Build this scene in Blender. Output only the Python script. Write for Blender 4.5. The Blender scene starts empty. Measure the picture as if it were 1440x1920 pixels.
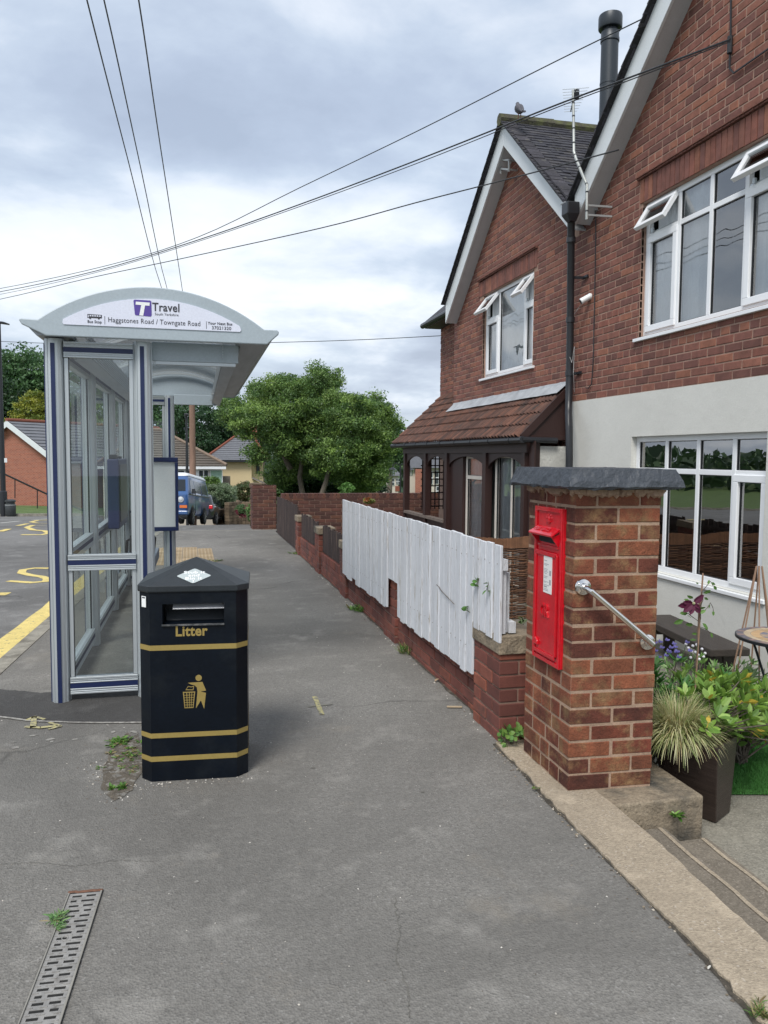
import bpy, math, random
from math import radians as R, sin, cos, pi, sqrt
from mathutils import Vector as V, Matrix, noise
random.seed(7)
sc = bpy.context.scene
COL = bpy.context.collection
# ---------------------------------------------------------------- camera
CH = 1.56; FPX = 1456.
_p, _r, _y = R(-4.09), R(.435), R(14.1)
_f = V((sin(_y)*cos(_p), cos(_y)*cos(_p), sin(_p))); _rt = V((cos(_y), -sin(_y), 0)); _up = _rt.cross(_f)
_r2 = _rt*cos(_r) + _up*sin(_r); _u2 = -_rt*sin(_r) + _up*cos(_r)
cd = bpy.data.cameras.new('camera'); cam = bpy.data.objects.new('camera', cd); COL.objects.link(cam)
cam.matrix_world = Matrix(((_r2.x, _u2.x, -_f.x, 0), (_r2.y, _u2.y, -_f.y, 0), (_r2.z, _u2.z, -_f.z, CH), (0, 0, 0, 1)))
cd.sensor_fit = 'VERTICAL'; cd.sensor_height = 36; cd.lens = 36*FPX/1920; cd.clip_start = .05; cd.clip_end = 3000
sc.camera = cam
sc.view_settings.view_transform = 'Standard'; sc.view_settings.look = 'None'; sc.view_settings.gamma = 1
sc.view_settings.exposure = 1.0
sc.cycles.transparent_max_bounces = 32
# ---------------------------------------------------------------- world: overcast sky with broken cloud
SUN_EL, SUN_AZ = 52, 215      # azimuth clockwise from +Y
w = bpy.data.worlds.new('World'); sc.world = w; w.use_nodes = True
nt = w.node_tree; N = nt.nodes; L = nt.links; N.clear()
def nd(t, **k):
    n = N.new(t)
    for a, b in k.items(): setattr(n, a, b)
    return n
out = nd('ShaderNodeOutputWorld'); bg = nd('ShaderNodeBackground'); bg.inputs[1].default_value = .1
sky = nd('ShaderNodeTexSky', sky_type='NISHITA', sun_disc=False, sun_elevation=R(SUN_EL), sun_rotation=R(SUN_AZ), air_density=1.2, dust_density=2.0)
tc = nd('ShaderNodeTexCoord'); sep = nd('ShaderNodeSeparateXYZ'); L.new(tc.outputs['Generated'], sep.inputs[0])
def mth(op, a, b=None, c=None):
    n = nd('ShaderNodeMath', operation=op)
    for i, v in enumerate((a, b, c)):
        if v is None: continue
        if isinstance(v, (int, float)): n.inputs[i].default_value = v
        else: L.new(v, n.inputs[i])
    return n.outputs[0]
zz = mth('ADD', mth('MAXIMUM', sep.outputs[2], 0.0), .22)
cx = mth('DIVIDE', sep.outputs[0], zz); cy = mth('DIVIDE', sep.outputs[1], zz)
comb = nd('ShaderNodeCombineXYZ'); L.new(cx, comb.inputs[0]); L.new(cy, comb.inputs[1]); comb.inputs[2].default_value = 3.7
def nz(scale, det, rough, dist, off):
    mp = nd('ShaderNodeMapping'); L.new(comb.outputs[0], mp.inputs[0]); mp.inputs['Location'].default_value = off
    n = nd('ShaderNodeTexNoise'); L.new(mp.outputs[0], n.inputs['Vector'])
    n.inputs['Scale'].default_value = scale; n.inputs['Detail'].default_value = det; n.inputs['Roughness'].default_value = rough; n.inputs['Distortion'].default_value = dist
    return n.outputs[0]
n1 = nz(.95, 7, .52, .3, (2.1, .4, 0)); n2 = nz(2.4, 7, .56, .2, (7.3, 1.4, 0)); n3 = nz(.55, 3, .5, 0, (1, 5, 2))
def ramp(src, *st):
    r = nd('ShaderNodeValToRGB'); L.new(src, r.inputs[0]); e = r.color_ramp.elements
    while len(e) > 1: e.remove(e[-1])
    e[0].position = st[0][0]; e[0].color = (*st[0][1], 1)
    for p_, c_ in st[1:]:
        q = e.new(p_); q.color = (*c_, 1)
    return r.outputs[0]
mixn = mth('ADD', mth('MULTIPLY', n1, .65), mth('MULTIPLY', n2, .35))
ccol = ramp(mixn, (.39, (2.45, 2.8, 3.45)), (.45, (2.85, 3.25, 3.95)), (.495, (3.4, 3.85, 4.5)), (.535, (4.3, 4.65, 5.15)), (.58, (5.2, 5.4, 5.7)), (.65, (5.8, 5.9, 6.0)))
mr = nd('ShaderNodeMapRange'); L.new(n3, mr.inputs[0]); mr.inputs[1].default_value = .40; mr.inputs[2].default_value = .60; mr.inputs[3].default_value = .80; mr.inputs[4].default_value = .97
mx = nd('ShaderNodeMix', data_type='RGBA'); L.new(mr.outputs[0], mx.inputs[0]); L.new(sky.outputs[0], mx.inputs[6]); L.new(ccol, mx.inputs[7])
L.new(mx.outputs[2], bg.inputs[0]); L.new(bg.outputs[0], out.inputs[0])
# ---------------------------------------------------------------- sun, soft through cloud
sd = bpy.data.lights.new('sun', 'SUN'); sd.energy = 1.5; sd.angle = R(22); sd.color = (1, .96, .9)
so = bpy.data.objects.new('sun', sd); COL.objects.link(so)
_sd = V((sin(R(SUN_AZ))*cos(R(SUN_EL)), cos(R(SUN_AZ))*cos(R(SUN_EL)), sin(R(SUN_EL))))
so.rotation_euler = _sd.to_track_quat('Z', 'Y').to_euler(); so.location = (0, 0, 30)

# ================================================================ helpers
def ray(x, y): return _f + _r2*((x-720)/FPX) - _u2*((y-960)/FPX)
CO = V((0, 0, CH))
def atZ(x, y, z=0): d = ray(x, y); return CO + d*((z-CH)/d.z)
def atX(x, y, X): d = ray(x, y); return CO + d*(X/d.x)
def atY(x, y, Y): d = ray(x, y); return CO + d*(Y/d.y)
def atD(x, y, D): d = ray(x, y); return CO + d*(D/sqrt(d.x**2+d.y**2))   # at horizontal distance D
def hexc(h):
    v = [int(h[i:i+2], 16)/255 for i in (0, 2, 4)]
    return tuple(x/12.92 if x <= .04045 else ((x+.055)/1.055)**2.4 for x in v)
MATS = {}
def mat(name, base=(.5, .5, .5), rough=.6, metal=0., var=.12, vs=6., fs=90., fvar=.08, bump=.15, bs=120., attr=False, alt=None, alts=2., altr=(.45, .65), spec=.5, coat=0., stretch=(1, 1, 1), emit=0, transl=0., bump2=0., b2s=15.):
    if name in MATS: return MATS[name]
    m = bpy.data.materials.new(name); MATS[name] = m; m.use_nodes = True
    T = m.node_tree; n = T.nodes; l = T.links; n.clear()
    o = n.new('ShaderNodeOutputMaterial'); b = n.new('ShaderNodeBsdfPrincipled'); l.new(b.outputs[0], o.inputs[0])
    b.inputs['Roughness'].default_value = rough; b.inputs['Metallic'].default_value = metal; b.inputs['Specular IOR Level'].default_value = spec
    b.inputs['Coat Weight'].default_value = coat
    t = n.new('ShaderNodeTexCoord'); mp = n.new('ShaderNodeMapping'); l.new(t.outputs['Object'], mp.inputs[0]); mp.inputs['Scale'].default_value = stretch
    def no(s, d=4, r=.6):
        q = n.new('ShaderNodeTexNoise'); l.new(mp.outputs[0], q.inputs['Vector']); q.inputs['Scale'].default_value = s; q.inputs['Detail'].default_value = d; q.inputs['Roughness'].default_value = r
        return q.outputs[0]
    def mul(col, fac, lo, hi):
        mr_ = n.new('ShaderNodeMapRange'); l.new(fac, mr_.inputs[0]); mr_.inputs[1].default_value = .25; mr_.inputs[2].default_value = .75; mr_.inputs[3].default_value = lo; mr_.inputs[4].default_value = hi
        x = n.new('ShaderNodeVectorMath'); x.operation = 'SCALE'; l.new(col, x.inputs[0]); l.new(mr_.outputs[0], x.inputs['Scale'])
        return x.outputs[0]
    rgb = n.new('ShaderNodeRGB'); rgb.outputs[0].default_value = (*base, 1); c = rgb.outputs[0]
    if attr:
        a = n.new('ShaderNodeAttribute'); a.attribute_name = 'Col'
        x = n.new('ShaderNodeVectorMath'); x.operation = 'MULTIPLY'; l.new(c, x.inputs[0]); l.new(a.outputs['Color'], x.inputs[1]); c = x.outputs[0]
    if alt:
        q = no(alts, 5, .65); rr = n.new('ShaderNodeMapRange'); l.new(q, rr.inputs[0]); rr.inputs[1].default_value = altr[0]; rr.inputs[2].default_value = altr[1]
        mm = n.new('ShaderNodeMix'); mm.data_type = 'RGBA'; l.new(rr.outputs[0], mm.inputs[0]); l.new(c, mm.inputs[6]); mm.inputs[7].default_value = (*alt, 1); c = mm.outputs[2]
    if var: c = mul(c, no(vs, 4), 1-var, 1+var)
    if fvar: c = mul(c, no(fs, 3, .7), 1-fvar, 1+fvar)
    l.new(c, b.inputs['Base Color'])
    nrm = None
    for st, s in ((bump, bs), (bump2, b2s)):
        if st:
            bp = n.new('ShaderNodeBump'); bp.inputs['Strength'].default_value = st; bp.inputs['Distance'].default_value = .6/s; l.new(no(s, 4), bp.inputs['Height'])
            if nrm: l.new(nrm, bp.inputs['Normal'])
            nrm = bp.outputs[0]
    if nrm: l.new(nrm, b.inputs['Normal'])
    if emit: l.new(c, b.inputs['Emission Color']); b.inputs['Emission Strength'].default_value = emit
    if transl:
        tr = n.new('ShaderNodeBsdfTranslucent'); l.new(c, tr.inputs[0]); ms = n.new('ShaderNodeMixShader'); ms.inputs[0].default_value = transl
        l.new(b.outputs[0], ms.inputs[1]); l.new(tr.outputs[0], ms.inputs[2]); l.new(ms.outputs[0], o.inputs[0])
    return m
def glassmat(name, tint, ior=1.5, boost=0., rough=.0, wob=0.):
    m = bpy.data.materials.new(name); m.use_nodes = True; T = m.node_tree; n = T.nodes; l = T.links; n.clear()
    o = n.new('ShaderNodeOutputMaterial'); ms = n.new('ShaderNodeMixShader'); tr = n.new('ShaderNodeBsdfTransparent'); gl = n.new('ShaderNodeBsdfGlossy')
    tr.inputs[0].default_value = (*tint, 1); gl.inputs['Roughness'].default_value = rough
    fr = n.new('ShaderNodeFresnel'); fr.inputs[0].default_value = ior
    ad = n.new('ShaderNodeMath'); ad.operation = 'ADD'; ad.use_clamp = True; ad.inputs[1].default_value = boost; l.new(fr.outputs[0], ad.inputs[0])
    l.new(ad.outputs[0], ms.inputs[0]); l.new(tr.outputs[0], ms.inputs[1]); l.new(gl.outputs[0], ms.inputs[2]); l.new(ms.outputs[0], o.inputs[0])
    if wob:
        t = n.new('ShaderNodeTexCoord'); q = n.new('ShaderNodeTexNoise'); l.new(t.outputs['Object'], q.inputs['Vector']); q.inputs['Scale'].default_value = 2.5; q.inputs['Detail'].default_value = 1
        bp = n.new('ShaderNodeBump'); bp.inputs['Strength'].default_value = wob; bp.inputs['Distance'].default_value = .02; l.new(q.outputs[0], bp.inputs['Height']); l.new(bp.outputs[0], gl.inputs['Normal'])
    return m

def tag(o, label=None, cat=None, group=None, kind=None):
    if label: o['label'] = label
    if cat: o['category'] = cat
    if group: o['group'] = group
    if kind: o['kind'] = kind
    return o
def thing(name, label, cat, loc=(0, 0, 0), rz=0, group=None):
    o = bpy.data.objects.new(name, None); COL.objects.link(o); o.location = loc; o.rotation_euler = (0, 0, rz); o.empty_display_size = .1
    return tag(o, label, cat, group)
def wmat(o):
    m = Matrix.Translation(o.location) @ o.rotation_euler.to_matrix().to_4x4()
    return wmat(o.parent) @ m if o.parent else m
class MB:
    def __init__(s): s.v = []; s.f = []; s.c = []; s.m = Matrix.Identity(4)
    def add(s, vs, fs, col=(1, 1, 1)):
        k = len(s.v); s.v += [tuple(s.m @ V(p)) for p in vs]; s.f += [tuple(k+i for i in f) for f in fs]; s.c += [col]*len(fs); return s
    def box(s, x0, x1, y0, y1, z0, z1, col=(1, 1, 1), rot=None):
        if x0 > x1: x0, x1 = x1, x0
        if y0 > y1: y0, y1 = y1, y0
        if z0 > z1: z0, z1 = z1, z0
        vs = [(x0, y0, z0), (x1, y0, z0), (x1, y1, z0), (x0, y1, z0), (x0, y0, z1), (x1, y0, z1), (x1, y1, z1), (x0, y1, z1)]
        return s.add(vs, BF, col)
    def obox(s, c, ax, ay, az, col=(1, 1, 1)):      # centre and three half-axis vectors
        c, ax, ay, az = V(c), V(ax), V(ay), V(az)
        vs = [c-ax-ay-az, c+ax-ay-az, c+ax+ay-az, c-ax+ay-az, c-ax-ay+az, c+ax-ay+az, c+ax+ay+az, c-ax+ay+az]
        if ax.cross(ay).dot(az) < 0: return s.add(vs, [tuple(reversed(f)) for f in BF], col)
        return s.add(vs, BF, col)
    def bar(s, a, b, w_, h_, upv=(0, 0, 1), col=(1, 1, 1)):
        a, b = V(a), V(b); d = b-a; u = V(upv); sd_ = d.cross(u)
        if sd_.length < 1e-6: sd_ = d.cross(V((1, 0, 0)))
        sd_.normalize(); uu = sd_.cross(d).normalized()
        return s.obox((a+b)/2, d/2, sd_*w_/2, uu*h_/2, col)
    def prism(s, poly, a, b, n, d, col=(1, 1, 1), o=(0, 0, 0)):   # polygon in plane (a,b) at o extruded along n by d
        a, b, n, o = V(a), V(b), V(n), V(o); k = len(poly)
        A = [o+a*p[0]+b*p[1] for p in poly]; B = [p+n*d for p in A]
        fs = [tuple(range(k-1, -1, -1)), tuple(range(k, 2*k))]+[(i, (i+1) % k, k+(i+1) % k, k+i) for i in range(k)]
        return s.add(A+B, fs, col)
    def tube(s, pts, r, n=8, col=(1, 1, 1), cap=True):
        pts = [V(p) for p in pts]; m = len(pts); rs = r if isinstance(r, (list, tuple)) else [r]*m
        vs = []; ref = None
        for i, p in enumerate(pts):
            t = (pts[min(i+1, m-1)]-pts[max(i-1, 0)]).normalized()
            if ref is None: ref = t.orthogonal().normalized()
            ref = (ref-t*ref.dot(t)).normalized(); bb = t.cross(ref)
            for j in range(n): a_ = 2*pi*j/n; vs.append(p+(ref*cos(a_)+bb*sin(a_))*rs[i])
        fs = [(i*n+j, i*n+(j+1) % n, (i+1)*n+(j+1) % n, (i+1)*n+j) for i in range(m-1) for j in range(n)]
        if cap: fs += [tuple(range(n-1, -1, -1)), tuple((m-1)*n+j for j in range(n))]
        return s.add(vs, fs, col)
    def lathe(s, prof, c=(0, 0, 0), ax=(0, 0, 1), n=20, col=(1, 1, 1)):
        ax = V(ax).normalized(); u = ax.orthogonal().normalized(); v_ = ax.cross(u); c = V(c); vs = []
        for r_, h_ in prof:
            for j in range(n): a_ = 2*pi*j/n; vs.append(c+ax*h_+(u*cos(a_)+v_*sin(a_))*r_)
        m = len(prof); fs = [(i*n+j, i*n+(j+1) % n, (i+1)*n+(j+1) % n, (i+1)*n+j) for i in range(m-1) for j in range(n)]
        fs += [tuple(range(n-1, -1, -1)), tuple((m-1)*n+j for j in range(n))]
        return s.add(vs, fs, col)
    def ball(s, c, r_, n=10, col=(1, 1, 1), sq=(1, 1, 1)):
        c = V(c); vs = []; fs = []
        for i in range(n+1):
            th = pi*i/n
            for j in range(2*n): ph = pi*j/n; vs.append(c+V((sin(th)*cos(ph)*r_*sq[0], sin(th)*sin(ph)*r_*sq[1], cos(th)*r_*sq[2])))
        for i in range(n):
            for j in range(2*n): fs.append((i*2*n+j, (i+1)*2*n+j, (i+1)*2*n+(j+1) % (2*n), i*2*n+(j+1) % (2*n)))
        return s.add(vs, fs, col)
    def build(s, name, m, parent=None, local=False, smooth=False, bevel=0, seg=2):
        me = bpy.data.meshes.new(name); vs = s.v
        if parent is not None and not local:
            inv = wmat(parent).inverted(); vs = [tuple(inv @ V(p)) for p in vs]
        me.from_pydata(vs, [], s.f); me.materials.append(m)
        ca = me.color_attributes.new('Col', 'FLOAT_COLOR', 'CORNER'); arr = []
        for f, c in zip(s.f, s.c): arr += [c[0], c[1], c[2], 1.]*len(f)
        ca.data.foreach_set('color', arr)
        if smooth:
            me.polygons.foreach_set('use_smooth', [True]*len(me.polygons))
            try: me.set_sharp_from_angle(angle=R(35))
            except Exception: pass
        me.update()
        o = bpy.data.objects.new(name, me); COL.objects.link(o)
        if parent is not None: o.parent = parent
        if bevel:
            bm = o.modifiers.new('bevel', 'BEVEL'); bm.width = bevel; bm.segments = seg; bm.limit_method = 'ANGLE'; bm.angle_limit = R(40)
        return o
BF = [(0, 3, 2, 1), (4, 5, 6, 7), (0, 1, 5, 4), (1, 2, 6, 5), (2, 3, 7, 6), (3, 0, 4, 7)]
def text(name, body, size, o, a, b, m, parent, ext=.0006, off=0., align='LEFT', sx=1., lift=.0015, shear=0):
    cu = bpy.data.curves.new('t', 'FONT'); cu.body = body; cu.size = size; cu.extrude = ext; cu.offset = off; cu.align_x = align; cu.shear = shear; cu.resolution_u = 4; cu.space_line = .85; cu.space_character = 1.06
    to = bpy.data.objects.new('t', cu); COL.objects.link(to); bpy.context.view_layer.update()
    me = bpy.data.meshes.new_from_object(to.evaluated_get(bpy.context.evaluated_depsgraph_get())); bpy.data.objects.remove(to); bpy.data.curves.remove(cu)
    a, b, o = V(a).normalized(), V(b).normalized(), V(o); n_ = a.cross(b)
    mb = MB(); mb.add([o+a*v.co.x*sx+b*v.co.y+n_*(v.co.z+lift) for v in me.vertices], [tuple(p.vertices) for p in me.polygons])
    bpy.data.meshes.remove(me)
    return mb.build(name, m, parent)
def jit(c, a=.1):
    k = 1+random.uniform(-a, a); return tuple(x*k for x in c)
def copy_tree(o, parent=None):
    c = o.copy(); COL.objects.link(c); c.parent = parent
    for ch in list(o.children): copy_tree(ch, c)
    return c

# ---------------------------------------------------------------- materials
BRK = [(1, .92, .9), (.88, .80, .82), (1.10, 1.0, .93), (.74, .70, .76), (1.2, 1.08, .92), (.92, .82, .84), (1.03, .87, .84), (.82, .75, .79), (.66, .62, .66)]
m_brick = mat('house_brick', hexc('7d564a'), .85, attr=True, var=.25, vs=11, fs=140, fvar=.22, bump=.5, bs=160)
m_pbrick = mat('pillar_brick', hexc('70402f'), .9, attr=True, var=.45, vs=11, fs=150, fvar=.35, bump=.9, bs=200, alt=hexc('7d6042'), alts=9, altr=(.50, .68), bump2=.5, b2s=40)
m_wbrick = mat('wall_brick', hexc('76483d'), .85, attr=True, var=.25, vs=9, fs=140, fvar=.2, bump=.5, bs=200, alt=hexc('4b3a36'), alts=3, altr=(.55, .75))
m_dbrick = mat('old_brick', hexc('5c4038'), .9, attr=True, var=.3, vs=5, fs=80, fvar=.2, bump=.5, bs=120)
m_mort = mat('mortar', hexc('a08576'), .95, var=.2, vs=8, bump=.6, bs=180)
m_mort2 = mat('pillar_mortar', hexc('9b8370'), .95, var=.25, vs=9, fvar=.2, bump=.8, bs=160)
m_mort3 = mat('wall_mortar', hexc('8a7265'), .95, var=.25, vs=9, bump=.6, bs=160)
m_render = mat('white_render', hexc('cfcfc9'), .9, var=.05, vs=2, fs=60, fvar=.05, bump=.35, bs=150, bump2=.06, b2s=9)
m_upvc = mat('white_upvc', (.80, .82, .84), .28, var=.02, fvar=0, bump=0)
m_barge = mat('white_bargeboard', (.66, .70, .72), .4, var=.06, vs=3, bump=.05)
m_black = mat('black_plastic', (.018, .02, .024), .38, var=.1, bump=.03)
m_dark = mat('dark_interior', (.02, .02, .022), .9, bump=0)
m_room = mat('room_wall', (.10, .11, .10), .9, bump=0)
m_net = mat('net_curtain', (.90, .93, .95), .9, var=.08, vs=3, bump=0, transl=.2)
m_tile = mat('roof_tile', hexc('3c3c42'), .9, attr=True, var=.3, vs=6, fs=60, fvar=.3, bump=.6, bs=90, alt=hexc('6b6a60'), alts=9, altr=(.6, .75))
m_ptile = mat('porch_tile', hexc('5c4238'), .85, attr=True, var=.35, vs=7, fs=80, fvar=.25, bump=.5, bs=110, alt=hexc('35302e'), alts=5, altr=(.52, .7))
m_lead = mat('lead_flashing', (.36, .38, .40), .55, var=.3, vs=5, bump=.5, bs=25)
m_brown = mat('brown_timber', hexc('33201d'), .5, var=.15, vs=5, stretch=(1, 1, .2), bump=.15, bs=60)
m_cream = mat('cream_window_frame', (.62, .58, .52), .45, var=.08)
m_fencew = mat('white_paint_boards', (.63, .65, .685), .7, attr=True, var=.14, vs=6, stretch=(5, 5, .5), fvar=.10, fs=40, bump=.45, bs=40, alt=(.33, .30, .26), alts=6.0, altr=(.57, .68))
m_paling = mat('dark_stained_paling', hexc('3a2d2a'), .85, attr=True, var=.3, vs=6, stretch=(3, 3, .4), bump=.5, bs=50, alt=hexc('6c5a50'), alts=4, altr=(.56, .72))
m_conc = mat('weathered_concrete', hexc('867a68'), .95, var=.25, vs=5, fvar=.3, fs=90, bump=.7, bs=70, bump2=.5, b2s=14, alt=hexc('46443e'), alts=3, altr=(.5, .7))
m_slate = mat('slate_cap', hexc('3b4047'), .55, var=.15, vs=6, bump=.35, bs=40, bump2=.5, b2s=14, alt=hexc('5c6166'), alts=2.5, altr=(.55, .8))
m_red = mat('red_gloss_paint', (.56, .006, .016), .24, var=.16, vs=9, fvar=.1, fs=60, alt=(.40, .02, .02), alts=14, altr=(.6, .8), bump=.1, bs=70, coat=.5, bump2=.12, b2s=14)
m_plate = mat('white_plate', (.78, .78, .76), .4, bump=0, fvar=0)
m_print = mat('grey_print', (.12, .12, .13), .6, bump=0)
m_chrome = mat('polished_steel', (.72, .70, .68), .13, 1., var=.05, bump=.02)
m_alu = mat('brushed_aluminium', (.50, .54, .56), .40, .5, var=.03, vs=2, fvar=.02, stretch=(1, 1, .1), bump=.02, bs=90, attr=True)
m_fascia = mat('grey_powder_coat', (.36, .42, .46), .42, var=.05, vs=2, bump=.02)
m_navy = mat('navy_trim', (.008, .018, .075), .45, var=.08, bump=0)
m_sign = mat('sign_face', (.68, .71, .82), .35, var=.02, bump=0)
m_ink = mat('dark_lettering', (.035, .035, .045), .5, var=0, bump=0)
m_purple = mat('purple_logo', (.09, .055, .30), .45, var=.05, bump=0)
m_glass = glassmat('window_glass', (.96, .98, .98), 1.5, .23, wob=.12)
m_glassd = glassmat('dark_window_glass', (.75, .78, .76), 1.5, .36, wob=.10)
m_shglass = glassmat('shelter_glass', (.90, .95, .94), 1.5, .05)
m_poly = glassmat('roof_glazing', (.93, .95, .96), 1.18, .0, rough=.15)
m_bin = mat('bin_blue_black', (.0030, .0055, .0100), .34, spec=.22, var=.25, vs=5, fvar=.2, fs=60, bump=.05, bs=30, alt=(.012, .015, .018), alts=4, altr=(.5, .8))
m_binlid = mat('bin_lid_speckled', (.022, .027, .031), .42, spec=.4, var=.2, vs=9, fs=220, fvar=.35, bump=.08, bs=200)
m_gold = mat('gold_vinyl', (.33, .245, .075), .42, .2, var=.07, vs=8, bump=0)
m_steelplate = mat('stubber_plate', (.42, .43, .45), .38, .6, var=.2, vs=12)
m_sticker = mat('pale_sticker', (.42, .47, .47), .5, var=.05, bump=0)
m_white = mat('white_vinyl', (.8, .82, .82), .5, var=0, bump=0)
m_yel = mat('yellow_road_paint', hexc('d3bf76'), .8, var=.15, vs=5, fs=60, fvar=.2, alt=hexc('6b6a62'), alts=22, altr=(.60, .68))
m_yelf = mat('faded_yellow_paint', hexc('a9a275'), .9, var=.2, vs=20, fs=90, fvar=.25, alt=hexc('777468'), alts=30, altr=(.46, .6))
m_wp = mat('white_road_paint', hexc('b9bab2'), .8, var=.15, vs=5, alt=hexc('6b6a66'), alts=14, altr=(.6, .7))
m_soil = mat('soil', (.05, .035, .025), .95, bump=.8, bs=60)
m_leaf = mat('leaf', (1, 1, 1), .5, attr=True, var=.0, fvar=0, bump=0, transl=.3)
m_bark = mat('bark', (.12, .10, .08), .95, var=.3, vs=9, bump=.8, bs=40)
m_wood = mat('weathered_pole', hexc('7d6455'), .9, var=.25, vs=5, stretch=(4, 4, .3), bump=.5, bs=50)
m_planter = mat('brushed_bronze_planter', (.05, .036, .030), .42, .3, var=.35, vs=14, stretch=(.3, .3, 6), bump=.25, bs=60)
m_bench = mat('dark_oiled_timber', (.045, .036, .030), .55, var=.3, vs=7, stretch=(4, .5, 4), bump=.4, bs=40)
m_wicker = mat('wicker', hexc('5b4233'), .8, attr=True, var=.25, vs=15, bump=.4, bs=120)
m_turf = mat('artificial_turf', (.045, .16, .03), .8, attr=True, var=.25, vs=20, fvar=.2)
m_grass = mat('mown_grass', (.085, .135, .035), .95, var=.3, vs=1.5, fs=20, fvar=.2, bump=.6, bs=30)

def asphalt(name, base, spk, stain=None, cr=.55):
    m = bpy.data.materials.new(name); m.use_nodes = True; T = m.node_tree; n = T.nodes; l = T.links; b = n['Principled BSDF']
    t = n.new('ShaderNodeTexCoord').outputs['Object']
    def no(s, d=4, r=.6, dist=0):
        q = n.new('ShaderNodeTexNoise'); l.new(t, q.inputs['Vector']); q.inputs['Scale'].default_value = s; q.inputs['Detail'].default_value = d; q.inputs['Roughness'].default_value = r; q.inputs['Distortion'].default_value = dist; return q.outputs[0]
    def mrr(x, a, b_, c, d_):
        q = n.new('ShaderNodeMapRange'); l.new(x, q.inputs[0])
        for i, v in enumerate((a, b_, c, d_)): q.inputs[1+i].default_value = v
        return q.outputs[0]
    def mixc(f, A, B):
        q = n.new('ShaderNodeMix'); q.data_type = 'RGBA'; l.new(f, q.inputs[0])
        for i, x in ((6, A), (7, B)):
            if isinstance(x, tuple): q.inputs[i].default_value = (*x, 1)
            else: l.new(x, q.inputs[i])
        return q.outputs[2]
    def mulf(a_, b_):
        q = n.new('ShaderNodeMath'); q.operation = 'MULTIPLY'; l.new(a_, q.inputs[0]); l.new(b_, q.inputs[1]); return q.outputs[0]
    vo = n.new('ShaderNodeTexVoronoi'); l.new(t, vo.inputs['Vector']); vo.inputs['Scale'].default_value = 130
    vsep = n.new('ShaderNodeSeparateColor'); l.new(vo.outputs['Color'], vsep.inputs[0])
    c = mixc(mrr(vsep.outputs[0], .0, 1., 0, .7), tuple(x*.74 for x in base), tuple(x*1.36 for x in base))
    c = mixc(mrr(vsep.outputs[1], .97, .985, 0, .55), c, spk)                         # pale aggregate
    c = mixc(mrr(no(.42, 7, .6, .5), .40, .60, 0, .95), c, mixc(mrr(no(45, 3), .3, .7, 0, 1), tuple(x*.52 for x in base), tuple(x*.74 for x in base)))   # worn and dark areas
    c = mixc(mrr(no(3.1, 6, .65), .55, .70, 0, .5), c, tuple(x*1.55 for x in base))
    if stain: c = mixc(mrr(no(1.3, 6, .7), .58, .70, 0, .45), c, stain)
    # hairline cracks
    vc = n.new('ShaderNodeTexVoronoi'); vc.feature = 'DISTANCE_TO_EDGE'
    wv = n.new('ShaderNodeMix'); wv.data_type = 'VECTOR'; wv.inputs[0].default_value = .35; l.new(t, wv.inputs[4])
    nq = n.new('ShaderNodeTexNoise'); l.new(t, nq.inputs['Vector']); nq.inputs['Scale'].default_value = 1.6; nq.inputs['Detail'].default_value = 8; l.new(nq.outputs['Color'], wv.inputs[5]); l.new(wv.outputs[1], vc.inputs['Vector']); vc.inputs['Scale'].default_value = cr
    ck = mulf(mrr(vc.outputs['Distance'], .0, .006, 1, 0), mrr(no(.9, 3), .5, .6, 0, .8))
    c = mixc(ck, c, tuple(x*.35 for x in base))
    l.new(c, b.inputs['Base Color']); b.inputs['Roughness'].default_value = .92; b.inputs['Specular IOR Level'].default_value = .3
    bp = n.new('ShaderNodeBump'); bp.inputs['Strength'].default_value = .8; bp.inputs['Distance'].default_value = .004; l.new(vo.outputs['Distance'], bp.inputs['Height'])
    bq = n.new('ShaderNodeBump'); bq.inputs['Strength'].default_value = .5; bq.inputs['Distance'].default_value = .02; l.new(no(7, 6, .7), bq.inputs['Height']); l.new(bp.outputs[0], bq.inputs['Normal'])
    l.new(bq.outputs[0], b.inputs['Normal'])
    return m
m_pave = asphalt('pavement_asphalt', (.205, .197, .180), (.36, .35, .33), stain=(.25, .225, .185))
m_patch = asphalt('fresh_asphalt', (.085, .083, .08), (.2, .2, .2))
m_road = asphalt('road_asphalt', (.20, .197, .19), (.3, .3, .3))
m_path = asphalt('old_concrete', (.25, .235, .195), (.4, .38, .33), stain=(.09, .085, .07))
m_step2 = asphalt('old_step_concrete', (.20, .175, .14), (.36, .32, .27), stain=(.10, .09, .075))
m_step = asphalt('exposed_aggregate', (.40, .335, .25), (.62, .56, .48), stain=(.24, .20, .155))

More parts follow.
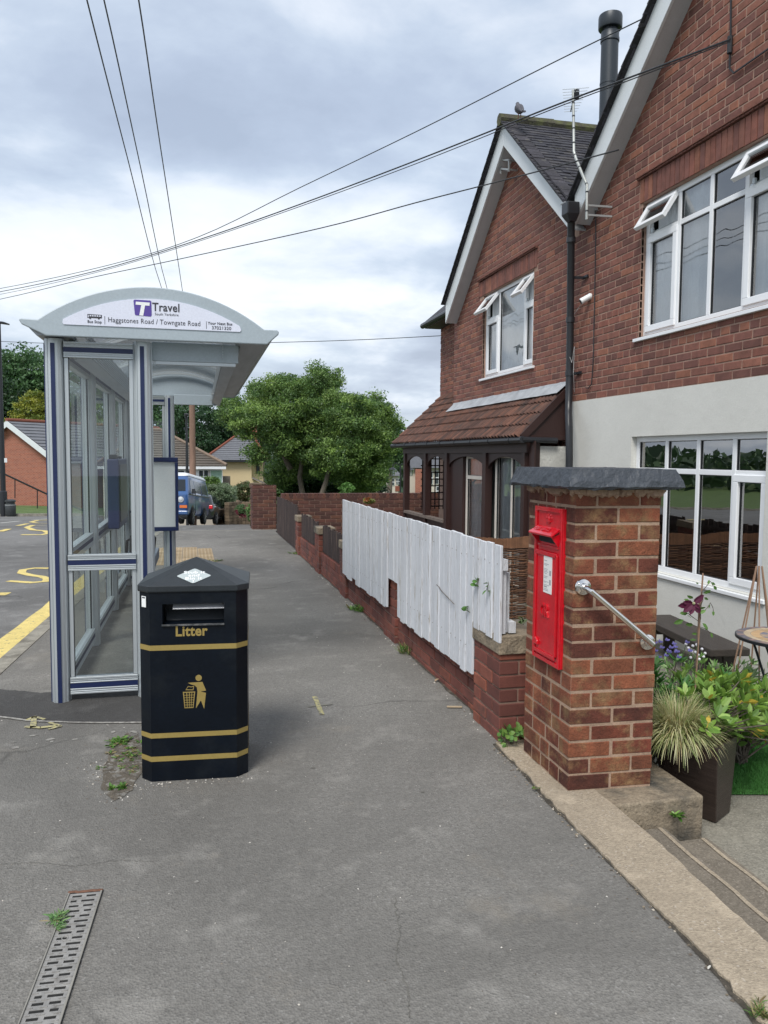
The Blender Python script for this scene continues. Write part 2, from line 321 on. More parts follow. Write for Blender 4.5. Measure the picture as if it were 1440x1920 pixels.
# ================================================================ GROUND
def sst(a, b, x):
    t = min(1, max(0, (x-a)/(b-a))); return t*t*(3-2*t)
def drop(Y, X=0.):
    k = 1-.30*sst(-1.5, -5, X) if X < 0 else 1.
    if Y < 17.3: return 0.
    if Y < 19.3: return k*.09*(Y-17.3)**2/4
    d = .09*(Y-18.3)
    if Y > 45: d = .09*26.7+.045*(min(Y, 78)-45)
    return d*k
def gh(X, Y):
    d = -drop(Y, X)
    if X < -22 and Y < 20: d += .3
    return d
def grid(name, x0, x1, nx, y0, y1, ny, zf, m, kind='structure', label=None, cat=None, inside=None):
    mb = MB(); xs = [x0+(x1-x0)*i/nx for i in range(nx+1)]; ys = [y0+(y1-y0)*j/ny for j in range(ny+1)]
    for y_ in ys:
        for x_ in xs: mb.v.append((x_, y_, zf(x_, y_)))
    for j in range(ny):
        for i in range(nx):
            if inside and not inside((xs[i]+xs[i+1])/2, (ys[j]+ys[j+1])/2): continue
            a = j*(nx+1)+i; mb.f.append((a, a+1, a+nx+2, a+nx+1)); mb.c.append((1, 1, 1))
    o = mb.build(name, m, smooth=True); return tag(o, kind=kind)
def kx(Y): return -1.33+.055*(Y-5.5)+.0016*(Y-5.5)**2      # kerb line of the bus stop pavement
def roadz(X, Y): return -.115+.07*sst(9, 16, Y)-drop(Y, X)
# big sheet of ground to the horizon
mb = MB(); xs = [-900, -300, -120, -60, -40, -30, -20, -10, -4, 0, 1.7, 4, 8, 14, 24, 40, 60, 100, 200, 500, 900]
ys = [-60, -20, 0, 10, 14, 16, 17.3, 18, 18.7, 19.3, 22, 26, 30, 36, 45, 55, 65, 78, 100, 150, 300, 1500]
for y_ in ys:
    for x_ in xs: mb.v.append((x_, y_, gh(x_, y_)-.30))
for j in range(len(ys)-1):
    for i in range(len(xs)-1):
        a = j*len(xs)+i; mb.f.append((a, a+1, a+len(xs)+1, a+len(xs))); mb.c.append((1, 1, 1))
tag(mb.build('ground', m_grass, smooth=True), kind='structure')
grid('road', -24, 3.0, 54, -14, 62, 76, roadz, m_road, inside=lambda x, y: (x < 1.6 or y > 17) and (x > -14 or y < 55))
# pavement slab (real step at the kerb), edge strip, patch
def slab(name, left, right, z0, z1, m, n):
    mb = MB(); k = len(left)
    vs = [(*p, z1) for p in left]+[(*p, z1) for p in right]+[(*p, z0) for p in left]+[(*p, z0) for p in right]
    fs = [(i, k+i, k+i+1, i+1) for i in range(k-1)]+[(2*k+i, 2*k+i+1, 3*k+i+1, 3*k+i) for i in range(k-1)]
    fs += [(i, i+1, 2*k+i+1, 2*k+i) for i in range(k-1)]+[(k+i+1, k+i, 3*k+i, 3*k+i+1) for i in range(k-1)]
    fs += [(k-1, 2*k-1, 4*k-1, 3*k-1), (0, 2*k, 3*k, k)]
    mb.add(vs, fs); o = mb.build(name, m); return tag(o, kind='structure')
yy_ = [-6+i*1. for i in range(23)]
slab('pavement', [(kx(y), y) for y in yy_]+[(kx(16)+.1, 16.4)], [(1.60, y) if y < 3.9 else (1.72, y) for y in yy_]+[(1.8, 16.4)], -.2, 0, m_pave, 0)
m_kerb = mat('kerb_concrete', hexc('8f8b80'), .95, var=.2, vs=4, fvar=.2, bump=.5, bs=80, alt=hexc('6a665c'), alts=6)
slab('kerb', [(kx(y)-.13, y) for y in yy_]+[(kx(16)-.03, 16.4)], [(kx(y)-.003, y) for y in yy_]+[(kx(16)+.09, 16.4)], -.2, .004, m_kerb, 0)
slab('pavement_edging', [(kx(16)-.03, 16.405), (1.8, 16.405)], [(kx(16)-.03, 16.52), (1.8, 16.52)], -.2, -.005, m_kerb, 0)
def decal(name, poly, z, m, kind='structure', zf=None, noise_=0., sub=4):
    pts = []
    for i, p in enumerate(poly):
        q = poly[(i+1) % len(poly)]
        for k in range(sub):
            t = k/sub; pts.append((p[0]+(q[0]-p[0])*t+random.uniform(-noise_, noise_), p[1]+(q[1]-p[1])*t+random.uniform(-noise_, noise_)))
    mb = MB(); mb.add([(*p, z+(zf(*p) if zf else 0)) for p in pts], [tuple(range(len(pts)))]); return tag(mb.build(name, m), kind=kind)
def zp(*px, z=0): return [tuple(atZ(x, y, z)[:2]) for x, y in px]
decal('asphalt_patch', [(-1.30, 5.55), (-.95, 5.37), (-.6, 5.33), (.1, 5.3), (.15, 4.6), (-.30, 4.64), (-.65, 4.72), (-1.12, 4.93), (-1.33, 5.0)], .004, m_patch, noise_=.008, sub=12)
def stroke(name, pts, wd, z, m, zf=None, closed=False, kind='structure'):
    mb = MB(); P = [V((*p, 0)) for p in pts]; k = len(P); l_ = []; r_ = []
    for i, p in enumerate(P):
        t = (P[min(i+1, k-1)]-P[max(i-1, 0)]).normalized(); nn = V((-t.y, t.x, 0))*wd/2*(1+random.uniform(-.12, .12)); l_.append(p+nn); r_.append(p-nn)
    for q in l_+r_: mb.v.append((q.x, q.y, z+(zf(q.x, q.y) if zf else 0)))
    for i in range(k-1): mb.f.append((k+i, k+i+1, i+1, i)); mb.c.append((1, 1, 1))
    return tag(mb.build(name, m), kind=kind)
def sub(a, b, n): return [(a[0]+(b[0]-a[0])*i/n, a[1]+(b[1]-a[1])*i/n) for i in range(n+1)]
# painted marks
stroke('yellow_edge_line', [(kx(y)-.33, y) for y in [-4+i*.5 for i in range(41)]], .26, .005, m_yel, roadz)
def onroad(x, y):
    d = ray(x, y); t = 3.
    for _ in range(4000):
        p = CO+d*t
        if p.z < roadz(p.x, p.y): break
        t += .02
    return (p.x, p.y)
stroke('road_letter', [onroad(x, y) for x, y in ((92, 1066), (65, 1066), (43, 1069), (40, 1075), (58, 1079), (78, 1082), (89, 1086), (86, 1091), (60, 1093), (15, 1090))], .11, .005, m_yel, roadz)
stroke('road_letter', [onroad(x, y) for x, y in ((85, 985), (62, 985), (50, 989), (62, 994), (85, 996), (92, 1000), (78, 1003), (40, 1003))], .13, .005, m_yel, roadz)
stroke('road_letter', [onroad(x, y) for x, y in ((92, 975), (70, 976), (58, 979), (70, 981), (92, 982))], .13, .005, m_yel, roadz)
for n_, m_, a_, b_ in (('white_centre_line', m_wp, (0, 981), (38, 977)), ('white_centre_line', m_wp, (62, 975), (90, 973)), ('yellow_bay_dash', m_yel, (0, 997), (17, 992)), ('yellow_bay_dash', m_yel, (33, 986), (52, 982)), ('yellow_bay_dash', m_yel, (0, 1117), (10, 1112))):
    stroke(n_, [onroad(a_[0]+(b_[0]-a_[0])*k/3, a_[1]+(b_[1]-a_[1])*k/3) for k in range(4)], .13, .005, m_, roadz)
t1 = zp((47, 1364), (75, 1366), (108, 1362)); t2 = zp((64, 1345), (62, 1366)); t3 = zp((92, 1356), (114, 1363), (90, 1369)); t4 = zp((50, 1352), (64, 1345), (84, 1350))
for q, w_ in ((t1, .028), (t2, .03), (t3, .022), (t4, .022)): stroke('survey_paint_mark', [p for i in range(len(q)-1) for p in sub(q[i], q[i+1], 3)], w_, .006, m_yelf)
stroke('survey_paint_mark', sub(*zp((590, 1307), (604, 1341)), 8), .03, .005, m_yelf)
stroke('survey_paint_mark', sub(*zp((577, 1326), (624, 1321)), 8), .02, .004, mat('very_faded_paint', hexc('7f7c6c'), .9, alt=hexc('6c6b66'), alts=30, altr=(.4, .6)))
# tactile paving
tp = MB(); m_tact = mat('buff_tactile', hexc('a08e72'), .9, var=.12, vs=6, attr=True, bump=.4, bs=90)
for i in range(10):
    for j in range(6):
        x0_ = -1.05+j*.235+.0*i; y0_ = 11.35+i*.21
        if x0_ > .30-(i*.02) or x0_ < kx(y0_)+.02: continue
        c_ = jit((1, 1, 1), .15); tp.box(x0_, x0_+.228, y0_, y0_+.203, -.02, .006, c_)
        for a in range(4):
            for b in range(4): tp.box(x0_+.02+a*.053, x0_+.045+a*.053, y0_+.015+b*.048, y0_+.038+b*.048, .006, .011, c_)
tag(tp.build('tactile_paving', m_tact), kind='structure')
# concrete strip at the garden opening, with steps down to the garden
st = MB()
import itertools
edge = [(1.60, 3.86), (1.60, 3.6), (1.585, 3.3), (1.572, 3.1), (1.565, 2.7), (1.56, 2.3), (1.55, 2.0), (1.52, 1.7), (1.45, 1.3), (1.4, .6), (1.4, -1), (1.4, -6)]
inn = [(1.83, 3.86), (1.83, 3.6), (1.83, 3.3), (1.83, 3.1), (1.83, 2.7), (1.80, 2.3), (1.79, 2.0), (1.79, 1.7), (1.79, 1.3), (1.79, .6), (1.79, -1), (1.79, -6)]
def finer(pl_, n=6, j=.006):
    o_ = []
    for i in range(len(pl_)-1):
        for k in range(n):
            t = k/n; o_.append((pl_[i][0]+(pl_[i+1][0]-pl_[i][0])*t+random.uniform(-j, j), pl_[i][1]+(pl_[i+1][1]-pl_[i][1])*t))
    return o_+[pl_[-1]]
E_, I_ = finer(edge, 8, .009), finer(inn, 8, .004)
slab('concrete_threshold', list(reversed(E_)), list(reversed(I_)), -.30, .012, m_step, 0)
slab('upper_step', list(reversed(finer([(1.78, 3.0), (1.78, 2.3), (1.78, 1), (1.78, -6)], 8, 0))), list(reversed(finer([(2.07, 3.0), (2.05, 2.3), (2.05, 1), (2.05, -6)], 8, .004))), -.30, -.11, m_step2, 0)
slab('lower_step', list(reversed(finer([(2.04, 3.0), (2.04, 2.3), (2.04, 1), (2.04, -6)], 8, 0))), list(reversed(finer([(2.30, 3.0), (2.29, 2.3), (2.29, 1), (2.29, -6)], 8, .004))), -.30, -.185, m_step2, 0)
for nx_, nz_ in ((2.035, -.106), (2.265, -.181)):
    ns_ = MB(); a_ = finer([(nx_, 3.0), (nx_-.02, 2.3), (nx_-.02, 1), (nx_-.02, -6)], 8, .006)
    for p_, q_ in zip(a_, a_[1:]): ns_.add([(p_[0], p_[1], nz_), (p_[0]+.035, p_[1], nz_-.006), (q_[0]+.035, q_[1], nz_-.006), (q_[0], q_[1], nz_)], [(0, 3, 2, 1)])
    tag(ns_.build('step_nosing', m_step), kind='structure')
pb = MB(); pb.box(1.80, 2.295, 3.02, 3.93, -.32, .008)
tag(pb.build('concrete_plinth', m_conc, bevel=.012, seg=3), 'weathered concrete plinth block under the brick pillar beside the garden steps', 'plinth')
grid('garden_path', 1.7, 4.5, 4, -6, 16, 8, lambda x, y: -.23, m_path)
tf = MB(); random.seed(3)
for i in range(60000):
    x_ = random.uniform(2.78, 4.4); y_ = random.uniform(3.30, 4.9)
    if y_ < 3.44-.25*(x_-2.8)+.0*x_: continue
    a_ = random.uniform(0, 2*pi); l_ = random.uniform(.012, .028); d_ = V((cos(a_), sin(a_), 0))*.0016; t_ = V((random.uniform(-.6, .6), random.uniform(-.6, .6), 1))*l_
    p_ = V((x_, y_, -.222)); tf.add([p_-d_, p_+d_, p_+t_], [(0, 1, 2)], jit((1.1, 1.1, 1.0), .35))
tfo = tf.build('artificial_lawn', m_turf); tag(tfo, kind='stuff')
decal('lawn_mat', [(2.78, 3.45), (4.4, 3.05), (4.4, 4.9), (2.78, 4.9)], -.222, m_turf, sub=1)
# grass verge across the road, in front of the far brick gable
vk = [(-30, 38), (-18, 40)]+[tuple(atD(x, 960, d)[:2]) for x, d in ((-60, 41), (0, 40.3), (45, 40), (85, 39.6), (140, 39), (180, 38.2), (205, 38.0), (218, 39.5))]+[(-2.0, 44), (-1.0, 50)]
mbv = MB(); mbk = MB(); kk = len(vk)
for i, p in enumerate(vk):
    p = V((*p, 0)); z_ = roadz(p.x, p.y)+.10
    far = V((p.x-6, 66, 0))
    for j in range(9):
        q = p.lerp(far, j/8); zq = z_ if j == 0 else -drop(q.y, q.x)+.06+.25*min(1, j/2)*(1 if q.x < -7 else .3)
        mbv.v.append((q.x, q.y, zq))
for i in range(kk-1):
    for j in range(8): a = i*9+j; mbv.f.append((a, a+9, a+10, a+1)); mbv.c.append((1, 1, 1))
tag(mbv.build('grass_verge', m_grass, smooth=True), kind='structure')
for i in range(kk-1):
    a, b = V((*vk[i], roadz(*vk[i])+.05)), V((*vk[i+1], roadz(*vk[i+1])+.05)); mbk.bar(a, b, .16, .16)
tag(mbk.build('far_kerb', m_kerb), kind='structure')

# ================================================================ BRICKWORK
def brickbox(mb, x0, x1, y0, y1, z0, z1, col, f=None, j=.0024):
    r_ = lambda: random.uniform(-j, j)
    x0 += r_(); x1 += r_(); y0 += r_(); y1 += r_(); z0 += r_()*.7; z1 += r_()*.7
    b_ = .0035; vs = []
    # box with chamfered edges: 24 verts
    for z_, zi in ((z0, 1), (z1, -1)):
        for (X_, sx), (Y_, sy) in (((x0, 1), (y0, 1)), ((x1, -1), (y0, 1)), ((x1, -1), (y1, -1)), ((x0, 1), (y1, -1))):
            vs += [(X_+sx*b_, Y_+sy*b_, z_), (X_, Y_+sy*b_, z_+zi*b_), (X_+sx*b_, Y_, z_+zi*b_)]
    if f: vs = [f(*p) for p in vs]
    i = lambda z_, c_, k: z_*12+c_*3+k
    fs = [(i(0, 0, 0), i(0, 3, 0), i(0, 2, 0), i(0, 1, 0)), (i(1, 0, 0), i(1, 1, 0), i(1, 2, 0), i(1, 3, 0))]
    for a, k in ((0, 2), (1, 1), (2, 2), (3, 1)):
        b = (a+1) % 4
        fs.append((i(0, a, k), i(0, b, k), i(1, b, k), i(1, a, k)))
        fs.append((i(0, b, 0), i(0, b, k), i(0, a, k), i(0, a, 0)))
        fs.append((i(1, a, 0), i(1, a, k), i(1, b, k), i(1, b, 0)))
    for a in range(4):
        k0, k1 = (1, 2) if a % 2 == 0 else (2, 1)
        fs.append((i(0, a, k0), i(0, a, k1), i(1, a, k1), i(1, a, k0)))
        fs.append((i(0, a, 0), i(0, a, 2), i(0, a, 1)) if a % 2 == 0 else (i(0, a, 0), i(0, a, 1), i(0, a, 2)))
        fs.append((i(1, a, 0), i(1, a, 1), i(1, a, 2)) if a % 2 == 0 else (i(1, a, 0), i(1, a, 2), i(1, a, 1)))
    mb.add(vs, fs, col)
def bcol(pal=BRK, a=.12): return jit(random.choice(pal), a)
def wallbricks(mb, o, a, n, s0, s1, z0, z1, course=.078, bl=.228, jt=.0125, proud=.010, depth=.02, holes=(), clip=None, pal=BRK, bond='flem', phase=0, head=.108):
    """bricks on a wall face: o origin, a along, n outward normal; s along a, t up"""
    o, a, n = V(o), V(a).normalized(), V(n).normalized(); up = V((0, 0, 1)); nc = int(round((z1-z0)/course)); b_ = .004
    for k in range(nc):
        za, zb = z0+k*course+jt/2, z0+(k+1)*course-jt/2; zm = (za+zb)/2
        lo, hi = s0, s1
        if clip:
            c_ = clip(zm)
            if not c_: continue
            lo, hi = max(lo, c_[0]), min(hi, c_[1])
        s = s0-(((k % 2)*.5+phase) % 1)*bl - bl
        i = k
        while s < hi:
            ln = bl
            if bond == 'flem' and (k % 6 == 5): ln = head+jt
            elif bond == 'alt' and i % 2: ln = head+jt
            i += 1
            e = s+ln-jt; segs = [(max(s, lo), min(e, hi))]
            for (ha, hb, hc, hd) in holes:
                if hc-.02 < zm < hd+.02:
                    ns = []
                    for p, q in segs:
                        if q <= ha or p >= hb: ns.append((p, q)); continue
                        if p < ha: ns.append((p, ha))
                        if q > hb: ns.append((hb, q))
                    segs = ns
            for p, q in segs:
                if q-p < .02: continue
                pr = proud+random.uniform(-.0015, .0015); ja = random.uniform(-.001, .001)
                B0 = [o+a*x+up*(y+ja)-n*depth for x, y in ((p, za), (q, za), (q, zb), (p, zb))]
                B1 = [o+a*x+up*(y+ja)+n*(pr-b_) for x, y in ((p, za), (q, za), (q, zb), (p, zb))]
                B2 = [o+a*x+up*(y+ja)+n*pr for x, y in ((p+b_, za+b_), (q-b_, za+b_), (q-b_, zb-b_), (p+b_, zb-b_))]
                fs = [(8, 9, 10, 11)]+[(4+i_, 4+(i_+1) % 4, 8+(i_+1) % 4, 8+i_) for i_ in range(4)]+[(i_, (i_+1) % 4, 4+(i_+1) % 4, 4+i_) for i_ in range(4)]
                if a.cross(up).dot(n) < 0: fs = [tuple(reversed(f)) for f in fs]
                mb.add(B0+B1+B2, fs, bcol(pal))
            s += ln

# ================================================================ PILLAR WITH POST BOX
random.seed(11)
pil = thing('brick_pillar', 'tall red brick gate pillar with slate cap holding the red post box', 'brick pillar', (1.9, 3.45, 0))
PA, PB, PC, PD = V((1.694, 3.197, 0)), V((2.112, 3.168, 0)), V((2.118, 3.700, 0)), V((1.699, 3.706, 0))
PW, PDp = .42, .51
def pf(x, y, z):
    u, v = x/PW, y/PDp; lean = .006*(z/1.4)
    p = PA*(1-u)*(1-v)+PB*u*(1-v)+PC*u*v+PD*(1-u)*v
    return (p.x+lean, p.y, z)
pb = MB(); PAL = [(1, .95, .9), (.55, .5, .55), (1.2, 1.25, 1.15), (.75, .66, .68), (1.15, 1.12, 1.0), (.85, .68, .68), (1.3, 1.35, 1.15), (.62, .56, .60), (1.0, .75, .72), (1.1, 1.15, 1.0), (.9, .75, .7)]
co = .0781; g_ = .011; ZT = 18*co
_bc = bcol
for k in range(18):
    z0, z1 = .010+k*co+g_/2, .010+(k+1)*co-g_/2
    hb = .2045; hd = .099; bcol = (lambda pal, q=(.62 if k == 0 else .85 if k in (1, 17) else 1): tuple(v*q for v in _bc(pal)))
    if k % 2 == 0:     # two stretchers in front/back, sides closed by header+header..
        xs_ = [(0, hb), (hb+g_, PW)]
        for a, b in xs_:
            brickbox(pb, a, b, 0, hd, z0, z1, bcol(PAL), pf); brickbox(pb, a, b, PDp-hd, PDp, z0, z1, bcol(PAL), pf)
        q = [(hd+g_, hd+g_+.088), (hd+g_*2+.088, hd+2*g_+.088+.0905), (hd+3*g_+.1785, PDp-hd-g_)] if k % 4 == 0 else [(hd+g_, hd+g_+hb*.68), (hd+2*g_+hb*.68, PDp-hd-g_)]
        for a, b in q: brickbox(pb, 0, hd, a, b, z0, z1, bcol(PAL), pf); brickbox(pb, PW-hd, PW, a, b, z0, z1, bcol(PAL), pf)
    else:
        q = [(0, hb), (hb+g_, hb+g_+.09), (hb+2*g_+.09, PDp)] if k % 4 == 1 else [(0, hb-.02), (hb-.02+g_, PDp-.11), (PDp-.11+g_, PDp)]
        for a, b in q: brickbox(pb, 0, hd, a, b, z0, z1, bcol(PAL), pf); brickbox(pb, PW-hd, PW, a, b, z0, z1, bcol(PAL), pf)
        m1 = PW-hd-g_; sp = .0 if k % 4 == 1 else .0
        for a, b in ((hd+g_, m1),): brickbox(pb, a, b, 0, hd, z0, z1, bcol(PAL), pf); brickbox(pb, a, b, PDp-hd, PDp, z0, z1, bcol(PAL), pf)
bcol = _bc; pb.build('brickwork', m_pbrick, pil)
mc = MB(); e_ = .0028
mc.add([pf(e_, e_, 0), pf(PW-e_, e_, 0), pf(PW-e_, PDp-e_, 0), pf(e_, PDp-e_, 0), pf(e_, e_, 1.432), pf(PW-e_, e_, 1.432), pf(PW-e_, PDp-e_, 1.432), pf(e_, PDp-e_, 1.432)], BF)
for i in range(120):     # ragged mortar squeezed out under the cap
    sgn = random.random() < .6; t = random.random(); w_ = random.uniform(.008, .03); h_ = random.uniform(.005, .028); x_, y_ = (t*PW, -.002) if sgn else (-.002, t*PDp)
    p = pf(x_, y_, 1.418-h_*.6); mc.ball(p, 1, 3, sq=(w_, w_, h_*1.0))
mc.build('mortar', m_mort2, pil)
# slate cap: thick slab with sloping hacked edges
cap = MB()
def capring(ox, oy, z, jz, jx, n=14):
    x0, x1, y0, y1 = 1.69-ox, 2.118+ox, 3.18-oy, 3.70+oy; c = []; P4 = [(x0, y0), (x1, y0-.02), (x1, y1), (x0, y1)]
    for i in range(4):
        p, q = P4[i], P4[(i+1) % 4]
        for k in range(n):
            t = k/n; c.append((p[0]+(q[0]-p[0])*t+random.uniform(-jx, jx), p[1]+(q[1]-p[1])*t+random.uniform(-jx, jx), z+random.uniform(-jz, jz)))
    return c
rings = [capring(.04, .04, 1.424, .002, .003), capring(.060, .062, 1.424, .006, .006), capring(.070, .072, 1.432, .003, .003), capring(.062, .064, 1.458, .003, .003), capring(.04, .04, 1.512, .0015, .002)]
rings[1] = [(x, y, z-.004) for x, y, z in rings[1]]
n_ = len(rings[0]); vs = [p for r_ in rings for p in r_]
cap.add(vs, [tuple(range(n_-1, -1, -1)), tuple((len(rings)-1)*n_+j for j in range(n_))]+[(i*n_+j, i*n_+(j+1) % n_, (i+1)*n_+(j+1) % n_, (i+1)*n_+j) for i in range(len(rings)-1) for j in range(n_)])
cap.build('slate_cap', m_slate, pil)
# post box: faces -X
pbx = thing('post_box', 'red wall post box with hooded slot and GR lettering set into the pillar', 'post box', (1.68, 3.42, .56))
XF = 1.697
def PXf(y, z, d): return (XF-d, y, z)
Y0, Y1, Z0, Z1 = 3.285, 3.578, .562, 1.322      # Y0 near edge
fr = MB(); fr.box(XF-.012, XF+.05, Y0, Y1, Z0, Z1)
for a in ((Y0, Y0+.022, Z0, Z1), (Y1-.022, Y1, Z0, Z1), (Y0+.0225, Y1-.0225, Z1-.022, Z1), (Y0+.0225, Y1-.0225, Z0, Z0+.022)): fr.box(XF-.020, XF-.0122, *a)
fr.box(XF-.019, XF-.0122, Y0+.035, Y1-.035, 1.128, 1.140)       # ridge below slot
fr.build('frame', m_red, pbx, bevel=.003)
dr = MB(); dr.box(XF-.022, XF-.0124, Y0+.034, Y1-.034, .612, 1.100)
for a in ((Y0+.034, Y1-.034, 1.086, 1.108), (Y0+.030, Y0+.044, .612, 1.1), (Y1-.044, Y1-.030, .612, 1.1), (Y0+.034, Y1-.034, .596, .616)): dr.box(XF-.028, XF-.0222, *a)
do = dr.build('door', m_red, pbx, bevel=.003)
hh = MB(); 
hh.add([PXf(Y0+.03, 1.228, .012), PXf(Y1-.03, 1.228, .012), PXf(Y1-.02, 1.196, .062), PXf(Y0+.02, 1.196, .062), PXf(Y0+.03, 1.215, .012), PXf(Y1-.03, 1.215, .012), PXf(Y1-.02, 1.187, .060), PXf(Y0+.02, 1.187, .060)],
       [(0, 3, 2, 1), (4, 5, 6, 7), (0, 1, 5, 4), (1, 2, 6, 5), (2, 3, 7, 6), (3, 0, 4, 7)])
for y_ in (Y0+.034, Y1-.040): hh.prism([(.012, 1.20), (.055, 1.188), (.020, 1.14), (.012, 1.14)], (-1, 0, 0), (0, 0, 1), (0, 1, 0), .006, o=(XF, y_, 0))
hh.build('hood', m_red, pbx, bevel=.002)
sl = MB(); sl.box(XF-.0135, XF-.0122, Y0+.045, Y1-.045, 1.150, 1.196); sl.build('slot', m_dark, pbx)
text('hood_lettering', 'POST OFFICE', .028, PXf(Y1-.045, 1.2075, .043), (0, -1, 0), (.84, 0, .54), m_red, pbx, ext=.002, off=.0006, sx=.95, lift=.0045)
gr = text('lettering', 'GR', .085, PXf(3.478, .792, .022), (0, -1, 0), (0, 0, 1), m_red, pbx, ext=.006, off=.0022, sx=.72)
cr = MB()
for i, (y_, z_, r_) in enumerate(((3.43, 1.268, .013), (3.445, 1.282, .008), (3.415, 1.282, .008), (3.43, 1.292, .007), (3.455, 1.27, .008), (3.405, 1.27, .008), (3.43, 1.25, .012), (3.43, 1.304, .005))): cr.ball(PXf(y_, z_, .012), r_, 5, sq=(.6, 1, 1))
cr.box(XF-.020, XF-.012, 3.405, 3.455, 1.252, 1.260)
cr.build('crown_emblem', m_red, pbx, smooth=True)
np_ = MB(); np_.box(XF-.0245, XF-.0222, 3.368, 3.455, .907, 1.085); npo = np_.build('notice_plate', m_plate, pbx)
pr = MB()
random.seed(5)
for z_, w_ in ((1.062, .03), (1.046, .05), (1.040, .03), (1.022, .04), (1.015, .035), (1.008, .045), (1.0, .03), (.985, .04), (.978, .03), (.96, .05), (.955, .02), (.944, .06), (.925, .045), (.918, .05)):
    pr.box(XF-.0249, XF-.0246, 3.450-w_, 3.450, z_, z_+.0028)
pr.box(XF-.0249, XF-.0246, 3.415, 3.448, .9335, .9405)
for z_ in (1.02, .975): pr.box(XF-.0249, XF-.0246, 3.374, 3.392, z_-.025, z_)
pr.build('print', mat('pale_print', (.33, .33, .35), .6, bump=0), npo)
sh = MB(); sh.prism([(0, 0), (.042, 0), (.042, .02), (.021, .038), (0, .02)], (0, -1, 0), (0, 0, 1), (-1, 0, 0), .012, o=(XF-.022, 3.535, .635)); sh.build('lock_cover', m_red, pbx, bevel=.003)
# grab rail on the pillar's near face
grl = thing('grab_rail', 'polished steel grab rail sloping down across the side of the brick pillar', 'grab rail', (1.75, 3.17, .97))
c1, c2 = V((1.742, 3.191, .972)), V((2.068, 3.170, .705)); nn_ = V((-.069, -.998, 0)).normalized()
tb = MB(); a1, a2 = c1+nn_*.068, c2+nn_*.068; dd = (a2-a1).normalized()
tb.tube([c1+nn_*.004, c1+nn_*.04, c1+nn_*.058+dd*.004, a1+dd*.012, a1+dd*.035, a2-dd*.035, a2-dd*.012, c2+nn_*.058-dd*.004, c2+nn_*.04, c2+nn_*.004], .0135, 16); tb.build('tube', m_chrome, grl, smooth=True)
for c_ in (c1, c2):
    fl = MB(); fl.lathe([(.037, 0), (.039, .002), (.036, .008), (.024, .012), (.020, .013), (.018, .020), (.013, .022)], c_, nn_, 24); fo = fl.build('flange', m_chrome, grl, smooth=True)
    sb = MB()
    for k in range(3): a_ = k*2.1+.5; sb = MB(); sb.lathe([(.0042, 0), (.004, .003)], c_+nn_*.0095+V((nn_.y*-1, nn_.x, 0))*.028*cos(a_)+V((0, 0, 1))*.028*sin(a_), nn_, 8); sb.build('screw', m_chrome, fo, smooth=True)

# ================================================================ LOW STREET WALL WITH PIERS
random.seed(21)
lw = thing('low_brick_wall', 'low red brick street wall with concrete capped piers under the white fence', 'wall', (1.75, 8, 0))
wb = MB(); wm = MB(); XW = 1.690; piers = [(3.885, 4.28), (6.18, 6.56), (8.29, 8.63), (10.10, 10.44), (12.10, 12.42)]
wm.box(XW, 1.79, 4.2, 12.3, -.1, .262)
wallbricks(wb, (XW, 4.28, 0), (0, 1, 0), (-1, 0, 0), 0, 7.85, -.04, .194, pal=BRK, bond='stretch', bl=.228)
y_ = 4.285     # brick on edge coping
while y_ < 12.2:
    brickbox(wb, XW-.012, 1.80, y_, y_+.066, .196, .285, bcol()); y_ += .0765
for (a, b) in piers:
    xa, xb = 1.652 if a > 4 else 1.634, 1.86; zt = .53 if a < 4 else .52
    wm.box(xa+.008, xb-.006, a+.008, b-.008, -.1, zt)
    for k in range(7):
        z0 = -.02+k*.078+.005; z1 = z0+.068; m_ = (a+b)/2; xm = (xa+xb)/2
        if k % 2:
            for p, q in ((a, m_-.005), (m_+.005, b)): brickbox(wb, xa, xm-.005, p, q, z0, z1, bcol()); brickbox(wb, xm+.005, xb, p, q, z0, z1, bcol())
        else:
            brickbox(wb, xa, xb, a, a+.10, z0, z1, bcol()); brickbox(wb, xa, xb, b-.10, b, z0, z1, bcol())
            for p, q in ((xa, xm-.005), (xm+.005, xb)): brickbox(wb, p, q, a+.11, b-.11, z0, z1, bcol())
wb.build('brickwork', m_wbrick, lw); wm.build('mortar', m_mort3, lw)
for (a, b) in piers:
    c_ = MB(); xa = 1.652 if a > 4 else 1.634; h_ = .115 if a < 4 else .10; z0_ = .525
    if a < 4: z0_ = .487
    c_.box(xa-.012, 1.875, a-.015, b+.015, z0_, z0_+h_-.01); c_.build('cap_stone', m_conc, lw, bevel=.008, seg=3)

# ================================================================ WHITE BOARD FENCE
random.seed(31)
wf = thing('white_board_fence', 'white painted vertical board fence standing on the low brick wall', 'fence', (1.6, 6, .3))
fb = MB(); y_ = 3.868; i = 0
def fence_bottom(y):
    if y < 4.27: return .555
    if y < 5.94: return .262
    if y < 6.33: return .545
    return .275
while y_ < 8.26:
    w_ = random.uniform(.083, .102); gp = .018 if y_ < 4.25 else random.uniform(.004, .011)
    zt = 1.090+random.uniform(-.004, .004); zb = fence_bottom(y_+w_/2)+random.uniform(-.010, .010)
    if 7.55 < y_ < 7.75: zb += .03
    x_ = 1.618+random.uniform(-.005, .005); tl = random.uniform(-.004, .004)
    A = [(x_, y_, zb), (x_+.016, y_, zb), (x_+.016, y_+w_, zb), (x_, y_+w_, zb)]; tn_ = random.uniform(-.002, .002); B = [(x_-.003, y_+tl, zt), (x_+.013, y_+tl, zt), (x_+.013, y_+w_+tl, zt+random.uniform(-.003, .003)), (x_-.003, y_+w_+tl, zt)]
    fb.add(A+B, BF, jit((1, 1, 1), .05)); y_ += w_+gp
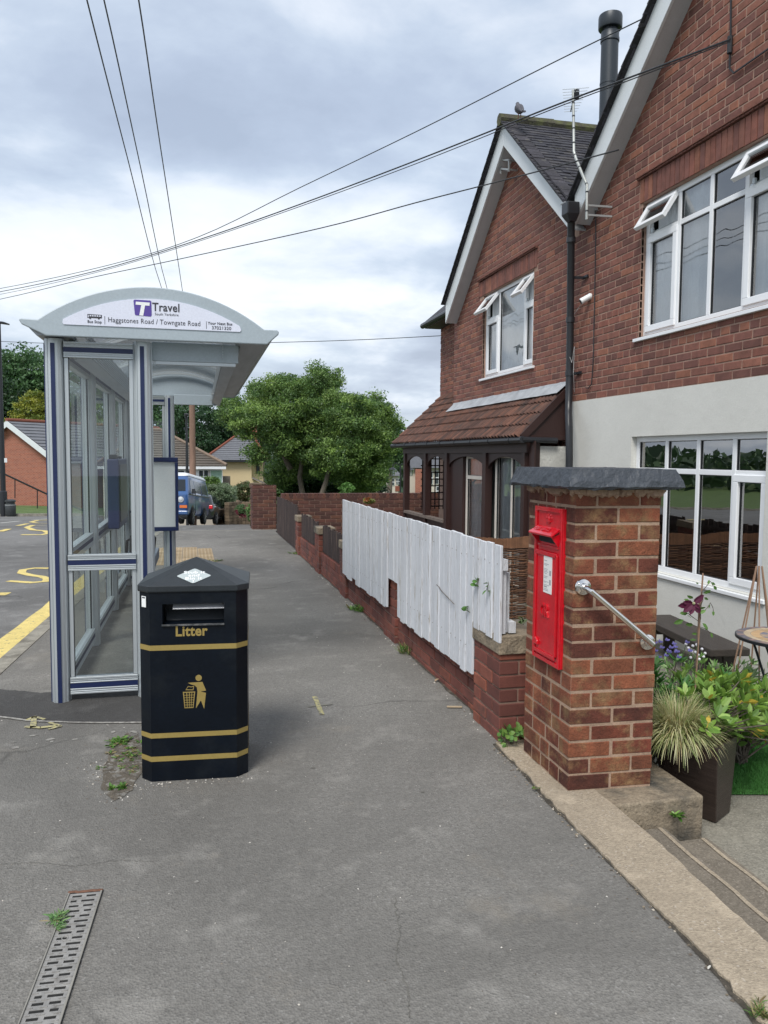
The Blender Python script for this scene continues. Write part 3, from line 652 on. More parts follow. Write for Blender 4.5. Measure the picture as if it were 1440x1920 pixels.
fb.c = [jit(c, .03) for c in fb.c]; bo = fb.build('boards', m_fencew, wf, bevel=.0025, seg=1)
rl = MB()
rl.box(1.636, 1.665, 3.87, 8.28, .95, 1.01); rl.box(1.636, 1.650, 4.32, 5.90, .40, .46); rl.box(1.636, 1.650, 6.62, 8.26, .40, .46)
rl.build('rail', m_fencew, wf)
bk = MB()
y_ = 4.3
while y_ < 8.2: bk.box(1.667, 1.678, y_, y_+.10, .64 if 5.8 < y_ < 6.7 else .33, 1.06+random.uniform(-.01, .01), jit((.9, .9, .93), .05)); y_ += .135
bk.box(1.640, 1.70, 3.925, 3.965, .60, .93); bk.box(1.640, 1.665, 3.89, 3.92, .60, 1.0); bk.box(1.69, 1.73, 3.90, 3.97, .60, .66)
bk.build('backing_boards', m_fencew, wf)
# climbing sprigs poking through the boards
def leafquad(mb, p, d, n, L_, W_, col, fold=.15):
    d = V(d).normalized(); n = V(n); s_ = d.cross(n)
    if s_.length < 1e-4: s_ = d.orthogonal()
    s_.normalize(); n = s_.cross(d).normalized(); p = V(p)
    vs = [p, p+d*L_*.35+s_*W_*.5+n*fold*W_, p+d*L_*.75+s_*W_*.38+n*fold*W_*.6, p+d*L_, p+d*L_*.75-s_*W_*.38+n*fold*W_*.6, p+d*L_*.35-s_*W_*.5+n*fold*W_, p+d*L_*.5]
    mb.add(vs, [(0, 6, 1), (1, 6, 2), (2, 6, 3), (3, 6, 4), (4, 6, 5), (5, 6, 0)], col)
def rv(s=1): return V((random.gauss(0, s), random.gauss(0, s), random.gauss(0, s)))
for (Yp, Zp, nl, lb) in ((4.18, .80, 7, 'leafy green sprig poking out between fence boards near the pillar'), (3.99, .795, 4, 'small brown tendril across the last white fence boards'), (4.31, .62, 4, 'dark leaf pair poking out low between white fence boards')):
    t = thing('climber_sprig', lb, 'plant sprig', (1.6, Yp, Zp), 0, 'sprigs growing through the white fence'); s_ = MB(); l_ = MB(); p = V((1.64, Yp, Zp)); pts = [p]
    for k in range(6): p = p+V((-.012 if k < 3 else .004, random.uniform(-.01, .012), random.uniform(.0, .018))); pts.append(p.copy())
    s_.tube(pts, .0022, 5); s_.build('stem', m_bark, t)
    for k in range(nl): leafquad(l_, pts[min(6, 2+k % 5)], V((-.5, random.uniform(-1, 1), random.uniform(-.5, .8))), V((-1, 0, .5))+rv(.3), random.uniform(.03, .05), .022, jit((.10, .22, .05), .3))
    l_.build('leaves', m_leaf, t)
sg = MB(); pts = [V((1.612, 4.90-.0*i, .66)) for i in range(1)]; p = V((1.612, 4.95, .70))
for k in range(10): pts.append(p.copy()); p = p+V((-.001, -.045, -.006 if k > 2 else -.012)) if k else p+V((0, -.03, 0))
sg.tube(pts[1:], .0025, 5); tag(sg.build('dry_tendril', m_bark), 'thin dry tendril curling across the middle of the white fence', 'plant tendril')

# dark stained palings between the piers and the far gate
def paling(name, label, ya, yb, z0, z1, x_=1.70, grp=None):
    t = thing(name, label, 'gate' if 'gate' in name else 'fence', (x_, (ya+yb)/2, z0), 0, grp); b_ = MB(); y_ = ya
    while y_ < yb-.03:
        w_ = random.uniform(.075, .095); zt = z1+random.uniform(-.02, .012); b_.box(x_, x_+.018, y_, min(y_+w_, yb), z0, zt, jit((1, 1, 1), .25)); y_ += w_+.018
    b_.build('boards', m_paling, t)
    r_ = MB()
    for z_ in (z0+.08, z1-.14): r_.box(x_+.02, x_+.05, ya, yb, z_, z_+.05)
    r_.build('rail', m_paling, t)
paling('paling_fence', 'dark timber palings on the wall just past the white fence', 8.66, 10.07, .30, .66, grp='dark paling panels along the low wall')
paling('paling_fence', 'shorter run of dark palings between the two far brick piers', 10.47, 12.07, .30, .66, grp='dark paling panels along the low wall')
paling('timber_gate', 'tall weathered dark timber gate reaching the pavement at the wall end', 12.46, 15.5, .03, .76, x_=1.69)

# cross wall at the end of the garden, end pier
def plainwall(name, label, cat, pa, pb, z0, z1, th=.22, pal=BRK, cap=True, m=m_dbrick, mm=m_mort3, cs=.078):
    a = V((pb[0]-pa[0], pb[1]-pa[1], 0)); L_ = a.length; a.normalize(); n = V((a.y, -a.x, 0))
    t = thing(name, label, cat, (pa[0], pa[1], z0)); mo = MB(); br = MB()
    o_ = V((pa[0], pa[1], 0)); mo.obox(o_+a*L_/2-n*th/2+V((0, 0, (z0+z1)/2)), a*(L_/2-.004), n*th/2, V((0, 0, (z1-z0)/2-.005))); mo.build('mortar', mm, t)
    wallbricks(br, o_, a, n, 0, L_, z0, z1-.06 if cap else z1, pal=pal, bond='stretch', course=cs)
    wallbricks(br, o_-n*th, a, -n, 0, L_, z0, z1-.06 if cap else z1, pal=pal, bond='stretch', course=cs)
    for oo, aa, nn2 in ((o_, -n, -a), (o_+a*L_, -n, a)): wallbricks(br, oo, aa, nn2, 0, th, z0, z1-.06 if cap else z1, pal=pal, bond='stretch', course=cs)
    if cap:
        s = 0
        while s < L_-.03:
            br.obox(o_+a*(s+.033)-n*th/2+V((0, 0, z1-.012)), a*.032, n*(th/2+.012), V((0, 0, .05)), bcol(pal)); s += .0765
    br.build('brickwork', m, t); return t
plainwall('garden_wall', 'dark brick garden wall running across behind the porch', 'wall', (1.85, 16.0), (9.5, 16.0), -.3, .74)
plainwall('brick_gatepost', 'dark brick end pier at the far corner of the pavement', 'brick pillar', (1.335, 17.0), (1.84, 17.0), -.1, .89, th=.5, cap=False)
st_ = MB(); random.seed(9)      # rubble wall stepping down the hill
sw = thing('stone_wall', 'rubble stone wall falling away downhill behind the brick end pier', 'wall', (1.4, 20, -.2))
P_ = [(1.45, 17.5), (1.75, 19.5), (2.1, 22), (2.5, 25), (2.9, 28)]
for i in range(4):
    a, b = V((*P_[i], 0)), V((*P_[i+1], 0)); L_ = (b-a).length; d = (b-a).normalized(); n = V((-d.y, d.x, 0)); s = 0
    while s < L_:
        for k in range(9):
            zb_ = -drop(a.y+(b.y-a.y)*s/L_)-.15; c_ = a+d*(s+.11)+V((0, 0, zb_+.06+k*.122)); g = random.uniform(.5, 1.3)
            st_.obox(c_+n*random.uniform(-.015, .015), d*random.uniform(.095, .108), n*.15, V((0, 0, random.uniform(.05, .058))), (g, g*.95, g*.85))
        s += .22
st_.build('stones', mat('rubble_stone', hexc('6d6154'), .95, attr=True, var=.3, vs=8, bump=.6, bs=60), sw, bevel=.015, seg=1)
s2 = thing('stone_wall', 'low curved rubble wall below the flower bank beyond the parked cars', 'wall', (1, 36, -1.6)); st2 = MB()
pts = [atD(x, 955, 40)for x in (424, 434, 445, 457, 470, 482)]; pts = [V((p.x, p.y-abs(i-2.5)*.3, 0)) for i, p in enumerate(pts)]
for i in range(5):
    a, b = pts[i], pts[i+1]; d = (b-a).normalized(); n = V((-d.y, d.x, 0)); L_ = (b-a).length; s = 0
    while s < L_:
        for k in range(8):
            zb_ = -drop(38)-.3; g = random.uniform(.5, 1.3)
            st2.obox(a+d*(s+.1)+V((0, 0, zb_+.1+k*.16)), d*.10, n*.15, V((0, 0, .072)), (g, g*.95, g*.85))
        s += .22
st2.build('stones', MATS['rubble_stone'], s2)

# ================================================================ LITTER BIN
BO = V((-.187, 3.769, 0)); bw = V((.9962, -.087, 0)); bn = V((.087, .9962, 0))    # front left corner, along front, depth direction
lb = thing('litter_bin', 'black litter bin with gold bands and pyramid lid in front of the bus shelter', 'litter bin', tuple(BO+bw*.2+bn*.2))
def BP(x, y, z): return BO+bw*x+bn*y+V((0, 0, z))
OCT = [(0, 0), (.4, 0), (.452, .052), (.452, .40), (.40, .452), (0, .452), (-.052, .40), (-.052, .052)]
def octo(mb, z0, z1, g=0., g1=None, col=(1, 1, 1)):
    if g1 is None: g1 = g
    def ring(z, g): return [BP(.2+(x-.2)*(1+g/.226), .226+(y-.226)*(1+g/.226), z) for x, y in OCT]
    mb.add(ring(z0, g)+ring(z1, g1), [(7, 6, 5, 4, 3, 2, 1, 0), tuple(range(8, 16))]+[(i, (i+1) % 8, 8+(i+1) % 8, 8+i) for i in range(8)], col)
# body with a real slot opening: front panel built round the hole
body = MB()
ring0 = [BP(x, y, 0) for x, y in OCT]
def quad(mb, a, b, c, d, col=(1, 1, 1)): mb.add([a, b, c, d], [(0, 1, 2, 3)], col)
for i in range(1, 8):
    p, q = OCT[i], OCT[(i+1) % 8]; quad(body, BP(*p, .0), BP(*q, .0), BP(*q, .912), BP(*p, .912))
sx0, sx1, sz0, sz1 = .058, .344, .757, .857
for (a, b, c, d) in ((0, .4, 0, sz0), (0, .4, sz1, .912), (0, sx0, sz0, sz1), (sx1, .4, sz0, sz1)): quad(body, BP(a, 0, c), BP(b, 0, c), BP(b, 0, d), BP(a, 0, d))
body.add([BP(x, y, .912) for x, y in OCT], [tuple(range(8))])
body.build('body', m_bin, lb)
hd_ = MB(); dpt = .12
quad(hd_, BP(sx0, 0, sz0), BP(sx0, 0, sz1), BP(sx0, dpt, sz1), BP(sx0, dpt, sz0)); quad(hd_, BP(sx1, 0, sz1), BP(sx1, 0, sz0), BP(sx1, dpt, sz0), BP(sx1, dpt, sz1))
quad(hd_, BP(sx0, 0, sz1), BP(sx1, 0, sz1), BP(sx1, dpt, sz1), BP(sx0, dpt, sz1)); quad(hd_, BP(sx0, dpt, sz0), BP(sx0, dpt, sz1), BP(sx1, dpt, sz1), BP(sx1, dpt, sz0)); quad(hd_, BP(sx0, 0, sz0), BP(sx0, dpt, sz0+.01), BP(sx1, dpt, sz0+.01), BP(sx1, 0, sz0))
hd_.build('slot_recess', m_bin, lb)
ch = MB(); ch.obox(BP(.205, .10, .787), bw*.138, bn*.004, V((0, 0, .026))+bn*.02); ch.build('chute_flap', mat('chute_grey', (.05, .055, .06), .4, .3), lb)
pl = MB(); pl.obox(BP(.224, .028, .842), bw*.120, bn*.010+V((0, 0, .014)), V((0, 0, .0012))-bn*.0008); pl.build('stubber_plate', m_steelplate, lb, bevel=.001)
for_ = MB(); for_.obox(BP(.2, -.004, .757), bw*.145, bn*.006, V((0, 0, .004))); for_.build('slot_lip', mat('worn_lip', (.07, .075, .08), .35, .5, alt=(.2, .2, .2), alts=30), lb, bevel=.001)
for z0, z1 in ((.636, .661), (.212, .236), (.098, .123)):
    b_ = MB()
    def rg(z): return [BP(.2+(x-.2)*1.004, .226+(y-.226)*1.004, z) for x, y in OCT]
    A = rg(z0)+rg(z1); b_.add(A, [(i, (i+1) % 8, 8+(i+1) % 8, 8+i) for i in range(8)]); b_.build('gold_band', m_gold, lb)
ld = MB()
def lring(g, z): return [BP(.2+(x-.2)*(1+g/.226), .226+(y-.226)*(1+g/.226), z) for x, y in OCT]
R0, R1, R2 = lring(.006, .914), lring(.008, .920), lring(.008, .944)
ld.add(R0+R1+R2+[BP(.2, .226, 1.052)], [tuple(range(7, -1, -1))]+[(i, (i+1) % 8, 8+(i+1) % 8, 8+i) for i in range(8)]+[(8+i, 8+(i+1) % 8, 16+(i+1) % 8, 16+i) for i in range(8)]+[(16+i, 16+(i+1) % 8, 24) for i in range(8)])
lid = ld.build('lid', m_binlid, lb, bevel=.0022)
gk = MB(); octo(gk, .905, .916, -.004); gk.build('lid_gasket', m_black, lb)
# sticker on the sloping front facet of the lid
fm = BP(.2, -.008, .944); ap = BP(.2, .226, 1.052); up_ = (ap-fm).normalized(); fn = bw.cross(up_).normalized()
stk = MB(); c0 = fm+up_*.082; dia = []
for (dx, dy) in ((-.083, 0), (0, -.066), (.083, 0), (0, .066)):
    dia.append((dx, dy))
rd = []
for i in range(4):
    p = V((*dia[i], 0)); a = V((*dia[i-1], 0)); b = V((*dia[(i+1) % 4], 0))
    rd += [p.lerp(a, .09), p.lerp(a, .03).lerp(p.lerp(b, .03), .5)*.985, p.lerp(b, .09)]
stk.add([c0+bw*(p.x+.0)+up_*(p.y+.0)+fn*.0022 for p in rd], [tuple(range(12))]); sko = stk.build('lid_sticker', m_sticker, lb)
text('sticker_lettering', 'Stub it\nand\nBin it\n!', .031, c0+up_*.019, bw, up_, m_white, sko, ext=.0002, off=.0007, align='CENTER', sx=1.15, lift=.003)
text('lettering', 'Litter', .0685, BP(.116, 0, .704), bw, V((0, 0, 1)), m_gold, lb, ext=.0003, off=.0021, sx=.90, lift=.001)
ws = MB(); ws.obox(BP(-.0285, .0215, .868), V(bw-bn).normalized()*.0155, V(-bw-bn).normalized()*.0008, V((0, 0, .026))); wso = ws.build('side_sticker', m_white, lb)
w2 = MB(); w2.obox(BP(-.0292, .0208, .887), V(bw-bn).normalized()*.011, V(-bw-bn).normalized()*.0006, V((0, 0, .0028))); w2.build('sticker_header', m_ink, wso)
# tidy figure
lg = MB()
def L2(pts): lg.prism([(x, z) for x, z in pts], bw, (0, 0, 1), -bn, .0012, o=BP(0, -.0003, 0))
lg.lathe([(.0148, 0), (.0148, .0012)], BP(.2225, -.0003, .498), -bn, 28)
L2([(.172, .476), (.240, .478), (.256, .437), (.2535, .434), (.236, .4325), (.233, .430), (.256, .424), (.247, .346), (.232, .388), (.2085, .350), (.2165, .432), (.2135, .452), (.203, .463), (.186, .468)])
x0_, x1_, xb0, xb1, zt, zb = .1485, .206, .1555, .197, .4325, .353
for t0, t1 in ((0, .09),) + tuple((.09+k*.2275, .09+k*.2275) for k in range(0)): pass
def bx_(u, v): return (x0_+(x1_-x0_)*u)*(v)+(xb0+(xb1-xb0)*u)*(1-v), zb+(zt-zb)*v
def cell(u0, u1, v0, v1): L2([bx_(u0, v0), bx_(u1, v0), bx_(u1, v1), bx_(u0, v1)])
for v0, v1 in ((0, .045), (.94, 1.0)): cell(0, 1, v0, v1)
vs_ = [.045+(.895)*k/6 for k in range(7)]
for k in range(6):
    for u0, u1 in ((0, .085), (.275, .345), (.535-.035, .535+.03), (.70, .76), (.915, 1)): cell(u0, u1, vs_[k], vs_[k+1])
    if k:
        for u0, u1 in ((.085, .275), (.345, .5), (.565, .70), (.76, .915)): cell(u0, u1, vs_[k]-.014, vs_[k]+.014)
for seg in ([(.161, .441), (.198, .439), (.1975, .4425), (.165, .4445)], [(.161, .441), (.165, .4445), (.176, .459), (.173, .4605)], [(.173, .4605), (.176, .457), (.187, .4535), (.187, .457)], [(.187, .457), (.187, .4535), (.199, .457), (.201, .4605)], [(.201, .4605), (.198, .4575), (.1945, .4425), (.198, .439)]): L2(seg)
lg.build('tidy_symbol', m_gold, lb)

# ================================================================ BUS SHELTER
SO = V((-.80, 5.17, 0)); SA = -R(.7); BAY, NB = 1.5, 3; SL = BAY*NB
sh = thing('bus_shelter', 'grey and blue glazed bus shelter with arched roof sign beside the road', 'bus shelter', tuple(SO), SA)
al = lambda: jit((1, 1, 1), .03)
def post(x, y, zb=-.05, zt=2.262, strips=((0, -1),)):
    p = MB(); p.lathe([(.054, zb), (.054, zt)], (x, y, 0), n=24)
    # flutes
    for k in range(24):
        a_ = 2*pi*(k+.5)/24
        if k % 3 == 0: p.obox((x+.0535*cos(a_), y+.0535*sin(a_), (zb+zt)/2), (cos(a_)*.004, sin(a_)*.004, 0), (-sin(a_)*.003, cos(a_)*.003, 0), (0, 0, (zt-zb)/2))
    o = p.build('post', m_alu, sh, local=True)
    s = MB()
    for (ax, ay) in strips:
        t_ = (-ay, ax); s.obox((x+ax*.0535, y+ay*.0535, (zb+zt-.03)/2), (ax*.0045, ay*.0045, 0), (t_[0]*.0125, t_[1]*.0125, 0), (0, 0, (zt-.03-zb)/2))
    s.build('navy_strip', m_navy, o, local=True); return o
ps = []
for k in range(NB+1): post(0.004, BAY*k, strips=((0, -1), (-1, 0)) if k == 0 else ((0, -1) if k == NB else (-1, 0),))
post(.524, 0); post(.524, SL, strips=((0, -1),))
def rail(a, b, z0, z1, nrm):     # fluted rail with navy band, a->b horizontal, nrm = outward
    a, b, n = V((*a, 0)), V((*b, 0)), V((*nrm, 0)); m_ = (a+b)/2; h = (b-a)/2; H = z1-z0
    p = MB(); p.obox(m_+V((0, 0, (z0+z1)/2)), h, n*.021, V((0, 0, H/2)))
    for s_ in (1, -1):
        for f0, f1, d in ((0, .10, .027), (.14, .2, .026), (.26, .335, .027), (.66, .72, .027), (.78, .84, .026), (.88, 1, .029)):
            p.obox(m_+n*s_*.0215+V((0, 0, z0+H*(f0+f1)/2)), h*.999, n*(d-.0215), V((0, 0, H*(f1-f0)/2)))
    o = p.build('rail', m_alu, sh, local=True, bevel=.0015, seg=1)
    q = MB()
    for s_ in (1, -1): q.obox(m_+n*s_*.0225+V((0, 0, z0+H*.5)), h*.998, n*.0025, V((0, 0, H*.145)))
    q.build('navy_strip', m_navy, o, local=True)
def panel(a, b, nrm):
    A, B = V((*a, 0)), V((*b, 0)); d = (B-A).normalized(); n = V((*nrm, 0))
    for z0, z1 in ((.045, .153), (.832, .932), (2.152, 2.248)): rail(a, b, z0, z1, nrm)
    for z0, z1 in ((.153, .832), (.932, 2.152)):
        for p, e_ in ((A+d*.014, d*.0135), (B-d*.014, -d*.0135)):
            f = MB(); f.obox(p+V((0, 0, (z0+z1)/2)), d*.012, n*.014, V((0, 0, (z1-z0)/2-.001))); fo_ = f.build('glazing_bead', m_alu, sh, local=True, bevel=.002, seg=1)
            f = MB(); f.obox(p+e_+V((0, 0, (z0+z1)/2)), d*.0015, n*.006, V((0, 0, (z1-z0)/2-.001))); f.build('glazing_seal', m_black, fo_, local=True)
        g = MB(); q_ = [A+d*.026, B-d*.026]; g.add([q_[0]+V((0, 0, z0)), q_[1]+V((0, 0, z0)), q_[1]+V((0, 0, z1)), q_[0]+V((0, 0, z1))], [(0, 1, 2, 3)]); g.build('glass_panel', m_shglass, sh, local=True)
panel((.06, 0), (.468, 0), (0, -1)); panel((.06, SL), (.468, SL), (0, -1))
for k in range(NB): panel((.004, BAY*k+.056), (.004, BAY*(k+1)-.056), (-1, 0))
# roof
YF, YB = -.105, SL+.11
def fascia(y0, y1):
    arc = []; cxx, zb_, r0 = .605, 2.355, .665; hgt = .225; rad = (r0*r0+hgt*hgt)/(2*hgt)
    for k in range(25):
        x = -r0+2*r0*k/24; arc.append((cxx-x, zb_+hgt-rad+sqrt(rad*rad-x*x)))
    poly = [(-.165, 2.350), (-.150, 2.325), (-.015, 2.262), (1.29, 2.262), (1.362, 2.328), (1.366, 2.345), (1.352, 2.355)]+arc+[(-.10, 2.356), (-.155, 2.358)]
    f = MB(); f.prism(poly, (1, 0, 0), (0, 0, 1), (0, 1, 0), y1-y0, o=(0, y0, 0)); return f.build('roof_end', m_fascia, sh, local=True, bevel=.006)
fascia(YF-.035, YF); fascia(YB-.035, YB)
sn = MB(); sp_ = [(.085, 2.332), (1.12, 2.332), (1.128, 2.342), (1.122, 2.362)]
r0 = .53; hgt = .150; rad = (r0*r0+hgt*hgt)/(2*hgt)
for k in range(21): x = -r0+.02+2*(r0-.02)*k/20; sp_.append((.605-x, 2.358+hgt-rad+sqrt(rad*rad-x*x)))
sp_ += [(.082, 2.362), (.078, 2.342)]
sn.prism(sp_, (1, 0, 0), (0, 0, 1), (0, -1, 0), .005, o=(0, YF-.0352, 0)); sgo = sn.build('sign', m_sign, sh, local=True)
YS = YF-.0405
def tx(b_, s, x, z, m, off=0., sx=1., nm='lettering', al_='LEFT'): 
    Mx = wmat(sh); o_ = Mx @ V((x, YS, z)); a_ = Mx.to_3x3() @ V((1, 0, 0)); return text(nm, b_, s, o_, a_, V((0, 0, 1)), m, sgo, ext=.0004, off=off, sx=sx, align=al_, lift=.0008)
lg2 = MB(); lg2.prism([(.497, 2.405), (.583, 2.401), (.590, 2.407), (.589, 2.492), (.583, 2.497), (.492, 2.498), (.485, 2.492), (.492, 2.410)], (1, 0, 0), (0, 0, 1), (0, -1, 0), .0015, o=(0, YS, 0)); lgo = lg2.build('logo', m_purple, sgo, local=True)
lt = MB(); lt.prism([(.499, 2.486), (.497, 2.468), (.530, 2.467), (.518, 2.405), (.541, 2.404), (.552, 2.466), (.578, 2.465), (.580, 2.484)], (1, 0, 0), (0, 0, 1), (0, -1, 0), .0012, o=(0, YS-.0016, 0)); lt.build('logo_letter', m_white, lgo, local=True)
tx('Travel', .070, .594, 2.437, m_ink, .0014, .86); tx('South Yorkshire', .0215, .608, 2.411, m_ink, 0, .93)
tx('Haggstones Road / Towngate Road', .0425, .336, 2.357, m_ink, 0, .845)
tx('Your Next Bus', .0235, .924, 2.370, m_ink, .0005, .98); tx('37021320', .0285, .947, 2.341, m_ink, .0003, 1.0)
tx('Bus Stop', .0235, .219, 2.347, m_ink, .0004, .92)
li = MB(); li.box(.317, .3195, YS-.001, YS, 2.343, 2.391); li.box(.914, .9165, YS-.001, YS, 2.342, 2.388); li.build('divider', m_ink, sgo, local=True)
bi = MB(); bi.prism([(.219, 2.376), (.300, 2.376), (.302, 2.380), (.302, 2.397), (.222, 2.399), (.219, 2.396)], (1, 0, 0), (0, 0, 1), (0, -1, 0), .0008, o=(0, YS, 0))
for x_ in (.235, .284): bi.lathe([(.0055, 0), (.0055, .0012)], (x_, YS, 2.375), (0, -1, 0), 12)
bio = bi.build('bus_icon', m_ink, sgo, local=True)
bwn = MB()
for k in range(5): bwn.box(.232+k*.0135, .2415+k*.0135, YS-.0016, YS-.0009, 2.386, 2.393)
bwn.box(.2225, .2275, YS-.0016, YS-.0009, 2.380, 2.393); bwn.build('icon_windows', m_sign, bio, local=True)
# gutters along both sides, beams, arched glazing
for sgn in (1, -1):
    X_ = lambda x: x if sgn > 0 else 1.21-x
    gp = [(1.10, 2.275), (1.285, 2.266), (1.350, 2.335), (1.27, 2.352), (1.10, 2.31)]
    g = MB(); g.prism([(X_(x), z) for x, z in gp], (1, 0, 0), (0, 0, 1), (0, 1, 0), YB-YF-.037, o=(0, YF+.001, 0)); g.prism([(X_(x), z) for x, z in [(1.02, 2.32), (1.022, 2.18), (1.105, 2.150), (1.135, 2.272), (1.10, 2.274), (1.10, 2.32)]], (1, 0, 0), (0, 0, 1), (0, 1, 0), SL-.20, o=(0, .10, 0)); g.build('gutter', mat('mill_aluminium', (.34, .36, .38), .45, .6, var=.18, vs=5, stretch=(3, .4, 3), bump=.05), sh, local=True)
    gr_ = MB()
    for k in range(7): t = k/6; xa, za = 1.0195, 2.19+.1*t; gr_.box(X_(xa-.003), X_(xa+.001), YF+.1, YB-.1, za-.003, za+.003)
    gr_.build('gutter_rib', m_alu, sh, local=True)
for y_ in (.03, SL-.07):
    bm_ = MB(); bm_.box(.58, 1.118, y_, y_+.04, 2.155, 2.275); bm_.build('beam', m_fascia, sh, local=True, bevel=.004)
bm2 = MB(); bm2.box(.60, 1.10, .035, .068, 2.135, 2.154); bm2.build('beam_flange', m_alu, sh, local=True)
rf = MB(); n_ = 16; rr0 = .64; hg = .20; rad = (rr0**2+hg**2)/(2*hg)
def arcp(k, dz=0): x = -rr0+2*rr0*k/n_; return .605+x, 2.348+hg-rad+sqrt(rad*rad-x*x)+dz
for k in range(n_):
    a, b = arcp(k), arcp(k+1)
    rf.add([(a[0], YF, a[1]), (b[0], YF, b[1]), (b[0], YB-.04, b[1]), (a[0], YB-.04, a[1])], [(0, 1, 2, 3)])
rf.build('roof_glazing', m_poly, sh, local=True, smooth=True)
for yy in [YF+.03]+[BAY*k for k in range(1, NB)]+[YB-.08]:
    rb = MB()
    for k in range(n_):
        a, b = arcp(k, -.004), arcp(k+1, -.004); rb.obox(((a[0]+b[0])/2, yy, (a[1]+b[1])/2-.012), ((b[0]-a[0])/2, 0, (b[1]-a[1])/2), (0, .018, 0), (0, 0, .011))
    rb.build('roof_rib', m_alu, sh, local=True)
for z_ in (2.24, 2.20): pass
ph = MB()
for y_ in (SL-1.2, SL-.35): ph.box(1.0, 1.03, y_, y_+.12, 2.20, 2.215)
ph.build('gutter_clip', m_alu, sh, local=True)
# timetable case on the far end, information case on the back, perch bench
tcx = thing('timetable_case', 'empty white timetable case in navy frame on the far end of the shelter', 'notice case', tuple(SO+V((.42, SL-.15, .66))), SA)
Mx = wmat(sh)
def LB(mb, x0, x1, y0, y1, z0, z1):
    c = Mx @ V(((x0+x1)/2, (y0+y1)/2, (z0+z1)/2)); r3 = Mx.to_3x3(); mb.obox(c, r3 @ V(((x1-x0)/2, 0, 0)), r3 @ V((0, (y1-y0)/2, 0)), V((0, 0, (z1-z0)/2)))
f = MB()
for a in ((.10, .62, .66, .705), (.10, .62, 1.475, 1.53), (.10, .135, .706, 1.474), (.585, .62, .706, 1.474)): LB(f, a[0], a[1], SL-.16, SL-.09, a[2], a[3])
f.build('frame', m_navy, tcx, bevel=.004)
f = MB(); LB(f, .136, .584, SL-.125, SL-.10, .707, 1.473); f.build('backing', mat('case_backing', (.66, .69, .68), .25, var=.03), tcx)
ic = thing('information_case', 'dark navy box hung inside the shelter on the back panels', 'information case', tuple(Mx @ V((.1, 2.9, .9))), SA)
f = MB(); LB(f, .065, .165, 2.15, 2.95, .89, 1.52); f.build('body', m_navy, ic, bevel=.012)
f = MB(); LB(f, .166, .172, 2.2, 2.9, .95, 1.47); f.build('door', m_black, ic, bevel=.003)
f = MB(); LB(f, .08, .14, 2.16, 2.3, 1.521, 1.56); LB(f, .07, .15, 2.5, 2.62, 1.521, 1.545); f.build('bracket', m_black, ic, bevel=.006)
be = thing('shelter_bench', 'grey perforated perch bench with black armrest inside the shelter', 'bench', tuple(Mx @ V((.2, 3.4, 0))), SA)
f = MB(); LB(f, .08, .40, 2.75, 4.25, .455, .475); LB(f, .385, .40, 2.75, 4.25, .36, .4548); LB(f, .08, .095, 2.75, 4.25, .40, .4548); f.build('seat', mat('bench_grey', (.22, .26, .31), .5, .3), be, bevel=.004)
for y_ in (2.95, 4.05):
    f = MB(); LB(f, .2, .26, y_, y_+.05, -.02, .454); f.build('leg', m_alu, be)
for y_ in (3.15, 3.6):
    f = MB(); f.tube([Mx @ V((.37, y_, .47)), Mx @ V((.39, y_, .66)), Mx @ V((.36, y_, .70)), Mx @ V((.2, y_, .71)), Mx @ V((.14, y_, .68)), Mx @ V((.13, y_, .47))], .014, 8); f.build('armrest', m_black, be, smooth=True)

# ================================================================ DRAIN CHANNEL
random.seed(41)
dc = thing('drain_channel', 'slotted metal drain channel set in the pavement at the lower left', 'drain', (-.4, 2.4, 0))
dA, dB, dC, dD = (-.433, 2.828), (-.318, 2.852), (-.345, 2.15), (-.475, 2.15)
ex = (-.045/.70, 0); P0 = V((-.424, 2.835, 0)); dl = V((-.062, -1, 0)).normalized(); dw = V((-dl.y, dl.x, 0))*1.0
DW = .122; DL = 3.4
if dw.x < 0: dw = -dw
def DP(s, t, z): return P0+dw*s*.84+dl*t+V((0, 0, z))
grt = MB(); zt = .005; zb_ = -.012
rowp = .0305; nr = int(DL/rowp); slots = []
for r_ in range(nr):
    ph_ = r_ % 2; t0 = .012+r_*rowp; t1 = t0+.0125
    if r_ % 16 == 15: t0 += .002
    a = [(.014, .052), (.070, .108)] if ph_ == 0 else [(.014, .038), (.056, .108)] if r_ % 4 == 1 else [(.014, .062), (.080, .108)]
    slots.append((t0, t1, a))
def qd(s0, s1, t0, t1, z=zt): grt.add([DP(s0, t0, z), DP(s1, t0, z), DP(s1, t1, z), DP(s0, t1, z)], [(3, 2, 1, 0)])
tp_ = 0
for (t0, t1, a) in slots:
    qd(0, DW, tp_, t0); x_ = 0
    for s0, s1 in a+[(DW, DW)]: 
        qd(x_, s0, t0, t1); x_ = s1
    for s0, s1 in a:
        for (A, B) in (((s0, t0), (s1, t0)), ((s1, t0), (s1, t1)), ((s1, t1), (s0, t1)), ((s0, t1), (s0, t0))):
            grt.add([DP(*A, zt), DP(*B, zt), DP(*B, zb_), DP(*A, zb_)], [(0, 1, 2, 3)])
    tp_ = t1
    # small raised ticks between slots
    for s0, s1 in ((.006, .02), (.044, .066), (.098, .116)): 
        c = DP((s0+s1)/2, t1+.009, zt+.0012); grt.obox(c, dw*(s1-s0)/2, dl*.0016, V((0, 0, .0012)))
qd(0, DW, tp_, DL)
grt.build('grating', mat('galvanised_grate', (.30, .292, .275), .6, .25, var=.2, vs=9, fvar=.2, bump=.3, bs=150, alt=(.12, .11, .10), alts=12, altr=(.55, .7)), dc)
ed = MB()
for s0, s1 in ((-.006, -.0015), (DW+.0015, DW+.007)): ed.obox(DP((s0+s1)/2, DL/2, .004), dw*(s1-s0)/2, dl*DL/2, V((0, 0, .006)))
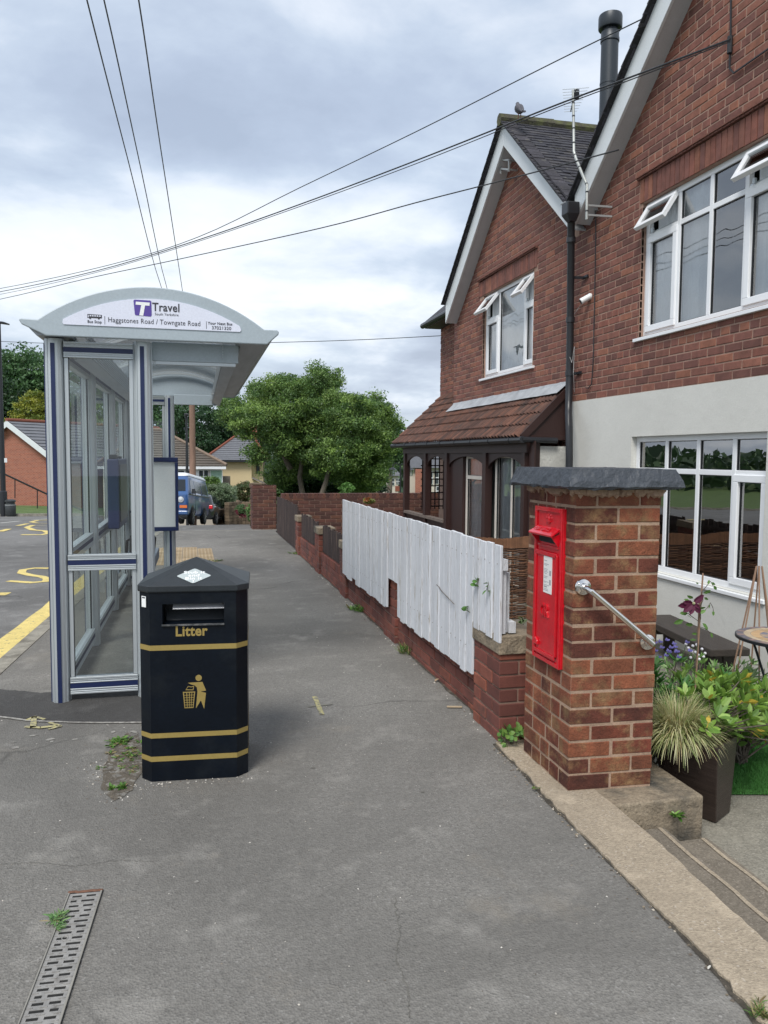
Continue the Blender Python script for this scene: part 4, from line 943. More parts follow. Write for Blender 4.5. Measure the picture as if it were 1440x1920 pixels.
ed.build('edge_strip', mat('channel_edge', (.26, .25, .22), .7, .1, var=.2), dc)
tr = MB(); tr.add([DP(-.01, -.01, .0038), DP(DW+.01, -.01, .0038), DP(DW+.01, DL, .0038), DP(-.01, DL, .0038)], [(3, 2, 1, 0)]); tr.build('channel', mat('channel_dark', (.012, .012, .011), .9), dc)
rg_ = MB(); rg_.tube([DP(.045+.011*cos(R(20*k)), .262+.011*sin(R(20*k)), .0058) for k in range(19)], .0015, 5); rg_.build('maker_ring', MATS['galvanised_grate'], dc)
en = MB(); en.tube([DP(s, -.012+random.uniform(-.004, .004), .003) for s in [-.01+.014*k for k in range(11)]], .006, 6); en.build('rusty_end', mat('rust', (.14, .07, .045), .95, var=.4, vs=30), dc)

# ================================================================ HOUSES
random.seed(51)
XH = 4.5
def wallplane(mb, X, y0, y1, z0, z1, holes=(), col=(1, 1, 1)):
    ys = sorted({y0, y1, *[min(max(h[0], y0), y1) for h in holes], *[min(max(h[1], y0), y1) for h in holes]}); zs = sorted({z0, z1, *[min(max(h[2], z0), z1) for h in holes], *[min(max(h[3], z0), z1) for h in holes]})
    for i in range(len(ys)-1):
        for j in range(len(zs)-1):
            ym, zm = (ys[i]+ys[i+1])/2, (zs[j]+zs[j+1])/2
            if any(h[0] < ym < h[1] and h[2] < zm < h[3] for h in holes): continue
            mb.add([(X, ys[i], zs[j]), (X, ys[i], zs[j+1]), (X, ys[i+1], zs[j+1]), (X, ys[i+1], zs[j])], [(0, 3, 2, 1)] if False else [(0, 1, 2, 3)], col)
def reveal(mb, X0, X1, h):
    y0, y1, z0, z1 = h
    mb.add([(X0, y0, z0), (X1, y0, z0), (X1, y0, z1), (X0, y0, z1)], [(0, 1, 2, 3)]); mb.add([(X0, y1, z0), (X1, y1, z0), (X1, y1, z1), (X0, y1, z1)], [(3, 2, 1, 0)])
    mb.add([(X0, y0, z1), (X1, y0, z1), (X1, y1, z1), (X0, y1, z1)], [(0, 1, 2, 3)]); mb.add([(X0, y0, z0), (X1, y0, z0), (X1, y1, z0), (X0, y1, z0)], [(3, 2, 1, 0)])
A_ = V((0, -1, 0)); NN = V((-1, 0, 0)); UP = V((0, 0, 1))
def window(parent, X, yf, yn, z0, z1, cols, tr, sash=(), opened=(), notr=(), fm=None, gm=None, curt=(), fw=.055, dark=1.1, sill=True, label=None, open_ang=32):
    """far edge yf, near edge yn; cols = list of Y of mullions"""
    fm = fm or m_upvc; gm = gm or m_glass
    B = lambda mb, s0, s1, t0, t1, d0, d1: mb.box(X-d1, X-d0, yf-s1, yf-s0, t0, t1)   # d outward
    W = yf-yn; f = MB(); ss = [0]+[yf-c for c in cols]+[W]
    B(f, 0, W, z0, z0+fw, -.05, .0); B(f, 0, W, z1-fw, z1, -.05, .0); B(f, 0, fw, z0+fw, z1-fw, -.05, -.0005); B(f, W-fw, W, z0+fw, z1-fw, -.05, -.0005)
    for s in ss[1:-1]: B(f, s-fw*.45, s+fw*.45, z0+fw, z1-fw, -.05, -.001)
    for i in range(len(ss)-1):
        a = ss[i]+(fw if i == 0 else fw*.45); b = ss[i+1]-(fw if i == len(ss)-2 else fw*.45)
        if tr and i not in notr: B(f, a, b, tr-fw*.45, tr+fw*.45, -.05, -.0015)
    fo = f.build('window', fm, parent, bevel=.004)
    if label: fo['label'] = label
    for i in range(len(ss)-1):
        a = ss[i]+(fw if i == 0 else fw*.45); b = ss[i+1]-(fw if i == len(ss)-2 else fw*.45)
        cells = [(z0+fw, z1-fw, 0)] if (i in notr or not tr) else [(z0+fw, tr-fw*.45, 0), (tr+fw*.45, z1-fw, 1)]
        for (c, d, top) in cells:
            key = (i, top)
            if key in opened:
                th = R(open_ang); H = d-c+.02; hz = d+.01
                up2 = V((-sin(th), 0, -cos(th))); nn = V((-cos(th), 0, sin(th)))   # sash hangs from top hinge, swung outwards
                O = V((X-.01, yf-a+.012, hz)); wd = b-a+.024; s_ = MB(); e = .045
                def SB(mb, u0, u1, v0, v1, t): mb.obox(O+A_*(u0+u1)/2+up2*(v0+v1)/2+nn*.0, A_*(u1-u0)/2, up2*(v1-v0)/2, nn*t)
                SB(s_, 0, wd, 0, e, .022); SB(s_, 0, wd, H-e, H, .022); SB(s_, 0, e, e, H-e, .0215); SB(s_, wd-e, wd, e, H-e, .0215)
                so_ = s_.build('open_casement', fm, fo, bevel=.004)
                g = MB(); SB(g, e, wd-e, e, H-e, .004); g.build('pane', gm, so_ if False else fo)
                h = MB(); h.box(X+.005, X+.03, yf-b+.005, yf-a-.005, c+.0, c+.012); h.box(X-.02, X+.0, yf-a-.09, yf-a-.06, c, c+.04); h.build('hinge', m_alu, fo)
                continue
            e = 0
            if key in sash:
                s_ = MB(); e = .05
                B(s_, a-.012, b+.012, c-.012, c+e, -.03, .016); B(s_, a-.012, b+.012, d-e, d+.012, -.03, .016); B(s_, a-.012, a+e, c+e, d-e, -.03, .0155); B(s_, b-e, b+.012, c+e, d-e, -.03, .0155)
                s_.build('casement', fm, fo, bevel=.005)
            sl_ = MB()
            for q in ((a+e, a+e+.006, c+e, d-e), (b-e-.006, b-e, c+e, d-e), (a+e+.006, b-e-.006, c+e, c+e+.006), (a+e+.006, b-e-.006, d-e-.006, d-e)): B(sl_, *q, -.03, -.012)
            sl_.build('glazing_seal', m_black, fo)
            g = MB(); xg = X+.022; g.add([(xg, yf-a-e, c+e), (xg, yf-b+e, c+e), (xg, yf-b+e, d-e), (xg, yf-a-e, d-e)], [(0, 1, 2, 3)]); g.build('pane', gm, fo)
    if sill:
        s = MB(); s.prism([(-.05, 0), (.085, -.012), (.085, -.045), (-.05, -.045)], NN, UP, (0, 1, 0), W+.12, o=(X, yn-.06, z0)); s.build('sill', fm, fo, bevel=.004)
    # room behind
    r_ = MB(); x0, x1 = X+.06, X+dark
    r_.add([(x0, yn-.1, z0-.1), (x0, yf+.1, z0-.1), (x0, yf+.1, z1+.1), (x0, yn-.1, z1+.1), (x1, yn-.1, z0-.1), (x1, yf+.1, z0-.1), (x1, yf+.1, z1+.1), (x1, yn-.1, z1+.1)],
           [(4, 5, 6, 7), (0, 4, 7, 3), (1, 2, 6, 5), (3, 7, 6, 2), (0, 1, 5, 4)]); r_.build('room', m_room, fo)
    for (ca, cb, zb) in curt:
        c = MB(); n_ = int(abs(ca-cb)/.012)+2; vs = []
        for j in range(n_):
            y_ = ca+(cb-ca)*j/(n_-1); dx = .018*sin(y_*70+sin(y_*13)*2)+.010*sin(y_*31)
            vs += [(X+.085+dx, y_, zb), (X+.08+dx*.7, y_, z1+.02)]
        c.add(vs, [(2*j, 2*j+2, 2*j+3, 2*j+1) for j in range(n_-1)]); c.build('net_curtain', m_net, fo, smooth=True)
    return fo
GAB2 = (10.42, 6.22, .84); GAB1 = (5.5, 6.896, .846); VY, VZ = 8.38, 4.46
def clipg(g, lo, hi, off=.10):
    def f(z):
        if z < 4.2: return (lo, hi)
        d = (g[1]-off-z)/g[2]
        if d <= 0: return None
        return (max(lo, g[0]-d), min(hi, g[0]+d))
    return f
def barge(parent, g, ylo, yhi, m=m_barge, tip=True):
    vw = .33; o = MB()
    for sgn, ye in ((-1, ylo), (1, yhi)):
        L_ = abs(ye-g[0]); z1 = g[1]-L_*g[2]
        poly = [(g[0], g[1]), (g[0], g[1]-vw), (ye, z1-vw), (ye, z1)]
        o.prism(poly, (0, 1, 0), UP, (1, 0, 0), .03, o=(4.29, 0, 0))
    bo_ = o.build('bargeboard', m, parent, bevel=.004)
    s = MB()
    for sgn, ye in ((-1, ylo), (1, yhi)):
        L_ = abs(ye-g[0]); z1 = g[1]-L_*g[2]
        s.prism([(g[0], g[1]-vw+.03), (g[0], g[1]-vw+.01), (ye, z1-vw+.01), (ye, z1-vw+.03)], (0, 1, 0), UP, (1, 0, 0), .175, o=(4.321, 0, 0))
    s.build('soffit', mat('soffit_white', (.5, .52, .54), .6, var=.06), parent)
    v = MB()     # verge: tile ends along the top of the board
    for sgn, ye in ((-1, ylo), (1, yhi)):
        L_ = abs(ye-g[0]); n_ = int(L_/.075); d = V((0, sgn, -g[2])).normalized(); up2 = V((0, sgn*g[2], 1)).normalized()
        for k in range(n_):
            c = V((4.34, g[0]+sgn*(k+.5)*L_/n_, g[1]-(k+.5)*L_/n_*g[2]))+up2*(.009+random.uniform(-.004, .006))
            v.obox(c, (.085+random.uniform(-.006, .006), 0, 0), d*(L_/n_*.62), up2*.011+d*.006, jit((.9, .85, .85), .3))
    v.build('verge_tiles', m_tile, parent)
def tileslope(parent, ylo, zlo, yhi, zhi, x0, x1, name='roof_tiles', gauge=.095, tw=.165, m=m_tile, clipf=None):
    d = V((0, yhi-ylo, zhi-zlo)); L_ = d.length; d.normalize(); nrm = V((1, 0, 0)).cross(d)
    if nrm.z < 0: nrm = -nrm
    mb = MB(); n_ = int(L_/gauge)+1
    for k in range(n_):
        s = k*gauge; x = x0
        while x < x1:
            tw_ = tw; tw = tw/2 if (x == x0 and k % 2) else tw
            c = V((x+tw/2, ylo, zlo))+d*(s+gauge*.62)+nrm*(.012+random.uniform(-.003, .004))
            if not clipf or clipf(c): mb.obox(c, (tw/2-.002, 0, random.uniform(-.002, .002)), d*(gauge*.70)-nrm*.007, nrm*.006+d*.002, jit(random.choice([(1, 1, 1), (.8, .8, .85), (1.2, 1.15, 1.05), (.65, .65, .7)]), .15))
            x += tw; tw = tw_
    mb.build(name, m, parent)
    s = MB(); s.add([(x0, ylo, zlo), (x1, ylo, zlo), (x1, yhi, zhi), (x0, yhi, zhi)], [(0, 1, 2, 3)]); s.build('roof_felt', m_dark, parent)
def housebody(parent, y0, y1, ye0, g):    # back and side walls, closed
    b = MB(); pts = [(y0, -.35), (y1, -.35), (y1, 4.25), (g[0], g[1]-.12), (y0, 4.25)]
    b.add([(10, p[0], p[1]) for p in pts], [(0, 1, 2, 3, 4)])
    for y_ in (y0, y1): b.add([(XH+.01, y_, -.35), (10, y_, -.35), (10, y_, 4.25), (XH+.01, y_, 4.25)], [(0, 1, 2, 3)])
    b.build('side_and_back_walls', m_brick, parent)

def corbel(parent, yf, yn, z):
    c = MB(); y_ = yn
    while y_ < yf:
        c.box(XH-.035+random.uniform(-.004, .004), XH, y_, y_+.048, z, z+.014, (.75, .7, .7)); c.box(XH-.048, XH, y_+.012, y_+.06, z+.018, z+.032, (.8, .72, .7)); y_ += .055
    c.build('tile_creasing', m_brick, parent)
def soldiers(mb, yf, yn, z0, z1):
    y_ = yn
    while y_ < yf-.03:
        mb.box(XH-.011+random.uniform(-.002, .002), XH+.02, y_+.004, y_+.068, z0+.004, z1-.004, bcol()); y_ += .0735
# ---- near house (white rendered ground floor)
h1 = thing('brick_house', 'nearer gabled brick house with white rendered ground floor and wide white windows', 'house', (4.5, 5.5, -.3))
WU = (5.22, 7.21, 2.80, 4.14); WG = (5.30, 7.27, .44, 1.785)
mo = MB(); Y0h, Y1h = 2.6, 8.72
wallplane(mo, XH, Y0h, Y1h, 2.2, 4.3, [WU]); mo.add([(XH, Y0h, 4.3), (XH, Y1h, 4.3), (XH, 8.3, 4.42), (XH, GAB1[0], GAB1[1]-.1), (XH, 2.75, 4.42)], [(0, 4, 3, 2, 1)]); reveal(mo, XH-.008, XH+.08, WU)
mo.build('wall', m_mort, h1)
br = MB(); lint = (WU[0]-.02, WU[1]+.07, 4.14, 4.385)
hs = [(8.72-WU[1], 8.72-WU[0], WU[2]-.02, WU[3])]+[(8.72-lint[1], 8.72-lint[0], lint[2], lint[3])]
def cl1(z):
    c = clipg(GAB1, Y0h, 8.72)(z)
    return None if not c else (8.72-c[1], 8.72-c[0])
wallbricks(br, (XH, 8.72, 0), A_, NN, 0, 6.12, 2.235, 6.75, holes=hs, clip=cl1, proud=.0055)
soldiers(br, lint[1], lint[0], 4.145, 4.38)
br.build('brickwork', m_brick, h1); corbel(h1, 7.29, 5.15, 4.385)
rd_ = MB(); wallplane(rd_, XH-.016, Y0h, 8.66, -.35, 2.233, [WG]); reveal(rd_, XH-.016, XH+.08, WG)
rd_.add([(XH-.016, Y0h, 2.233), (XH, Y0h, 2.233), (XH, 8.66, 2.233), (XH-.016, 8.66, 2.233)], [(0, 1, 2, 3)]); rd_.add([(XH-.016, 8.66, -.35), (XH-.016, 8.66, 2.233), (XH, 8.66, 2.233), (XH, 8.66, -.35)], [(0, 1, 2, 3)])
rd_.build('white_render', m_render, h1)
window(h1, XH+.045, WU[1], WU[0], WU[2], WU[3], (6.66, 6.19, 5.73), 3.80, sash=((0, 0), (3, 0)), opened=((0, 1), (3, 1)), curt=((7.15, 6.25, 2.85), (5.7, 5.3, 2.85)), label='wide upper window with two top lights propped open')
window(h1, XH+.045, WG[1], WG[0], WG[2], WG[3], (6.74, 6.25, 5.76), 1.44, sash=((3, 0),), gm=m_glassd, label='wide ground floor window with dark glass', dark=2.0)
housebody(h1, Y0h, 8.72, 0, GAB1); barge(h1, GAB1, 2.65, VY-.10)
tileslope(h1, VY, VZ, GAB1[0], GAB1[1], 4.22, 10, name='roof'); tileslope(h1, 2.5, 4.36, GAB1[0], GAB1[1], 4.22, 10, name='roof', gauge=.12, tw=.33)
rt = MB(); k = 4.25
while k < 10: rt.tube([(k, GAB1[0], GAB1[1]+.02), (k+.42, GAB1[0], GAB1[1]+.02)], .09, 8); k += .43
rt.build('ridge_tiles', m_tile, h1)
# flue
fl = MB(); fx, fy = 5.37, 9.5
fl.lathe([(.112, 5.2), (.112, 6.42), (.116, 6.425), (.116, 6.45), (.112, 6.455), (.110, 6.95), (.121, 6.96), (.121, 7.0), (.115, 7.01), (.115, 7.08)], (fx, fy, 0), n=24); flo = fl.build('flue_pipe', mat('flue_grey', (.032, .04, .048), .42, .2, var=.08), h1, smooth=True)
fl = MB(); fl.lathe([(.145, 7.12), (.152, 7.13), (.152, 7.27), (.145, 7.29), (.02, 7.31)], (fx, fy, 0), n=24); fl.lathe([(.10, 7.081), (.10, 7.119)], (fx, fy, 0), n=12, col=(.1, .1, .1)); fl.build('cowl', MATS['flue_grey'], flo, smooth=True)
# ---- far house with porch
h2 = thing('brick_house', 'further gabled brick house with tiled timber porch and two open top windows', 'house', (4.5, 10.7, -.3))
W2 = (9.76, 11.61, 2.80, 4.075); Y0b, Y1b = 8.72, 12.98
mo = MB(); wallplane(mo, XH+.0005, Y0b, Y1b, -.35, 4.3, [W2]); mo.add([(XH, Y0b, 4.3), (XH, Y1b, 4.3), (XH, 12.7, 4.25), (XH, GAB2[0], GAB2[1]-.1), (XH, 8.5, 4.42)], [(0, 4, 3, 2, 1)]); reveal(mo, XH-.008, XH+.08, W2)
wallplane(mo, 4.9, Y1b, 14.95, -.35, 4.3); mo.add([(XH, Y1b, -.35), (4.9, Y1b, -.35), (4.9, Y1b, 4.3), (XH, Y1b, 4.3)], [(0, 1, 2, 3)])
mo.build('wall', m_mort, h2)
br = MB(); l2 = (9.68, 11.78, 4.075, 4.315)
def cl2(z):
    c = clipg(GAB2, Y0b, Y1b)(z)
    return None if not c else (Y1b-c[1], Y1b-c[0])
wallbricks(br, (XH, Y1b, 0), A_, NN, 0, Y1b-Y0b, -.105, 6.15, holes=[(Y1b-W2[1], Y1b-W2[0], W2[2]-.02, W2[3]), (Y1b-l2[1], Y1b-l2[0], l2[2], l2[3])], clip=cl2, proud=.0055, phase=.3)
wallbricks(br, (4.9, 14.95, 0), A_, NN, 0, 1.95, 2.39, 4.28, proud=.008)
soldiers(br, l2[1], l2[0], 4.08, 4.31); br.build('brickwork', m_brick, h2); corbel(h2, 11.80, 9.66, 4.32)
window(h2, XH+.045, W2[1], W2[0], W2[2], W2[3], (11.07, 10.16), 3.68, sash=((0, 0), (2, 0)), opened=((0, 1), (2, 1)), notr=(1,), curt=((11.5, 9.85, 2.85),), label='three light upper window with both top lights propped open', open_ang=38)
housebody(h2, Y0b, Y1b, 0, GAB2); barge(h2, GAB2, VY+.0, 12.86)
tileslope(h2, VY, VZ, GAB2[0], GAB2[1], 4.22, 7.5, name='roof'); tileslope(h2, 12.9, 4.16, GAB2[0], GAB2[1], 4.22, 9, name='roof', gauge=.12, tw=.33)
rt = MB(); k = 4.22
while k < 8: rt.tube([(k, GAB2[0], GAB2[1]+.015), (k+.40, GAB2[0], GAB2[1]+.015+random.uniform(-.004, .004))], [.085, .092], 8, jit((1, 1, .9), .1)); k += .40
rt.build('ridge_tiles', mat('mossy_ridge', hexc('4d4b40'), .95, var=.3, vs=8, bump=.7, bs=40, alt=hexc('5f6340'), alts=5), h2, smooth=True)
wg = MB(); wg.add([(4.56, 12.95, 4.22), (4.56, 15.05, 4.22), (5.6, 15.05, 5.1), (5.6, 12.95, 5.1), (4.56, 12.95, 4.19), (4.56, 15.05, 4.19), (5.6, 15.05, 5.06), (5.6, 12.95, 5.06)], BF); wg.build('roof', m_tile, h2); wg = MB(); wg.box(4.58, 4.895, 12.97, 15.0, 4.10, 4.115); wg.build('soffit', mat('dark_soffit', (.06, .055, .05), .7), h2)
gt = MB(); gt.tube([(4.56, 12.90, 4.165), (4.56, 15.1, 4.165)], .055, 10); gt.box(4.60, 4.89, 12.99, 15.04, 4.12, 4.14); gt.build('gutter', m_black, h2)
# valley, hopper, downpipe
vl = MB(); vl.obox((4.36, VY, VZ+.015), (.17, 0, 0), (0, .05, 0), (0, 0, .006)); vl.obox((4.30, VY+.02, VZ-.02), (.08, 0, 0), (0, .045, .03), (0, -.003, .006)); vl.build('lead_valley', m_lead, h2)
hp = MB(); yy = atX(1071, 376, 4.2).y
hp.add([(4.12, yy-.075, 4.42), (4.12, yy+.075, 4.42), (4.27, yy+.075, 4.42), (4.27, yy-.075, 4.42), (4.12, yy-.075, 4.29), (4.12, yy+.075, 4.29), (4.27, yy+.075, 4.29), (4.27, yy-.075, 4.29), (4.17, yy-.04, 4.21), (4.17, yy+.04, 4.21), (4.25, yy+.04, 4.21), (4.25, yy-.04, 4.21)],
       [(3, 2, 1, 0), (8, 9, 10, 11)]+[(i, (i+1) % 4, 4+(i+1) % 4, 4+i) for i in range(4)]+[(4+i, 4+(i+1) % 4, 8+(i+1) % 4, 8+i) for i in range(4)]); hp.build('hopper', m_black, h2, bevel=.01)
dl_pts = [atX(1071, 388, 4.20), atX(1070.6, 450, 4.26), atX(1070, 520, 4.33), atX(1069.3, 600, 4.385), atX(1068, 700, 4.40), atX(1066.5, 752, 4.40), atX(1066, 775, 4.36), atX(1067, 800, 4.30), atX(1067.5, 862, 4.30)]; dp = MB(); dp.tube(dl_pts+[dl_pts[-1]-UP*1.7], .043, 14)
for p_ in (dl_pts[1], dl_pts[3], dl_pts[4]): dp.lathe([(.052, -.03), (.052, .03)], p_, n=14)
dpo = dp.build('downpipe', m_black, h2, smooth=True)
for p_ in (dl_pts[2], dl_pts[4]):
    bk_ = MB(); bk_.bar(p_, (XH-.01, p_.y-.02, p_.z), .02, .03); bk_.bar((XH-.02, p_.y-.02, p_.z), (XH-.02, p_.y-.13, p_.z), .02, .03); bk_.build('pipe_bracket', m_black, dpo)
# porch
PXF = 4.0
pr_ = MB(); rw = .58/4.0
def porchroof(parent, y0, y1, xa, za, xb, zb2, rows):
    mb = MB(); d = V((xb-xa, 0, zb2-za)); L_ = d.length; d.normalize(); nr_ = V((-d.z, 0, d.x)); gz = L_/rows; st = 10; rib = .105
    ncol = int((y1-y0)/rib)
    for r_ in range(rows):
        for c in range(ncol):
            col = jit(random.choice([(1, 1, 1), (1.2, 1.08, 1.0), (.8, .75, .75), (.6, .58, .6), (1.1, .95, .85)]), .12); lift0, lift1 = .030+random.uniform(-.003, .005), .004; vs = []
            for j in range(st+1):
                y_ = y0+(c+j/st)*rib; hgt_ = .052*max(0, sin(pi*j/st))**.75
                for s, lf in ((r_*gz-.03, lift0), ((r_+1)*gz, lift1)): vs.append(V((xa, y_, za))+d*s+nr_*(hgt_+lf))
            for j in range(st+1): vs.append(V(vs[2*j])-nr_*.016)
            mb.add(vs, [(2*j, 2*j+1, 2*j+3, 2*j+2) for j in range(st)]+[(2*j, 2*j+2, 2*st+2+j+1, 2*st+2+j) for j in range(st)], col)
    return mb
po = porchroof(h2, 8.72, 14.75, 3.90, 1.80, 4.5, 2.375, 4).build('porch_roof', m_ptile, h2)
if True:
    b2 = porchroof(h2, 12.99, 14.75, 4.5, 2.375, 4.89, 2.75, 3).build('porch_roof', m_ptile, h2)
fs_ = MB(); n_ = 60
vs = []
for j in range(n_+1):
    y_ = 8.70+(12.95-8.70)*j/n_; vs += [(XH-.012, y_, 2.495+random.uniform(-.003, .003)), (XH-.03, y_, 2.46), (XH-.16+.008*sin(y_*7), y_, 2.345+random.uniform(-.001, .001))]
fs_.add(vs, [(3*j+i, 3*j+3+i, 3*j+4+i, 3*j+1+i) for j in range(n_) for i in range(2)]); fs_.build('lead_flashing', m_lead, po)
gt = MB(); gt.tube([(3.875, 8.64, 1.775), (3.875, 14.8, 1.765)], .042, 10); gt.tube([(3.875, 8.66, 1.775), (4.32, 8.64, 1.768)], .035, 10)
for k in range(9): gt.lathe([(.048, -.012), (.048, .012)], (3.875, 9+k*.68, 1.775), (0, 1, 0), 10)
gt.build('gutter', m_black, po)
# barge triangle at near end and plate
tri = MB(); tri.prism([(3.93, 1.78), (4.50, 1.78), (4.50, 2.34)], (1, 0, 0), UP, (0, 1, 0), .03, o=(0, 8.73, 0)); tri.box(3.93, 4.49, 8.715, 8.729, 1.775, 1.83); tri.bar((3.90, 8.715, 1.80), (4.49, 8.715, 2.385), .028, .09); tri.build('gable_panel', m_brown, po, bevel=.003)
wood = MB(); archs = [(14.35, 14.15), (13.08, 12.80), (11.92, 11.68), (10.24, 10.02), (8.92, 8.74)]
wood.box(PXF-.03, PXF+.05, 8.74, 14.36, 1.62, 1.76); wood.build('beam', m_brown, po)
for a, b in archs:
    p = MB(); w_ = .10 if a-b < .21 else .13; p.box(PXF-.035, PXF+.07, (a+b)/2-w_/2, (a+b)/2+w_/2, -.24, 1.619); p.build('post', m_brown, po, bevel=.004)
for i in range(4):       # arched brackets
    ya, yb = archs[i+1][0]-.05, archs[i][1]+.05
    ya, yb = (archs[i+1][0]+archs[i+1][1])/2+.066, (archs[i][0]+archs[i][1])/2-.066
    poly = [(ya, 1.4), (ya, 1.619), (yb, 1.619), (yb, 1.4)]; W_ = yb-ya
    for k in range(15): t = k/14; poly.append((yb-.025-(W_-.05)*t, 1.44+.13*sin(pi*t)**.7))
    m__ = MB(); m__.prism(poly, (0, 1, 0), UP, (1, 0, 0), .03, o=(PXF, 0, 0)); m__.build('arch', m_brown, po)
rl_ = MB(); rl_.box(PXF-.05, PXF+.06, 11.85, 14.2, .50, .545); rl_.build('rail', mat('grey_weathered_rail', hexc('6a5f58'), .9, var=.3, vs=12, bump=.4), po)
pn = MB(); pn.box(PXF, PXF+.03, 11.86, 14.2, -.25, .499); pn.build('low_panel', m_brown, po); pn = MB(); pn.box(PXF+.032, PXF+.06, 11.16, 11.86, -.25, 1.615); pn.box(PXF+.06, 4.49, 11.16, 11.19, -.25, 1.9); pn.build('panelling', m_brown, po); pn = MB(); pn.box(PXF+.01, PXF+.03, 8.60, 8.76, -.25, 1.76)
pn.box(4.02, 4.13, 8.70, 8.72, -.25, 1.774)
pn.build('panelling', m_brown, po)
stc = MB(); stc.box(4.131, 4.49, 8.70, 8.725, -.25, 1.70); stc.build('stucco_patch', mat('cracked_stucco', (.45, .45, .42), .9, var=.2, vs=4, bump=.5, bs=30), po)
tl = MB()
for k in range(7): x_ = 4.34+k*.085; tl.box(x_, x_+.022, 14.30, 14.315, .55, 1.7)
for k in range(9): tl.box(4.32, 4.89, 14.316, 14.33, .6+k*.13, .622+k*.13)
tl.build('trellis', m_brown, po)
window(po, PXF+.075, 11.14, 10.32, -.1, 1.60, (), 1.26, fm=m_cream, curt=((11.1, 10.36, -.05),), fw=.06, sill=False, dark=.4)
window(po, PXF+.075, 9.98, 8.93, -.1, 1.60, (9.42,), 1.26, notr=(0,), fm=m_cream, curt=((9.95, 8.97, -.05),), fw=.05, sill=False, dark=.4)
# aerial on pole, bracket, camera, cables
ae = MB(); q = lambda x, y: atX(x, y, 4.2)
pts = [q(1100, 412), q(1100.5, 347), q(1093, 330), q(1080, 298), q(1076, 284), q(1075.5, 230), q(1074.5, 169)]
aer = thing('tv_aerial', 'television aerial on a cranked silver pole above the roof valley', 'aerial', tuple(pts[0]))
ae.tube(pts, .016, 8); ae.build('pole', mat('weathered_pole_alu', (.36, .38, .37), .5, .4, var=.1), aer, smooth=True)
tape = MB()
for a, b, t in ((0, 1, .25), (0, 1, .8), (1, 2, .1), (3, 4, .5), (4, 5, .3), (4, 5, .8), (5, 6, .2), (5, 6, .6), (2, 3, .5)): c = pts[a].lerp(pts[b], t); d = (pts[b]-pts[a]).normalized(); tape.tube([c-d*.008, c+d*.008], .0172, 8)
tape.build('tape', m_black, aer)
bo2 = MB(); top = pts[-1]; b0 = top+V((-.02, -.10, -.03)); b1 = top+V((.12, .28, -.10)); bo2.bar(b0, b1, .014, .014)
for k in range(9): c = b0.lerp(b1, k/8); hw = .13-.008*k; bo2.tube([c+V((-hw, hw*.45, 0)), c+V((hw, -hw*.45, 0))], .0032, 5)
bo2.build('elements', m_alu, aer)
dpb = MB(); dpb.obox(top+V((.03, -.02, -.05)), (.028, 0, 0), (0, .022, 0), (0, 0, .05)); dpb.build('dipole_box', m_black, aer, bevel=.005)
bb = MB()
for y_, z_ in ((385, .0), (403, 0)): c = atX(1100, y_, 4.2); bb.bar(c, c+V((.29, -.02, 0)), .02, .02)
bx2 = atX(1115, 384, XH-.02); bb.obox(bx2, (.02, 0, 0), (0, .05, 0), (0, 0, .075)); bb.build('bracket', mat('galv_bracket', (.4, .42, .42), .5, .5), aer)
gb = thing('wall_bracket', 'small galvanised aerial bracket under the far gable peak', 'bracket', tuple(atX(945, 312, 4.4))); g_2 = MB()
for p, q_ in (((938, 300), (955, 300)), ((938, 316), (955, 318)), ((939, 298), (939, 326)), ((955, 298), (954, 322))): g_2.bar(atX(*p, 4.36), atX(*q_, 4.36), .022, .022)
g_2.bar(atX(955, 301, 4.36), atX(955, 301, 4.36)+V((.13, 0, 0)), .02, .02); g_2.bar(atX(954, 318, 4.36), atX(954, 318, 4.36)+V((.13, 0, 0)), .02, .02); g_2.build('arms', MATS['galv_bracket'], gb)
cmr = thing('security_camera', 'small white security camera on the brick wall beside the downpipe', 'security camera', tuple(atX(1097, 560, XH)))
cc = atX(1097, 561, XH-.07); s = MB(); s.lathe([(.02, -.06), (.034, -.055), (.036, .05), (.03, .056)], cc, (-.75, .25, -.45), 14); s.build('body', m_white, cmr, smooth=True)
s = MB(); s.lathe([(.027, 0), (.025, .004)], cc+V((-.75, .25, -.45)).normalized()*.057, (-.75, .25, -.45), 14); s.build('lens', m_black, cmr)
s = MB(); s.lathe([(.038, 0), (.038, .02), (.02, .03)], (XH-.008, cc.y-.01, cc.z+.03), (-1, 0, 0), 14); s.tube([(XH-.03, cc.y-.01, cc.z+.03), cc], .013, 8); s.build('mount', m_white, cmr, smooth=True)
cb = MB(); X5 = XH-.022
cb.tube([atX(1116, 396, X5), atX(1117, 430, X5), atX(1115, 560, X5), atX(1112, 680, X5), atX(1109, 720, X5), atX(1103, 728, X5), atX(1098, 727, X5)], .006, 6)
cb.build('cable', m_black, h1); cb = MB(); cb.tube([atX(1140, 290, X5), atX(1135, 330, X5), atX(1110, 372, X5), atX(1094, 400, X5)], .006, 6)
cb.build('cable', m_black, h1); cb = MB(); cb.tube([atX(1371, -40, X5), atX(1370, 70, X5), atX(1369, 95, X5), atX(1368, 128, X5), atX(1376, 137, X5), atX(1400, 120, X5), atX(1440, 92, X5), atX(1500, 55, X5)], .009, 6)
cb.tube([atX(1369, 68, XH-.03), atX(1368, 100, XH-.03)], .022, 8)
cb.build('cable', m_black, h1)
cb = MB(); cb.tube([atX(1094, 566, X5), atX(1085, 577, X5), atX(1076, 590, X5-.03), atX(1074, 640, X5-.06), atX(1068, 668, X5-.1), atX(1072, 680, X5-.1), atX(1077, 650, X5-.06), atX(1075, 700, X5-.06), atX(1077, 735, X5)], .004, 6); cb.build('camera_cable', mat('grey_cable', (.35, .35, .35), .6), h2)

